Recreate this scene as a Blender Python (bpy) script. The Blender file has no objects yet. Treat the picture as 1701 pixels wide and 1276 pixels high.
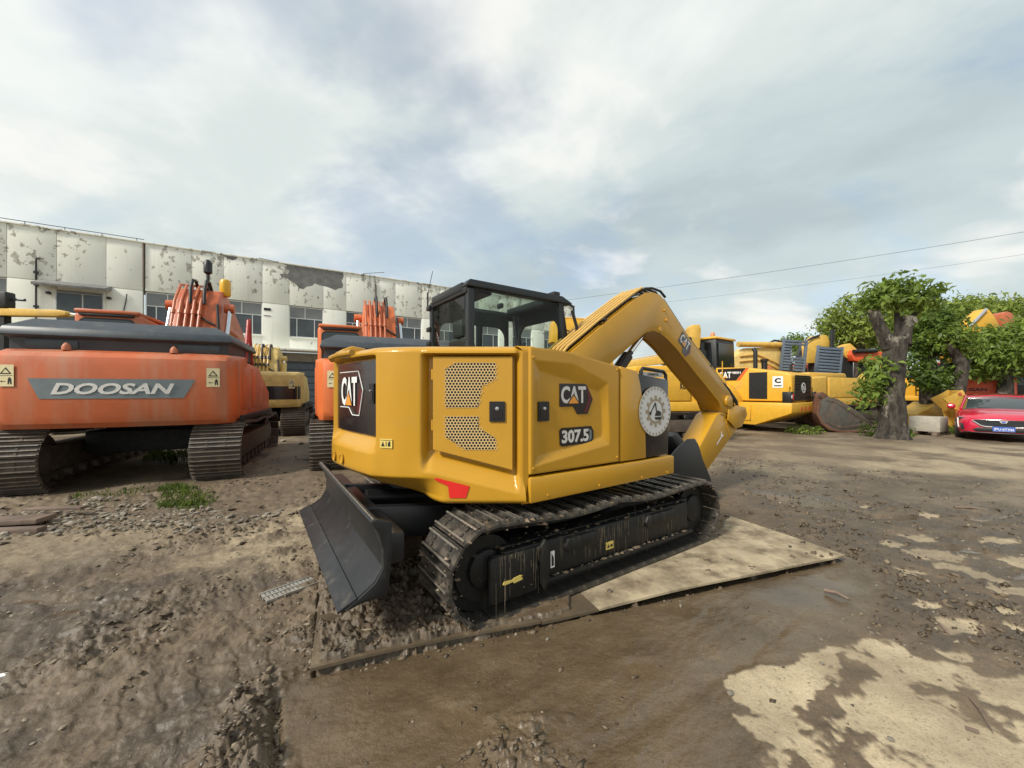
import bpy, bmesh, math, random
import numpy as np
from mathutils import Vector, Matrix
R = math.radians
S = bpy.context.scene
COL = S.collection
random.seed(7)

# ------------------------------------------------------------------ camera, sky, sun, exposure
cam_d = bpy.data.cameras.new('camera')
cam = bpy.data.objects.new('camera', cam_d); COL.objects.link(cam)
cam_d.sensor_width = 36.0
cam_d.lens = 36.0*644/1701
cam_d.shift_y = 10/1701
cam_d.clip_start = 0.05; cam_d.clip_end = 2000
cam.location = (0, 0, 1.5); cam.rotation_euler = (R(90), 0, 0)
S.camera = cam
S.render.resolution_x = 1024; S.render.resolution_y = 768

SUN_DIR = Vector((-0.72, -0.62, 0.80)).normalized()      # towards the sun
sun_el = math.asin(SUN_DIR.z); sun_az = math.atan2(SUN_DIR.x, SUN_DIR.y)
W = bpy.data.worlds.new('World'); S.world = W; W.use_nodes = True
nt = W.node_tree; nt.nodes.clear()
def wn(t, **k):
    n = nt.nodes.new(t)
    for a, b in k.items(): setattr(n, a, b)
    return n
def wl(a, b): nt.links.new(a, b)
OFFX, OFFY = 14.2, 6.6
def build_world():
    out = wn('ShaderNodeOutputWorld'); bg = wn('ShaderNodeBackground')
    sky = wn('ShaderNodeTexSky', sky_type='NISHITA', sun_disc=False)
    sky.sun_elevation = sun_el; sky.sun_rotation = sun_az
    sky.air_density = 1.0; sky.dust_density = 2.0
    tc = wn('ShaderNodeTexCoord')
    sep = wn('ShaderNodeSeparateXYZ'); wl(tc.outputs['Generated'], sep.inputs[0])
    # clouds lie on a flat layer high above the yard
    zc = wn('ShaderNodeMath', operation='MAXIMUM'); wl(sep.outputs['Z'], zc.inputs[0]); zc.inputs[1].default_value = 0.0
    za = wn('ShaderNodeMath', operation='ADD'); wl(zc.outputs[0], za.inputs[0]); za.inputs[1].default_value = 0.38
    dx = wn('ShaderNodeMath', operation='DIVIDE'); wl(sep.outputs['X'], dx.inputs[0]); wl(za.outputs[0], dx.inputs[1])
    dy = wn('ShaderNodeMath', operation='DIVIDE'); wl(sep.outputs['Y'], dy.inputs[0]); wl(za.outputs[0], dy.inputs[1])
    cmb = wn('ShaderNodeCombineXYZ'); wl(dx.outputs[0], cmb.inputs[0]); wl(dy.outputs[0], cmb.inputs[1])
    def noise(scale, det, rough, off, dist=0.0, sx=1.0, rz=0.0):
        mp = wn('ShaderNodeMapping'); wl(cmb.outputs[0], mp.inputs[0])
        mp.inputs['Location'].default_value = off
        mp.inputs['Rotation'].default_value = (0, 0, rz)
        mp.inputs['Scale'].default_value = (sx, 1, 1)
        n = wn('ShaderNodeTexNoise'); wl(mp.outputs[0], n.inputs['Vector'])
        n.inputs['Scale'].default_value = scale; n.inputs['Detail'].default_value = det
        n.inputs['Roughness'].default_value = rough; n.inputs['Distortion'].default_value = dist
        return n.outputs['Fac']
    def ramp(fac, pts):
        r = wn('ShaderNodeValToRGB'); wl(fac, r.inputs[0])
        cr = r.color_ramp; cr.interpolation = 'EASE'
        while len(cr.elements) > 2: cr.elements.remove(cr.elements[-1])
        for i, (p, c) in enumerate(pts):
            e = cr.elements[i] if i < 2 else cr.elements.new(p)
            e.position = p; e.color = (*c, 1)
        return r.outputs['Color']
    cover = noise(1.15, 6, 0.55, (OFFX, OFFY, 0), 0.35, 0.75, 0.55)
    body = noise(1.0, 7, 0.56, (7.3, 2.2, 0), 0.3, 0.7, 0.6)
    puff = noise(2.4, 6, 0.52, (1.3, 5.4, 0), 0.2, 0.8, 0.4)
    col = ramp(body, [(0.33, (0.50, 0.585, 0.61)), (0.45, (0.61, 0.70, 0.705)), (0.54, (0.73, 0.80, 0.775)), (0.64, (0.92, 0.955, 0.92))])
    pf = ramp(puff, [(0.52, (0.0,)*3), (0.66, (0.80,)*3)])
    pm = wn('ShaderNodeMix', data_type='RGBA'); wl(pf, pm.inputs['Factor']); wl(col, pm.inputs['A']); pm.inputs['B'].default_value = (1.0, 0.985, 0.94, 1)
    col = pm.outputs['Result']
    cov = ramp(cover, [(0.38, (0.52,)*3), (0.50, (0.97,)*3)])
    skys = wn('ShaderNodeMix', data_type='RGBA', blend_type='MULTIPLY'); skys.inputs['Factor'].default_value = 1
    wl(sky.outputs[0], skys.inputs['A']); skys.inputs['B'].default_value = (0.185, 0.185, 0.18, 1)
    mx = wn('ShaderNodeMix', data_type='RGBA'); wl(cov, mx.inputs['Factor'])
    wl(skys.outputs['Result'], mx.inputs['A']); wl(col, mx.inputs['B'])
    wl(mx.outputs['Result'], bg.inputs['Color']); bg.inputs['Strength'].default_value = 0.92
    wl(bg.outputs[0], out.inputs[0])
build_world()
sd = bpy.data.lights.new('sun', 'SUN'); sun = bpy.data.objects.new('sun', sd); COL.objects.link(sun)
sd.energy = 3.8; sd.angle = R(9); sd.color = (1.0, 0.95, 0.86)
sun.rotation_euler = SUN_DIR.to_track_quat('Z', 'Y').to_euler()
S.view_settings.view_transform = 'Standard'; S.view_settings.look = 'None'
S.view_settings.exposure = 0.14; S.view_settings.gamma = 1.0; S.view_settings.use_curve_mapping = False

# ------------------------------------------------------------------ materials
def mat(name, base, rough=0.5, metal=0.0, var=0.12, vscale=6.0, dirt=None, dirt_amt=0.0, dscale=3.0,
        bump=0.0, bscale=40.0, coat=0.0, spec=0.5, streak=False, low_dirt=None, alpha_trans=0.0):
    m = bpy.data.materials.new(name); m.use_nodes = True
    t = m.node_tree; b = t.nodes['Principled BSDF']
    L = t.links.new
    tc = t.nodes.new('ShaderNodeTexCoord')
    def nz(scale, det=5.0, ro=0.6, vec=None):
        n = t.nodes.new('ShaderNodeTexNoise'); L(vec or tc.outputs['Object'], n.inputs['Vector'])
        n.inputs['Scale'].default_value = scale; n.inputs['Detail'].default_value = det; n.inputs['Roughness'].default_value = ro
        return n.outputs['Fac']
    def mr(fac, a, bb, c=0.0, d=1.0):
        n = t.nodes.new('ShaderNodeMapRange'); L(fac, n.inputs[0])
        n.inputs[1].default_value = a; n.inputs[2].default_value = bb; n.inputs[3].default_value = c; n.inputs[4].default_value = d
        return n.outputs[0]
    def mix(f, a, bb):
        n = t.nodes.new('ShaderNodeMix'); n.data_type = 'RGBA'
        if isinstance(f, float): n.inputs['Factor'].default_value = f
        else: L(f, n.inputs['Factor'])
        for s, v in (('A', a), ('B', bb)):
            if isinstance(v, tuple): n.inputs[s].default_value = (*v, 1)
            else: L(v, n.inputs[s])
        return n.outputs['Result']
    lo = tuple(max(0, c*(1-var)) for c in base); hi = tuple(min(1, c*(1+var)) for c in base)
    colr = mix(mr(nz(vscale), 0.3, 0.7), lo, hi)
    rsock = None
    if dirt is not None:
        vec = None
        if streak:
            mp = t.nodes.new('ShaderNodeMapping'); L(tc.outputs['Object'], mp.inputs[0]); mp.inputs['Scale'].default_value = (1, 1, 0.12); vec = mp.outputs[0]
        f = mr(nz(dscale, 8, 0.68, vec), 0.62-0.3*dirt_amt, 0.78-0.25*dirt_amt, 0, min(1, 0.35+dirt_amt))
        if low_dirt:
            sp = t.nodes.new('ShaderNodeSeparateXYZ'); L(tc.outputs['Object'], sp.inputs[0])
            g = mr(sp.outputs[2], low_dirt[0], low_dirt[1], 1, 0.0)
            mm = t.nodes.new('ShaderNodeMath'); mm.operation = 'MULTIPLY'
            L(g, mm.inputs[0]); L(mr(nz(dscale*2, 8, 0.7), 0.35, 0.6), mm.inputs[1])
            mx = t.nodes.new('ShaderNodeMath'); mx.operation = 'MAXIMUM'; L(f, mx.inputs[0]); L(mm.outputs[0], mx.inputs[1]); f = mx.outputs[0]
        colr = mix(f, colr, dirt)
        rsock = mr(f, 0, 1, rough, 0.85)
    L(colr, b.inputs['Base Color'])
    if rsock is None: rsock = mr(nz(vscale*2.3), 0.3, 0.7, max(0.02, rough*0.85), min(1, rough*1.15))
    L(rsock, b.inputs['Roughness'])
    b.inputs['Metallic'].default_value = metal
    b.inputs['Coat Weight'].default_value = coat; b.inputs['Coat Roughness'].default_value = 0.05
    b.inputs['Specular IOR Level'].default_value = spec
    if bump > 0:
        bp = t.nodes.new('ShaderNodeBump'); bp.inputs['Strength'].default_value = bump; bp.inputs['Distance'].default_value = 0.01
        L(nz(bscale, 6, 0.65), bp.inputs['Height']); L(bp.outputs[0], b.inputs['Normal'])
    return m
def glass(name, tint, rough=0.03, mixf=0.35):
    m = bpy.data.materials.new(name); m.use_nodes = True
    t = m.node_tree; t.nodes.clear()
    o = t.nodes.new('ShaderNodeOutputMaterial'); g = t.nodes.new('ShaderNodeBsdfGlossy'); tr = t.nodes.new('ShaderNodeBsdfTransparent')
    fr = t.nodes.new('ShaderNodeFresnel'); fr.inputs[0].default_value = 1.3
    mx = t.nodes.new('ShaderNodeMixShader'); ad = t.nodes.new('ShaderNodeMath'); ad.operation = 'ADD'; ad.inputs[1].default_value = mixf
    ad.use_clamp = True
    g.inputs['Roughness'].default_value = rough; tr.inputs[0].default_value = (*tint, 1)
    ge = t.nodes.new('ShaderNodeNewGeometry'); bf = t.nodes.new('ShaderNodeMath'); bf.operation = 'SUBTRACT'; bf.inputs[0].default_value = 1.0; t.links.new(ge.outputs['Backfacing'], bf.inputs[1])
    mu = t.nodes.new('ShaderNodeMath'); mu.operation = 'MULTIPLY'
    t.links.new(fr.outputs[0], ad.inputs[0]); t.links.new(ad.outputs[0], mu.inputs[0]); t.links.new(bf.outputs[0], mu.inputs[1]); t.links.new(mu.outputs[0], mx.inputs[0])
    t.links.new(tr.outputs[0], mx.inputs[1]); t.links.new(g.outputs[0], mx.inputs[2]); t.links.new(mx.outputs[0], o.inputs[0])
    return m
MUD = (0.13, 0.10, 0.068)
M = {}
M['yellow'] = mat('machine_yellow', (0.515, 0.268, 0.021), 0.30, var=0.06, vscale=2.2, coat=0.30, spec=0.30, dirt=(0.42, 0.27, 0.09), dirt_amt=0.05, dscale=2)
M['yellow_door'] = mat('machine_yellow_door', (0.515, 0.272, 0.026), 0.38, var=0.05, vscale=3, coat=0.08, spec=0.42)
M['brightyellow'] = mat('bright_yellow', (0.68, 0.37, 0.03), 0.42, var=0.08, dirt=(0.35, 0.24, 0.10), dirt_amt=0.18, dscale=2)
M['oldyellow'] = mat('faded_yellow', (0.62, 0.38, 0.07), 0.5, var=0.12, dirt=(0.30, 0.22, 0.12), dirt_amt=0.25, dscale=1.5, streak=True)
M['paleyellow'] = mat('pale_yellow', (0.66, 0.47, 0.16), 0.55, var=0.15, dirt=(0.25, 0.17, 0.09), dirt_amt=0.3, dscale=2)
M['orange'] = mat('orange_paint', (0.50, 0.115, 0.036), 0.42, var=0.16, vscale=1.2, dirt=(0.42, 0.24, 0.15), dirt_amt=0.36, dscale=1.3, streak=True, coat=0.1)
M['orange2'] = mat('bright_orange_paint', (0.66, 0.16, 0.045), 0.45, var=0.12, vscale=1.6, dirt=(0.36, 0.14, 0.08), dirt_amt=0.28, dscale=1.4, streak=True)
M['redorange'] = mat('red_orange_paint', (0.70, 0.10, 0.03), 0.45, var=0.1, dirt=(0.4, 0.12, 0.06), dirt_amt=0.15)
M['slate'] = mat('slate_paint', (0.045, 0.055, 0.065), 0.42, var=0.15, dirt=(0.16, 0.15, 0.13), dirt_amt=0.22, dscale=2)
M['ramp'] = mat('ramp_steel', (0.10, 0.13, 0.17), 0.5, var=0.15, dirt=(0.15, 0.13, 0.11), dirt_amt=0.2)
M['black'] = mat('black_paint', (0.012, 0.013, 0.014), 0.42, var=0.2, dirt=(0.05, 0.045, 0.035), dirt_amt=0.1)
M['panelblack'] = mat('gloss_black_panel', (0.014, 0.010, 0.011), 0.22, var=0.1, coat=0.3)
M['blade'] = mat('blade_steel', (0.016, 0.0163, 0.017), 0.40, var=0.25, vscale=9, dirt=(0.10, 0.095, 0.085), dirt_amt=0.12, dscale=7, bump=0.05, bscale=30)
M['edge'] = mat('worn_edge_steel', (0.022, 0.0225, 0.024), 0.38, var=0.3, vscale=14, dirt=(0.13, 0.11, 0.08), dirt_amt=0.2, dscale=8)
M['track'] = mat('muddy_track_steel', (0.050, 0.045, 0.038), 0.34, var=0.4, vscale=14, dirt=(0.17, 0.135, 0.095), dirt_amt=0.36, dscale=9, bump=0.35, bscale=45, spec=0.6)
M['rustbucket'] = mat('rusty_bucket_shell', (0.13, 0.06, 0.035), 0.6, var=0.4, vscale=4, dirt=(0.05,0.04,0.03), dirt_amt=0.4, dscale=3)
M['trackframe'] = mat('muddy_frame_black', (0.009, 0.009, 0.0085), 0.50, var=0.3, vscale=10, spec=0.35, dirt=(0.10, 0.082, 0.056), dirt_amt=0.22, dscale=26, streak=True, bump=0.2, bscale=30)
M['worn_highlight'] = mat('worn_highlight_steel', (0.24, 0.215, 0.18), 0.36, metal=0.3, var=0.35, vscale=20, dirt=(0.10, 0.08, 0.055), dirt_amt=0.4, dscale=18)  # wear plus painted highlight, for lit grouser tops and the blade lip
M['oldtrack'] = mat('rusty_track_steel', (0.075, 0.055, 0.042), 0.55, var=0.25, vscale=7, dirt=(0.16, 0.125, 0.085), dirt_amt=0.35, dscale=6, bump=0.3, bscale=30)
M['dark'] = mat('dark_recess', (0.010, 0.010, 0.010), 0.7, var=0.2)
M['white'] = mat('white_print', (0.78, 0.78, 0.76), 0.45, var=0.04)
M['offwhite'] = mat('scratched_white_print', (0.62, 0.60, 0.57), 0.5, var=0.12, vscale=25, dirt=(0.3, 0.28, 0.26), dirt_amt=0.12, dscale=30)
M['red'] = mat('red_reflector', (0.68, 0.025, 0.02), 0.3, var=0.05)
M['darkred'] = mat('dark_red_print', (0.10, 0.012, 0.014), 0.3, var=0.05)
M['tri'] = mat('orange_print', (0.75, 0.30, 0.04), 0.4, var=0.04)
M['label'] = mat('yellow_label', (0.68, 0.52, 0.13), 0.5, var=0.05, vscale=20)
M['labelcream'] = mat('cream_label', (0.72, 0.62, 0.36), 0.5, var=0.08, vscale=20)
M['print'] = mat('black_print', (0.015, 0.015, 0.015), 0.5, var=0.05)
M['gear'] = mat('tan_print', (0.30, 0.25, 0.17), 0.5, var=0.06)
M['sticker'] = mat('grey_sticker', (0.58, 0.57, 0.56), 0.45, var=0.05, vscale=20)
M['chrome'] = mat('chrome_rod', (0.75, 0.75, 0.76), 0.12, metal=1.0, var=0.03)
M['silver'] = mat('silver_metal', (0.55, 0.55, 0.55), 0.3, metal=0.9, var=0.05)
M['rubber'] = mat('black_rubber', (0.018, 0.018, 0.018), 0.55, var=0.2, dirt=(0.10, 0.08, 0.06), dirt_amt=0.15)
M['glass'] = glass('cab_glass', (0.88, 0.935, 0.905), 0.02, 0.0)
M['darkglass'] = mat('window_glass', (0.035, 0.045, 0.05), 0.08, var=0.1, spec=0.6)
M['amber'] = mat('amber_lens', (0.75, 0.42, 0.02), 0.3, var=0.05)
M['hose'] = mat('yellow_hose_pipe', (0.64, 0.39, 0.10), 0.4, var=0.1)
M['tubeorange'] = mat('orange_pipe', (0.46, 0.125, 0.05), 0.42, var=0.15, dirt=(0.25, 0.1, 0.05), dirt_amt=0.2)
M['greystripe'] = mat('grey_band', (0.15, 0.18, 0.19), 0.45, var=0.12, vscale=6)
M['carred'] = mat('car_red', (0.52, 0.012, 0.045), 0.22, var=0.04, coat=0.9)
M['platblue'] = mat('plate_blue', (0.03, 0.10, 0.45), 0.4, var=0.04)
def bark_mat():
    m = bpy.data.materials.new('bark'); m.use_nodes = True
    t = m.node_tree; b = t.nodes['Principled BSDF']; L = t.links.new
    tc = t.nodes.new('ShaderNodeTexCoord')
    def nz(scale, det, ro, sc=(1,1,1)):
        mp = t.nodes.new('ShaderNodeMapping'); L(tc.outputs['Object'], mp.inputs[0]); mp.inputs['Scale'].default_value = sc
        n = t.nodes.new('ShaderNodeTexNoise'); L(mp.outputs[0], n.inputs['Vector']); n.inputs['Scale'].default_value = scale; n.inputs['Detail'].default_value = det; n.inputs['Roughness'].default_value = ro
        return n.outputs['Fac']
    def ramp(f, pts):
        r = t.nodes.new('ShaderNodeValToRGB'); L(f, r.inputs[0])
        for i, (p, c) in enumerate(pts):
            e = r.color_ramp.elements[i] if i < 2 else r.color_ramp.elements.new(p); e.position = p; e.color = (*c, 1)
        return r.outputs['Color']
    fis = nz(9, 7, 0.7, (1, 1, 0.28))
    col = ramp(fis, [(0.38, (0.016, 0.013, 0.010)), (0.50, (0.050, 0.041, 0.032)), (0.66, (0.10, 0.084, 0.065))])
    pat = ramp(nz(2.6, 6, 0.65, (1, 1, 0.6)), [(0.56, (0,0,0)), (0.63, (1,1,1))])
    mx = t.nodes.new('ShaderNodeMix'); mx.data_type = 'RGBA'; L(pat, mx.inputs['Factor']); L(col, mx.inputs['A']); mx.inputs['B'].default_value = (0.23, 0.205, 0.165, 1)
    L(mx.outputs['Result'], b.inputs['Base Color']); b.inputs['Roughness'].default_value = 0.9
    bp = t.nodes.new('ShaderNodeBump'); bp.inputs['Strength'].default_value = 1.0; bp.inputs['Distance'].default_value = 0.06; L(fis, bp.inputs['Height']); L(bp.outputs[0], b.inputs['Normal'])
    return m
M['bark'] = bark_mat()
M['cutwood'] = mat('cut_wood', (0.34, 0.27, 0.20), 0.8, var=0.2, vscale=20)
M['concrete'] = mat('concrete', (0.36, 0.33, 0.27), 0.85, var=0.15, vscale=5, dirt=(0.16, 0.13, 0.1), dirt_amt=0.25, dscale=3, bump=0.2, bscale=30)
M['barepatch'] = mat('bare_render', (0.20, 0.195, 0.185), 0.9, var=0.3, vscale=2.5, bump=0.4, bscale=12)
M['wood'] = mat('weathered_wood', (0.17, 0.12, 0.09), 0.8, var=0.25, vscale=12, dirt=(0.08, 0.06, 0.05), dirt_amt=0.3)
M['stone'] = mat('pale_stone', (0.19, 0.165, 0.13), 0.8, var=0.3, vscale=4, dirt=MUD, dirt_amt=0.35, dscale=6)
M['bucket'] = mat('bucket_steel', (0.075, 0.07, 0.06), 0.5, var=0.3, dirt=(0.15, 0.075, 0.045), dirt_amt=0.35, dscale=2.2)
M['frame_white'] = mat('white_window_frame', (0.66, 0.67, 0.66), 0.5, var=0.06)
M['pane'] = mat('building_pane', (0.055, 0.065, 0.075), 0.12, var=0.35, vscale=0.7, spec=0.5)
M['pane2'] = mat('building_blind_pane', (0.19, 0.20, 0.20), 0.2, var=0.2, vscale=1.0)

# ------------------------------------------------------------------ mesh helpers
class MB:
    def __init__(self): self.v = []; self.f = []
    def add(self, vs, fs):
        o = len(self.v); self.v += [tuple(p) for p in vs]; self.f += [tuple(i+o for i in q) for q in fs]; return self
    def box(self, x0, x1, y0, y1, z0, z1):
        return self.add([(x0,y0,z0),(x1,y0,z0),(x1,y1,z0),(x0,y1,z0),(x0,y0,z1),(x1,y0,z1),(x1,y1,z1),(x0,y1,z1)],
            [(3,2,1,0),(4,5,6,7),(0,1,5,4),(1,2,6,5),(2,3,7,6),(3,0,4,7)])
    def prism(self, poly, a0, a1, axis='y'):
        """poly of 2-D points swept along an axis: y -> (x,z), x -> (y,z), z -> (x,y)"""
        n = len(poly)
        def P(p, a): return {'y': (p[0], a, p[1]), 'x': (a, p[0], p[1]), 'z': (p[0], p[1], a)}[axis]
        vs = [P(p, a0) for p in poly] + [P(p, a1) for p in poly]
        fs = [tuple(range(n-1, -1, -1)), tuple(range(n, 2*n))] + [(i, (i+1) % n, n+(i+1) % n, n+i) for i in range(n)]
        return self.add(vs, fs)
    def tube(self, pts, r, n=8, cap=True):
        pts = [Vector(p) for p in pts]; m = len(pts)
        rs = r if isinstance(r, (list, tuple)) else [r]*m
        vs = []; up = None
        for i, p in enumerate(pts):
            d = (pts[min(i+1, m-1)]-pts[max(i-1, 0)]).normalized()
            if up is None: up = Vector((0,0,1)) if abs(d.z) < 0.9 else Vector((1,0,0))
            a = d.cross(up).normalized(); b = a.cross(d).normalized(); up = b
            for k in range(n):
                t = 2*math.pi*k/n; vs.append(p+(a*math.cos(t)+b*math.sin(t))*rs[i])
        fs = [(i*n+k, i*n+(k+1) % n, (i+1)*n+(k+1) % n, (i+1)*n+k) for i in range(m-1) for k in range(n)]
        if cap: fs += [tuple(range(n-1, -1, -1)), tuple(range((m-1)*n, m*n))]
        return self.add(vs, fs)
    def cyl(self, p0, p1, r, n=16): return self.tube([p0, p1], r, n)
    def lathe(self, prof, origin, axis, n=24):
        """prof: (distance along axis, radius)"""
        ax = Vector(axis).normalized(); o = Vector(origin)
        a = ax.orthogonal().normalized(); b = ax.cross(a)
        m = len(prof); vs = []
        for d, r in prof:
            for k in range(n):
                t = 2*math.pi*k/n; vs.append(o+ax*d+(a*math.cos(t)+b*math.sin(t))*r)
        fs = [(i*n+k, i*n+(k+1) % n, (i+1)*n+(k+1) % n, (i+1)*n+k) for i in range(m-1) for k in range(n)]
        fs += [tuple(range(n-1, -1, -1)), tuple(range((m-1)*n, m*n))]
        return self.add(vs, fs)
    def grid(self, P):
        nr = len(P); nc = len(P[0])
        return self.add([p for row in P for p in row], [(i*nc+j, i*nc+j+1, (i+1)*nc+j+1, (i+1)*nc+j) for i in range(nr-1) for j in range(nc-1)])
    def xf(self, mtx):
        self.v = [tuple(mtx @ Vector(p)) for p in self.v]; return self
    def mesh(self, name, m, bevel=0.0, smooth=True, seg=2, angle=35):
        me = bpy.data.meshes.new(name)
        me.from_pydata(self.v, [], self.f)
        bm = bmesh.new(); bm.from_mesh(me)
        bmesh.ops.recalc_face_normals(bm, faces=bm.faces[:])
        if bevel > 0:
            ed = [e for e in bm.edges if len(e.link_faces) == 2 and e.calc_face_angle(0) > R(28)]
            if ed: bmesh.ops.bevel(bm, geom=ed, offset=bevel, segments=seg, affect='EDGES', clamp_overlap=True, profile=0.5)
        bm.to_mesh(me); bm.free()
        if m is not None: me.materials.append(m)
        if smooth:
            me.polygons.foreach_set('use_smooth', [True]*len(me.polygons)); me.set_sharp_from_angle(angle=R(angle))
        me.update(); return me
    def build(self, name, m, parent=None, bevel=0.0, smooth=True, seg=2, angle=35, **props):
        return link(name, self.mesh(name, m, bevel, smooth, seg, angle), parent, **props)
def link(name, me, parent=None, **props):
    o = bpy.data.objects.new(name, me); COL.objects.link(o)
    if parent is not None: o.parent = parent
    for k, v in props.items():
        if v is not None: o[k] = v
    return o
def thing(name, label, cat, loc=(0,0,0), rz=0.0, group=None):
    o = bpy.data.objects.new(name, None); COL.objects.link(o)
    o.empty_display_size = 0.2
    o.location = loc; o.rotation_euler = (0, 0, rz); o['label'] = label; o['category'] = cat
    if group: o['group'] = group
    return o
def tag(o, label=None, cat=None, group=None, kind=None):
    for k, v in (('label', label), ('category', cat), ('group', group), ('kind', kind)):
        if v: o[k] = v
    return o
def bx(name, m, parent, x0, x1, y0, y1, z0, z1, bevel=0.0, **p): return MB().box(x0,x1,y0,y1,z0,z1).build(name, m, parent, bevel, **p)
def at(px, py, d):
    """world point seen at photo pixel (px,py) at depth d in metres"""
    return Vector(((px-850.5)/644*d, d, 1.5+(648-py)/644*d))
def gnd(px, py, z=0.0):
    d = (1.5-z)*644/(py-648); return Vector(((px-850.5)/644*d, d, z))
class Frame:
    """flat working frame on a surface: origin, right and up directions"""
    def __init__(self, o, right, up):
        self.o = Vector(o); self.r = Vector(right).normalized(); u = Vector(up)
        self.u = (u-self.r*u.dot(self.r)).normalized(); self.n = self.r.cross(self.u)
    def p(self, a, b, c=0.0): return self.o+self.r*a+self.u*b+self.n*c
    def poly(self, name, m, parent, pts, c0=0.001, c1=0.003, bevel=0, **pr):
        n = len(pts)
        mb = MB().add([self.p(*q, c0) for q in pts]+[self.p(*q, c1) for q in pts],
             [tuple(range(n-1,-1,-1)), tuple(range(n, 2*n))]+[(i,(i+1)%n,n+(i+1)%n,n+i) for i in range(n)])
        return mb.build(name, m, parent, bevel, smooth=False, **pr)
    def text(self, name, s, m, parent, w, h, c=0.004, bold=0.0, shear=0.0, a=0.0, b=0.0, thick=0.001, spacing=1.0, **pr):
        cu = bpy.data.curves.new('lettering', 'FONT'); cu.body = s; cu.align_x = 'CENTER'; cu.offset = bold; cu.shear = shear
        cu.extrude = 0.001; cu.resolution_u = 3; cu.space_character = spacing
        to = bpy.data.objects.new('lettering', cu); COL.objects.link(to)
        dg = bpy.context.evaluated_depsgraph_get(); dg.update()
        me = bpy.data.meshes.new_from_object(to.evaluated_get(dg))
        bpy.data.objects.remove(to); bpy.data.curves.remove(cu)
        n = len(me.vertices); co = np.empty(n*3); me.vertices.foreach_get('co', co); co = co.reshape(-1, 3)
        mn = co.min(0); mx_ = co.max(0)
        k = (co-mn)/np.maximum(mx_-mn, 1e-9)
        A = (k[:,0]-0.5)*w+a; B = (k[:,1]-0.5)*h+b; Cc = c+(k[:,2])*thick
        P = np.array(self.o)+np.outer(A, self.r)+np.outer(B, self.u)+np.outer(Cc, self.n)
        me.vertices.foreach_set('co', P.ravel()); me.materials.clear(); me.materials.append(m); me.update()
        return link(name, me, parent, **pr)
def ngon(cx, cy, r, n, ry=None, ph=0): return [(cx+r*math.cos(ph+2*math.pi*k/n), cy+(ry or r)*math.sin(ph+2*math.pi*k/n)) for k in range(n)]
def smoothstep(a, b, x):
    t = np.clip((x-a)/(b-a), 0, 1); return t*t*(3-2*t)

# ------------------------------------------------------------------ numpy noise
rng = np.random.default_rng(11)
_perm = rng.permutation(512)
_gx = np.cos(np.linspace(0, 2*np.pi, 512, endpoint=False)); _gy = np.sin(np.linspace(0, 2*np.pi, 512, endpoint=False))
def perlin(x, y):
    xi = np.floor(x).astype(int); yi = np.floor(y).astype(int); xf = x-xi; yf = y-yi
    u = xf**3*(xf*(xf*6-15)+10); v = yf**3*(yf*(yf*6-15)+10)
    def g(a, b, dx, dy):
        h = _perm[(_perm[a & 511]+b) & 511]; return _gx[h]*dx+_gy[h]*dy
    n00 = g(xi, yi, xf, yf); n10 = g(xi+1, yi, xf-1, yf); n01 = g(xi, yi+1, xf, yf-1); n11 = g(xi+1, yi+1, xf-1, yf-1)
    return (n00*(1-u)+n10*u)*(1-v)+(n01*(1-u)+n11*u)*v
def fbm(x, y, oct=5, lac=2.03, gain=0.5):
    s = 0; a = 1.0
    for i in range(oct):
        s = s+a*perlin(x+17.3*i, y-9.1*i); x = x*lac; y = y*lac; a *= gain
    return s
def poly_sd(px, py, poly):
    """signed distance to polygon, positive inside"""
    P = np.array(poly); d = np.full(px.shape, 1e9); ins = np.zeros(px.shape, bool)
    for i in range(len(P)):
        a = P[i]; b = P[(i+1) % len(P)]; e = b-a
        t = np.clip(((px-a[0])*e[0]+(py-a[1])*e[1])/max(e@e, 1e-9), 0, 1)
        d = np.minimum(d, np.hypot(px-a[0]-t*e[0], py-a[1]-t*e[1]))
        c = ((a[1] > py) != (b[1] > py)) & (px < (b[0]-a[0])*(py-a[1])/((b[1]-a[1]) if abs(b[1]-a[1]) > 1e-9 else 1e-9)+a[0])
        ins ^= c
    return np.where(ins, d, -d)
def gpoly(pts): return [tuple(gnd(*p))[:2] for p in pts]

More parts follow.
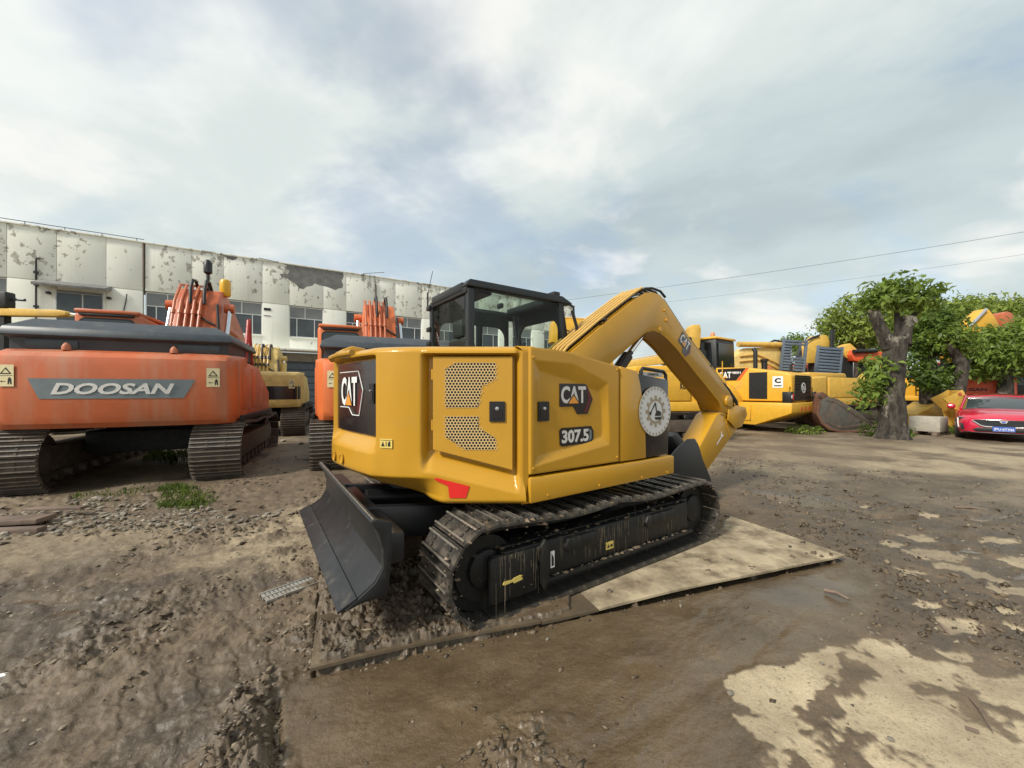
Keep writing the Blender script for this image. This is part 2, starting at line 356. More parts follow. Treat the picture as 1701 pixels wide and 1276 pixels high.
# ------------------------------------------------------------------ the ground
SH_A = np.array([-1.048, 2.013]); SH_D = np.array([0.943, 0.333]); SH_N = np.array([-0.395, 0.918])
SHEET = [tuple(SH_A), tuple(SH_A+SH_D*4.25), tuple(SH_A+SH_D*4.25+SH_N*1.95), tuple(SH_A+SH_N*1.95-SH_D*0.05)]
def ground_material():
    m = bpy.data.materials.new('wet_mud_ground'); m.use_nodes = True
    t = m.node_tree; b = t.nodes['Principled BSDF']; L = t.links.new
    geo = t.nodes.new('ShaderNodeNewGeometry')
    def attr(n):
        a = t.nodes.new('ShaderNodeAttribute'); a.attribute_name = n; return a.outputs['Fac']
    def nz(scale, det=6.0, ro=0.65, sc=None, rz=0):
        v = geo.outputs['Position']
        if sc:
            mp = t.nodes.new('ShaderNodeMapping'); L(v, mp.inputs[0]); mp.inputs['Scale'].default_value = sc; mp.inputs['Rotation'].default_value = (0,0,rz); v = mp.outputs[0]
        n = t.nodes.new('ShaderNodeTexNoise'); L(v, n.inputs['Vector'])
        n.inputs['Scale'].default_value = scale; n.inputs['Detail'].default_value = det; n.inputs['Roughness'].default_value = ro
        return n.outputs['Fac']
    def mr(fac, a, bb, c=0.0, d=1.0):
        n = t.nodes.new('ShaderNodeMapRange'); L(fac, n.inputs[0])
        for i, x in enumerate((a, bb, c, d)): n.inputs[i+1].default_value = x
        return n.outputs[0]
    def mth(op, a, bb):
        n = t.nodes.new('ShaderNodeMath'); n.operation = op; n.use_clamp = True
        for i, x in enumerate((a, bb)):
            if isinstance(x, (int, float)): n.inputs[i].default_value = x
            else: L(x, n.inputs[i])
        return n.outputs[0]
    def mix(f, a, bb):
        n = t.nodes.new('ShaderNodeMix'); n.data_type = 'RGBA'; L(f, n.inputs['Factor'])
        for s, v in (('A', a), ('B', bb)):
            if isinstance(v, tuple): n.inputs[s].default_value = (*v, 1)
            else: L(v, n.inputs[s])
        return n.outputs['Result']
    dry = attr('dry'); wet = attr('wet'); slur = attr('slurry'); pud = attr('puddle')
    big = nz(0.9, 6, 0.6); mid = nz(5, 7, 0.7); fine = nz(38, 5, 0.7); spk = nz(90, 2, 0.5)
    col = mix(mr(mid, 0.32, 0.66), (0.064, 0.044, 0.026), (0.155, 0.108, 0.064))
    col = mix(mr(big, 0.35, 0.65, 0, 0.5), col, (0.180, 0.132, 0.080))
    col = mix(mth('MULTIPLY', wet, mr(mid, 0.25, 0.7, 1.0, 0.45)), col, (0.060, 0.044, 0.029))
    sl = mix(mr(nz(2.2, 6, 0.6, (1, 1, 1)), 0.35, 0.65), (0.082, 0.056, 0.031), (0.142, 0.101, 0.059))
    col = mix(slur, col, sl)
    dr = mix(mr(mid, 0.3, 0.7), (0.36, 0.285, 0.175), (0.56, 0.455, 0.30))
    dr = mix(mth('MULTIPLY', mr(fine, 0.56, 0.72), 0.55), dr, (0.15, 0.115, 0.08))
    col = mix(dry, col, dr)
    # pale chips and bits of straw trodden into the mud
    col = mix(mth('MULTIPLY', mr(spk, 0.70, 0.76), mr(big, 0.4, 0.6, 0.15, 0.65)), col, (0.30, 0.25, 0.18))
    gr2 = nz(120, 3, 0.7)
    col = mix(mr(gr2, 0.58, 0.70, 0.0, 0.42), col, (0.27, 0.215, 0.145))
    col = mix(mr(gr2, 0.30, 0.44, 0.55, 0.0), col, (0.045, 0.033, 0.022))
    col = mix(mr(fine, 0.30, 0.44, 0.60, 0.0), col, (0.048, 0.036, 0.025))
    L(col, b.inputs['Base Color'])
    ro = mr(fine, 0.35, 0.65, 0.55, 0.85)
    def mixv(f, a, v):
        n = t.nodes.new('ShaderNodeMix'); n.data_type = 'FLOAT'; L(f, n.inputs['Factor']); L(a, n.inputs['A'])
        if isinstance(v, (int, float)): n.inputs['B'].default_value = v
        else: L(v, n.inputs['B'])
        return n.outputs['Result']
    rip = nz(9, 5, 0.6, (1.0, 1.7, 1.0), 0.6)
    ro = mixv(slur, ro, mr(nz(1.6, 4, 0.6), 0.36, 0.60, 0.10, 0.36))
    ro = mixv(wet, ro, mr(mid, 0.3, 0.7, 0.34, 0.60))
    ro = mixv(pud, ro, mr(mid, 0.3, 0.7, 0.03, 0.12))
    ro = mixv(dry, ro, 0.92)
    L(ro, b.inputs['Roughness']); b.inputs['Specular IOR Level'].default_value = 0.6
    bp = t.nodes.new('ShaderNodeBump'); bp.inputs['Distance'].default_value = 0.012
    hs = mth('ADD', mth('MULTIPLY', fine, 0.55), mth('ADD', mth('MULTIPLY', spk, 0.2), mth('MULTIPLY', rip, mth('ADD', 0.1, mth('MULTIPLY', slur, 0.9))))); L(hs, bp.inputs['Height'])
    st = mth('MULTIPLY', mth('SUBTRACT', 0.85, mth('MULTIPLY', slur, 0.25)), mth('SUBTRACT', 1.0, pud))
    L(st, bp.inputs['Strength']); L(bp.outputs[0], b.inputs['Normal'])
    return m
GH = {}
def ground_h(x, y):
    rr = np.hypot(x, y); tt = np.arctan2(x, y)
    i = np.clip(np.searchsorted(GH['r'], rr), 0, len(GH['r'])-1); j = np.clip(np.searchsorted(GH['t'], tt), 0, len(GH['t'])-1)
    return GH['h'][i, j]
def build_ground():
    th = np.concatenate([np.linspace(-180, -66, 60, endpoint=False), np.linspace(-66, 66, 900, endpoint=False), np.linspace(66, 180, 61)])
    th = np.radians(th)
    r = [0.05, 0.3, 0.6, 0.9, 1.15]
    while r[-1] < 7: r.append(r[-1]*1.0040+0.0004)
    while r[-1] < 24: r.append(r[-1]*1.009)
    while r[-1] < 900: r.append(r[-1]*1.12)
    r = np.array(r)
    RR, TT = np.meshgrid(r, th, indexing='ij')
    X = RR*np.sin(TT); Y = RR*np.cos(TT)
    x = X.ravel(); y = Y.ravel(); rad = RR.ravel()
    wx = x+0.10*fbm(x*2.3, y*2.3, 4)+0.03*fbm(x*11, y*11, 3); wy = y+0.10*fbm(x*2.3+40, y*2.3, 4)+0.03*fbm(x*11+9, y*11, 3)
    def soft(poly, w, warp=1.0): return smoothstep(-w, w, poly_sd(x+(wx-x)*warp, y+(wy-y)*warp, poly))
    sheet = poly_sd(x, y, SHEET)
    insheet = smoothstep(0.002, 0.016, sheet)
    slur = soft(gpoly([(455,1085),(530,1080),(765,1045),(1000,985),(1405,905),(1455,950),(1460,1010),(1430,1060),(1330,1085),(1208,1130),(1240,1200),(1270,1240),(1235,1330),(452,1330)]), 0.05, 0.6)*(1-insheet)
    dry = soft(gpoly([(1208,1130),(1262,1112),(1332,1086),(1398,1078),(1440,1066),(1500,1078),(1530,1100),(1600,1110),(1650,1130),(1760,1140),(1800,1330),(1225,1330),(1280,1240),(1240,1200)]), 0.05, 0.8)
    a_ = x*0.83-y*0.555; c_ = x*0.555+y*0.83
    smear = soft(gpoly([(1390,1100),(1500,1110),(1490,1150),(1430,1195),(1400,1245),(1350,1230),(1340,1180),(1370,1150)]), 0.10, 2.2)
    smear2 = soft(gpoly([(1290,1240),(1350,1215),(1430,1290),(1260,1340)]), 0.08, 2.0)
    smear3 = soft(gpoly([(1560,1110),(1640,1150),(1620,1175),(1540,1150)]), 0.07, 2.0)
    dry = dry*(1-0.85*smear)*(1-0.8*smear2)*(1-0.7*smear3)
    stain = smoothstep(0.05, 0.45, fbm(x*2.6+15, y*2.6, 5)+0.35*fbm(a_*1.2, c_*5, 4)); dry = dry*(1-0.62*stain)*(1-0.25*smoothstep(0.0, 0.4, fbm(x*9+4, y*9, 4)))
    n1 = fbm(x*0.9+5, y*0.9, 5); n2 = fbm(x*3.1, y*3.1+7, 4); n3 = fbm(x*9, y*9, 4)
    for px, py, rr in ((1535,1010,0.13),(1590,1045,0.15),(1680,1022,0.10),(1575,1090,0.10),(1690,1050,0.12),(1558,922,0.26),(1592,946,0.18),(1692,985,0.20),(1482,905,0.15),(1655,902,0.20),(1545,862,0.15),(1700,935,0.25),(1440,845,0.14),(1620,868,0.15),(1510,950,0.12),(1640,960,0.14),(1530,895,0.16)):
        g = gnd(px, py); dry = np.maximum(dry, 0.8*smoothstep(rr, rr*0.3, np.hypot((wx-g.x)*0.8, (wy-g.y)*1.3)+0.25*rr*n3))
    rag = 0.30*fbm(x*5+90, y*5, 4)+0.28*fbm(x*17, y*17+8, 3)
    dry = smoothstep(0.36, 0.58, dry+rag*(dry > 0.02))*np.clip(0.80+0.5*fbm(x*1.7, y*1.7+33, 4), 0.5, 1.0)*np.where(np.hypot(x, y) > 4.2, 0.72, 1.0)
    sandy = soft(gpoly([(300,905),(420,880),(500,840),(545,830),(530,930),(440,960),(340,945)]), 0.3, 2.0)*smoothstep(-0.5, 0.3, n2)
    sandy2 = soft(gpoly([(-300,925),(0,900),(200,880),(330,870),(320,900),(150,935),(-300,990)]), 0.3, 2.0)
    road = soft(gpoly([(1400,775),(1480,742),(1700,738),(2400,760),(2600,840),(1701,800)]), 0.6, 2.0)
    farl = smoothstep(6.5, 9.0, rad)*0.28
    dry = np.maximum.reduce([dry, 0.55*sandy, 0.25*sandy2, 0.62*road*smoothstep(-0.45, 0.25, n1), farl*smoothstep(-0.3, 0.4, n1)])
    # wet dark churned ground right of the machine and on the left
    wetr = soft(gpoly([(1170,760),(1330,770),(1701,800),(2300,900),(2200,1140),(1701,1130),(1500,1060),(1405,935),(1240,850)]), 0.25, 2.0)
    wetl = soft(gpoly([(-500,980),(60,960),(240,985),(190,1080),(-100,1120),(-500,1120)]), 0.15, 1.5)
    wetl2 = soft(gpoly([(-300,1150),(150,1150),(460,1200),(460,1340),(-300,1340)]), 0.2, 2.0)
    wetm = soft(gpoly([(-600,820),(80,835),(460,790),(520,760),(520,700),(-800,700)]), 0.25, 1.0)
    wet = np.clip(np.maximum.reduce([0.95*wetr, 0.8*wetl, 0.45*wetl2, 0.6*wetm])*smoothstep(-0.75, 0.25, n2+0.4*n1), 0, 1)*(1-slur)*(1-dry)
    pud = np.zeros_like(x)
    for px, py, ax, ay in ((1350,835,0.55,0.5),(1290,825,0.3,0.35),(1320,990,0.42,0.22),(1400,975,0.30,0.16),(1130,1010,0.2,0.10),(1060,1120,0.22,0.10),(1180,1110,0.16,0.10),(760,1180,0.15,0.10)):
        g = gnd(px, py); pud = np.maximum(pud, 0.75*smoothstep(1.15, 0.35, np.hypot((wx-g.x)/ax, (wy-g.y)/ay)))
    strip = fbm(x*1.3+3, y*5.0, 4)
    pud = np.maximum(pud, 1.0*smoothstep(0.22, 0.30, strip)*soft(gpoly([(1420,850),(1560,820),(1720,850),(2000,900),(1900,990),(1720,975),(1560,950),(1460,905)]), 0.3, 1.0))
    pud *= (1-insheet)
    # heights
    a = x*0.83+y*0.555; c = -x*0.555+y*0.83
    left = smoothstep(0.4, -0.9, x-0.25*(y-2))*smoothstep(9, 4.5, rad)
    rough = np.clip(0.35+0.65*left+0.35*wetr, 0, 1)*(1-0.92*slur)*(1-0.85*dry)
    ridge = 1-np.abs(fbm(a*1.7, c*6.5, 4))*2.2
    lump = fbm(x*7.5, y*7.5, 4); clod = np.clip(1-np.abs(fbm(a*8, c*15, 3))*2.4, 0, 1)
    h = 0.035*fbm(x*0.5, y*0.5, 3)*smoothstep(1.0, 5, rad)
    ca, cc = a+0.06*n2, c+0.05*fbm(x*5+3, y*5, 3)
    flake = np.clip(1-np.abs(fbm(ca*9, cc*20, 3))*2.6, 0, 1)**1.6
    crumb = np.abs(fbm(x*19, y*19, 3)); grain = fbm(ca*22, cc*38, 3)
    patchy = smoothstep(-0.15, 0.40, fbm(x*0.8+12, y*0.8, 3)+0.35*fbm(a*0.7, c*2.6+4, 3)+0.12*left)
    def slab(f1, f2, o, lo, hi): return smoothstep(lo, hi, fbm(ca*f1+o, cc*f2-o, 3))
    slabs = 0.026*slab(3.2, 8, 3, -0.02, 0.05)+0.018*slab(6, 15, 11, -0.02, 0.06)+0.011*slab(11, 26, 23, -0.03, 0.08)
    h += rough*(0.35+0.65*patchy)*slabs*(0.55+0.45*left)
    h += rough*(0.020*ridge+0.020*np.clip(lump, -0.6, 1)+patchy*(0.026*flake+0.030*crumb+0.010*grain)*(0.45+0.55*left)+0.008*n3)
    h += slur*(0.007*fbm(a*3.0, c*8, 4)+0.004*np.abs(fbm(a*6+3, c*14, 3))+0.0035*np.clip(fbm(x*16, y*16, 3), 0, 1)*smoothstep(0.0, 0.4, n2))
    h += (1-slur)*0.012*n2
    # clumpy ridge beside the slurry and heaps at its bottom-left edge
    heap = soft(gpoly([(395,1150),(440,1120),(462,1200),(462,1330),(330,1330),(360,1230)]), 0.12, 1.5)
    h += heap*(0.045+0.05*np.clip(fbm(x*9+2, y*9, 4), -0.5, 1))
    slc = soft(gpoly([(740,1225),(830,1200),(900,1195),(990,1235),(985,1340),(740,1340)]), 0.10, 2.6)*smoothstep(-0.2, 0.3, fbm(x*3.3+70, y*3.3, 3))
    h += slc*(0.010+0.040*np.abs(fbm(x*12, y*12, 4))+0.012*n3)
    tyre = np.exp(-((c-(-0.555*0.6+0.83*1.75)-0.04*np.sin(a*2))/0.05)**2)*slur
    h -= 0.010*tyre
    # trench line left of the slurry
    g0, g1 = gnd(453,1112), gnd(462,1345); h -= 0.03*np.exp(-(poly_sd(x, y, [(g0.x,g0.y),(g1.x,g1.y),(g1.x+0.01,g1.y),(g0.x+0.01,g0.y)])/0.02)**2)
    wet = np.clip(wet+0.6*left*(1-patchy)*smoothstep(-0.2, 0.3, n1), 0, 1)
    rel = pud > 0.02
    h = np.where(rel, h*(1-np.minimum(1, pud*1.6))-0.006*pud, h)
    # tyre and track marks running across the yard on the right
    for off in (-4.6, -4.1, -5.3, -2.6, -2.1):
        d = (c-off+0.10*np.sin(a*0.9)+0.08*n1); w = np.exp(-(d/0.13)**2)*wetr*(1-slur)*(1-dry)
        h += w*(-0.028+0.010*np.sign(np.sin(a*2*np.pi/0.16))*smoothstep(9, 5, rad))
    # belt prints pressed across the churned ground on the left
    for off, wd_ in ((3.45, 0.24), (2.62, 0.20), (4.6, 0.26)):
        d = c-off+0.12*np.sin(a*0.8+off)+0.05*n1; w = np.exp(-(d/wd_)**6)*smoothstep(0.2, -0.3, x)*(1-slur)*(1-insheet)*smoothstep(-0.5, 0.2, fbm(x*0.9+off*7, y*0.9, 3)+0.15)*smoothstep(6.5, 5.0, rad)
        h = h*(1-0.45*w)+w*(-0.014+0.010*smoothstep(-0.2, 0.5, np.sin(a*2*np.pi/0.15+0.6*np.sin(d*9)+1.6*n3+1.2*n2))+0.006*n3)
        wet = np.clip(wet+0.30*w, 0, 1)
    for px, py, ax, ay in ((255,1068,0.16,0.07),(120,1015,0.22,0.08),(345,1112,0.10,0.05),(40,1000,0.25,0.08)):
        g = gnd(px, py); q_ = 0.7*smoothstep(1.1, 0.4, np.hypot((wx-g.x)/ax, (wy-g.y)/ay)); pud = np.maximum(pud, q_); h = h*(1-q_)-0.01*q_
    # the flat sheets under the machine: bare where clean, covered by mud where churned
    cov = soft(gpoly([(300,1300),(765,1098),(950,1050),(945,1000),(1062,951),(1132,925),(1192,893),(1230,842),(1100,760),(480,760),(380,980)]), 0.02, 0.35)
    chunk = soft(gpoly([(480,940),(600,960),(725,940),(760,1075),(500,1150)]), 0.12, 1.0)
    bead = np.exp(-(poly_sd(wx*0.35+x*0.65, wy*0.35+y*0.65, gpoly([(945,1000),(1062,951),(1132,925),(1192,893),(1230,842),(700,842),(700,1085),(765,1078)]))/0.018)**2)
    mudh = 0.062+0.008*n2+0.004*n3+chunk*(0.006+0.050*np.abs(fbm(x*11, y*11, 4))*1.1+0.022*np.clip(lump, 0, 1)+0.020*np.abs(fbm(x*24, y*24, 3)))
    bare = smoothstep(0.34, 0.46, fbm(x*2.1+60, y*2.1, 4))*chunk
    mudh = mudh-0.05*bare+chunk*0.018*slab(7, 11, 41, -0.02, 0.06)
    litter = smoothstep(0.40, 0.6, fbm(x*8+80, y*8, 4)+0.35*fbm(x*1.1, y*1.1+20, 3))
    mm = smoothstep(0.25, 0.75, cov)*smoothstep(0.012, 0.040, sheet+0.045*n3)
    onsh = mm*(mudh+bead*0.018*(0.6+n3))+(1-mm)*(-0.030+0.090*litter)
    h = h*(1-insheet)+insheet*onsh
    wet = np.where(insheet > 0.5, 0.35*(1-cov)+cov*(0.25+0.35*chunk), wet)
    slur = np.where((insheet > 0.5) & (chunk < 0.5), 0.75*cov, slur); dry = np.where(insheet > 0.5, 0.0, dry)
    # flat beyond the yard; kept clear of the excavator tracks
    h *= smoothstep(60, 15, rad)
    bank = soft([(-12,4.2),(-4.9,4.9),(-3.6,5.5),(-3.8,5.9),(-5.5,5.4),(-12,5.0)], 0.3, 1.0)
    h += bank*(0.03+0.06*np.clip(n3, 0, 1)+0.05*np.clip(lump, 0, 1))
    GH['r'] = r; GH['t'] = th; GH['h'] = h.reshape(RR.shape)
    nr, nc = RR.shape
    co = np.stack([x, y, h], 1)
    me = bpy.data.meshes.new('ground')
    ii, jj = np.meshgrid(np.arange(nr-1), np.arange(nc-1), indexing='ij')
    q = np.stack([ii*nc+jj, (ii+1)*nc+jj, (ii+1)*nc+jj+1, ii*nc+jj+1], -1).reshape(-1, 4)[:, ::-1]
    me.vertices.add(len(co)); me.vertices.foreach_set('co', co.ravel())
    me.loops.add(q.size); me.loops.foreach_set('vertex_index', q.ravel().astype(np.int32))
    me.polygons.add(len(q)); me.polygons.foreach_set('loop_start', np.arange(0, q.size, 4, dtype=np.int32))
    me.polygons.foreach_set('use_smooth', np.ones(len(q), bool))
    for n, a_ in (('dry', dry), ('wet', wet), ('slurry', slur), ('puddle', pud)):
        at_ = me.attributes.new(n, 'FLOAT', 'POINT'); at_.data.foreach_set('value', np.ascontiguousarray(a_, dtype=np.float32))
    me.update(calc_edges=True); me.validate()
    if me.polygons[len(q)//2].normal.z < 0: me.flip_normals()
    me.materials.append(ground_material())
    return link('ground', me, None, kind='structure')
build_ground()

# tan sheets the machine stands on
def sheet_mat():
    return mat('tan_sheet', (0.41, 0.33, 0.215), 0.75, var=0.28, vscale=4.0, dirt=(0.15, 0.11, 0.068), dirt_amt=0.62, dscale=3.2, bump=0.25, bscale=22)
M['sheet'] = sheet_mat()
M['sheetmud'] = mat('muddy_sheet', (0.108, 0.079, 0.048), 0.55, var=0.3, vscale=4, dirt=(0.30, 0.24, 0.155), dirt_amt=0.2, dscale=4, bump=0.3, bscale=25)
def make_sheet(u0, u1, label, seed, m_='sheet'):
    nu, nv = 60, 20
    P = []; B = []
    for j in range(nv+1):
        top = []; bot = []
        for i in range(nu+1):
            u = u0+(u1-u0)*i/nu; v = 1.95*j/nv
            p = SH_A+SH_D*u+SH_N*(v+0.010*math.sin(u*3.1+seed)*(1 if j == 0 else 0))
            z = 0.048+0.010*math.sin(u*2.3+seed)*max(0, 1-v/0.5)+0.006*float(perlin(np.array([u*1.3+seed]), np.array([v*1.3]))[0])
            top.append((p[0], p[1], z)); bot.append((p[0], p[1], z-0.016))
        P.append(top); B.append(bot)
    mb = MB().grid(P).grid(B)
    n = (nu+1)*(nv+1); nc = nu+1
    rim = [i for i in range(nc)]+[j*nc+nc-1 for j in range(1, nv+1)]+[nv*nc+i for i in range(nc-2, -1, -1)]+[j*nc for j in range(nv-1, 0, -1)]
    for k in range(len(rim)):
        a = rim[k]; b = rim[(k+1) % len(rim)]; mb.f.append((a, b, b+n, a+n))
    o = mb.build('ground_sheet', M[m_])
    tag(o, label, 'sheet', 'sheets laid under the yellow excavator')
make_sheet(0.0, 1.30, 'mud covered thin sheet beneath the black blade of the yellow excavator', 0.3, 'sheetmud')
make_sheet(1.306, 1.72, 'mud covered thin sheet under the rear of the tracks, between the other two sheets', 0.7, 'sheetmud')
make_sheet(1.726, 4.25, 'thin tan sheet with a clean corner sticking out beyond the front of the tracks', 1.1)

def clod_mat():
    m = bpy.data.materials.new('mud_clod'); m.use_nodes = True
    t = m.node_tree; b = t.nodes['Principled BSDF']; L = t.links.new
    g = t.nodes.new('ShaderNodeNewGeometry'); r = t.nodes.new('ShaderNodeValToRGB'); L(g.outputs['Random Per Island'], r.inputs[0])
    for i, (p, c) in enumerate(((0.0, (0.050, 0.036, 0.023)), (0.55, (0.105, 0.074, 0.044)), (0.86, (0.150, 0.110, 0.070)), (0.97, (0.26, 0.21, 0.145)))):
        e = r.color_ramp.elements[i] if i < 2 else r.color_ramp.elements.new(p); e.position = p; e.color = (*c, 1)
    L(r.outputs['Color'], b.inputs['Base Color'])
    mr_ = t.nodes.new('ShaderNodeMapRange'); L(g.outputs['Random Per Island'], mr_.inputs[0]); mr_.inputs[3].default_value = 0.30; mr_.inputs[4].default_value = 0.9; L(mr_.outputs[0], b.inputs['Roughness'])
    return m
M['mudclod'] = clod_mat()
def mud_clods(n, seed):
    """clumps of churned mud too many to count"""
    g = np.random.default_rng(seed); th = g.uniform(R(-58), R(58), n); r = 1.35*np.exp(g.uniform(0, math.log(10/1.35), n)); x = r*np.sin(th); y = r*np.cos(th)
    sl = poly_sd(x, y, gpoly([(455,1095),(520,1125),(765,1085),(1405,925),(1470,960),(1440,1060),(1330,1075),(1200,1120),(1240,1330),(452,1330)]))
    dr = poly_sd(x, y, gpoly([(1208,1130),(1332,1086),(1440,1066),(1600,1110),(1760,1140),(1800,1330),(1225,1330)]))
    sh = poly_sd(x, y, SHEET); ch = poly_sd(x, y, gpoly([(480,940),(600,960),(725,940),(760,1075),(500,1150)]))
    slk = poly_sd(x+0.1*perlin(x*4, y*4), y+0.1*perlin(x*4+9, y*4), gpoly([(770,1240),(900,1215),(970,1245),(960,1340),(770,1340)]))
    heap = poly_sd(x, y, gpoly([(395,1140),(450,1115),(470,1200),(470,1330),(330,1330),(360,1230)]))
    left = x < 0.1
    p = np.where(left, 0.11, 0.16)+0.75*(fbm(x*0.8+12, y*0.8, 3)+0.35*fbm((x*0.83+y*0.555)*0.7, (-x*0.555+y*0.83)*2.6+4, 3))+0.4*fbm(x*4, y*4, 3)
    p = np.where(sl > 0, 0.006, p); p = np.where(dr > -0.05, 0.004, p); p = np.where(sh > 0, np.where(ch > 0, 0.26+0.4*fbm(x*3+5, y*3, 3), 0.03), p); p = np.where(heap > 0, 0.5, p); p = np.where(slk > 0, 0.16, p)
    k_ = p > g.random(n); x, y = x[k_], y[k_]; k = len(x)
    o8 = np.array([(1,0,0),(0,1,0),(-1,0,0),(0,-1,0),(0,0,1),(0,0,-1)], float)
    f8 = np.array([(0,1,4),(1,2,4),(2,3,4),(3,0,4),(1,0,5),(2,1,5),(3,2,5),(0,3,5)])
    s = (0.004+0.015*g.random(k)**2.6)*np.where(np.hypot(x, y) > 4, 1.5, 1.0); an = 0.59+g.normal(0, 0.55, k); el = g.uniform(0.9, 2.3, k); fl = g.uniform(0.35, 0.8, k)
    J = 1+0.28*g.normal(size=(k, 6)); ca, sa = np.cos(an), np.sin(an); tl = g.normal(0, 0.25, k)
    vx = o8[None,:,0]*J*el[:,None]; vy = o8[None,:,1]*J; vz = o8[None,:,2]*J*fl[:,None]+vx*tl[:,None]
    h = ground_h(x, y)
    V = np.stack([x[:,None]+s[:,None]*(vx*ca[:,None]-vy*sa[:,None]), y[:,None]+s[:,None]*(vx*sa[:,None]+vy*ca[:,None]), (h+s*0.15)[:,None]+s[:,None]*vz], 2)
    F = (np.arange(k)[:,None,None]*6+f8[None]).reshape(-1, 3)
    me = bpy.data.meshes.new('mud_clods'); me.vertices.add(k*6); me.vertices.foreach_set('co', V.reshape(-1).astype(np.float32)); me.loops.add(F.size); me.loops.foreach_set('vertex_index', F.ravel().astype(np.int32))
    me.polygons.add(len(F)); me.polygons.foreach_set('loop_start', np.arange(0, F.size, 3, dtype=np.int32)); me.update(calc_edges=True); me.materials.append(M['mudclod']); link('mud_clods', me, None, kind='stuff')
mud_clods(75000, 21)

# ------------------------------------------------------------------ crawler tracks
def shoe_mesh(name, w, pitch, m, bars=2, hb=0.022, th=0.018):
    """one shoe lying along local x (travel), y (width), z outwards"""
    mb = MB().box(-pitch*0.49, pitch*0.49, -w/2, w/2, 0, th)
    for k in range(bars):
        c = pitch*(-0.36+0.72*k/max(1, bars-1)) if bars > 1 else 0
        t = 0.011 if bars > 1 else 0.016
        mb.add([(c-t,-w/2+0.004,th-0.001),(c+t,-w/2+0.004,th-0.001),(c+t,w/2-0.004,th-0.001),(c-t,w/2-0.004,th-0.001),
                (c-t*0.55,-w/2+0.010,th+hb),(c+t*0.55,-w/2+0.010,th+hb),(c+t*0.55,w/2-0.010,th+hb),(c-t*0.55,w/2-0.010,th+hb)],
               [(4,5,6,7),(0,1,5,4),(1,2,6,5),(2,3,7,6),(3,0,4,7)])
    nb_ = len(mb.f)
    for sx in (-1, 1):
        for sy in (-0.12, 0.12): mb.lathe([(0, 0.016), (0.012, 0.016)], (sx*pitch*0.16, sy, th-0.001), (0,0,1), 6)
    me = mb.mesh(name, m, smooth=False); me.materials.append(M['worn_highlight'])
    for p in me.polygons:
        if p.center.z > th+hb*0.75: p.material_index = 1  # worn bar tops, coloured paler so they look lit
    return me
def track_path(x0, x1, r0, r1, sag=0.03, zbase=0.0):
    """closed path in (x,z): rear wheel centre x0 radius r0, front wheel x1 radius r1, lower run on zbase"""
    pts = []
    for k in range(40): pts.append((x0+(x1-x0)*k/40, zbase))
    for k in range(24):
        t = -math.pi/2+math.pi*k/24; pts.append((x1+r1*math.cos(t), zbase+r1+r1*math.sin(t)))
    for k in range(40):
        u = k/40; z0 = zbase+2*r1; z1 = zbase+2*r0
        pts.append((x1+(x0-x1)*u, z0+(z1-z0)*u-sag*math.sin(math.pi*u)*abs(math.sin(2*math.pi*u))))
    for k in range(24):
        t = math.pi/2+math.pi*k/24; pts.append((x0+r0*math.cos(t), zbase+r0+r0*math.sin(t)))
    return np.array(pts)
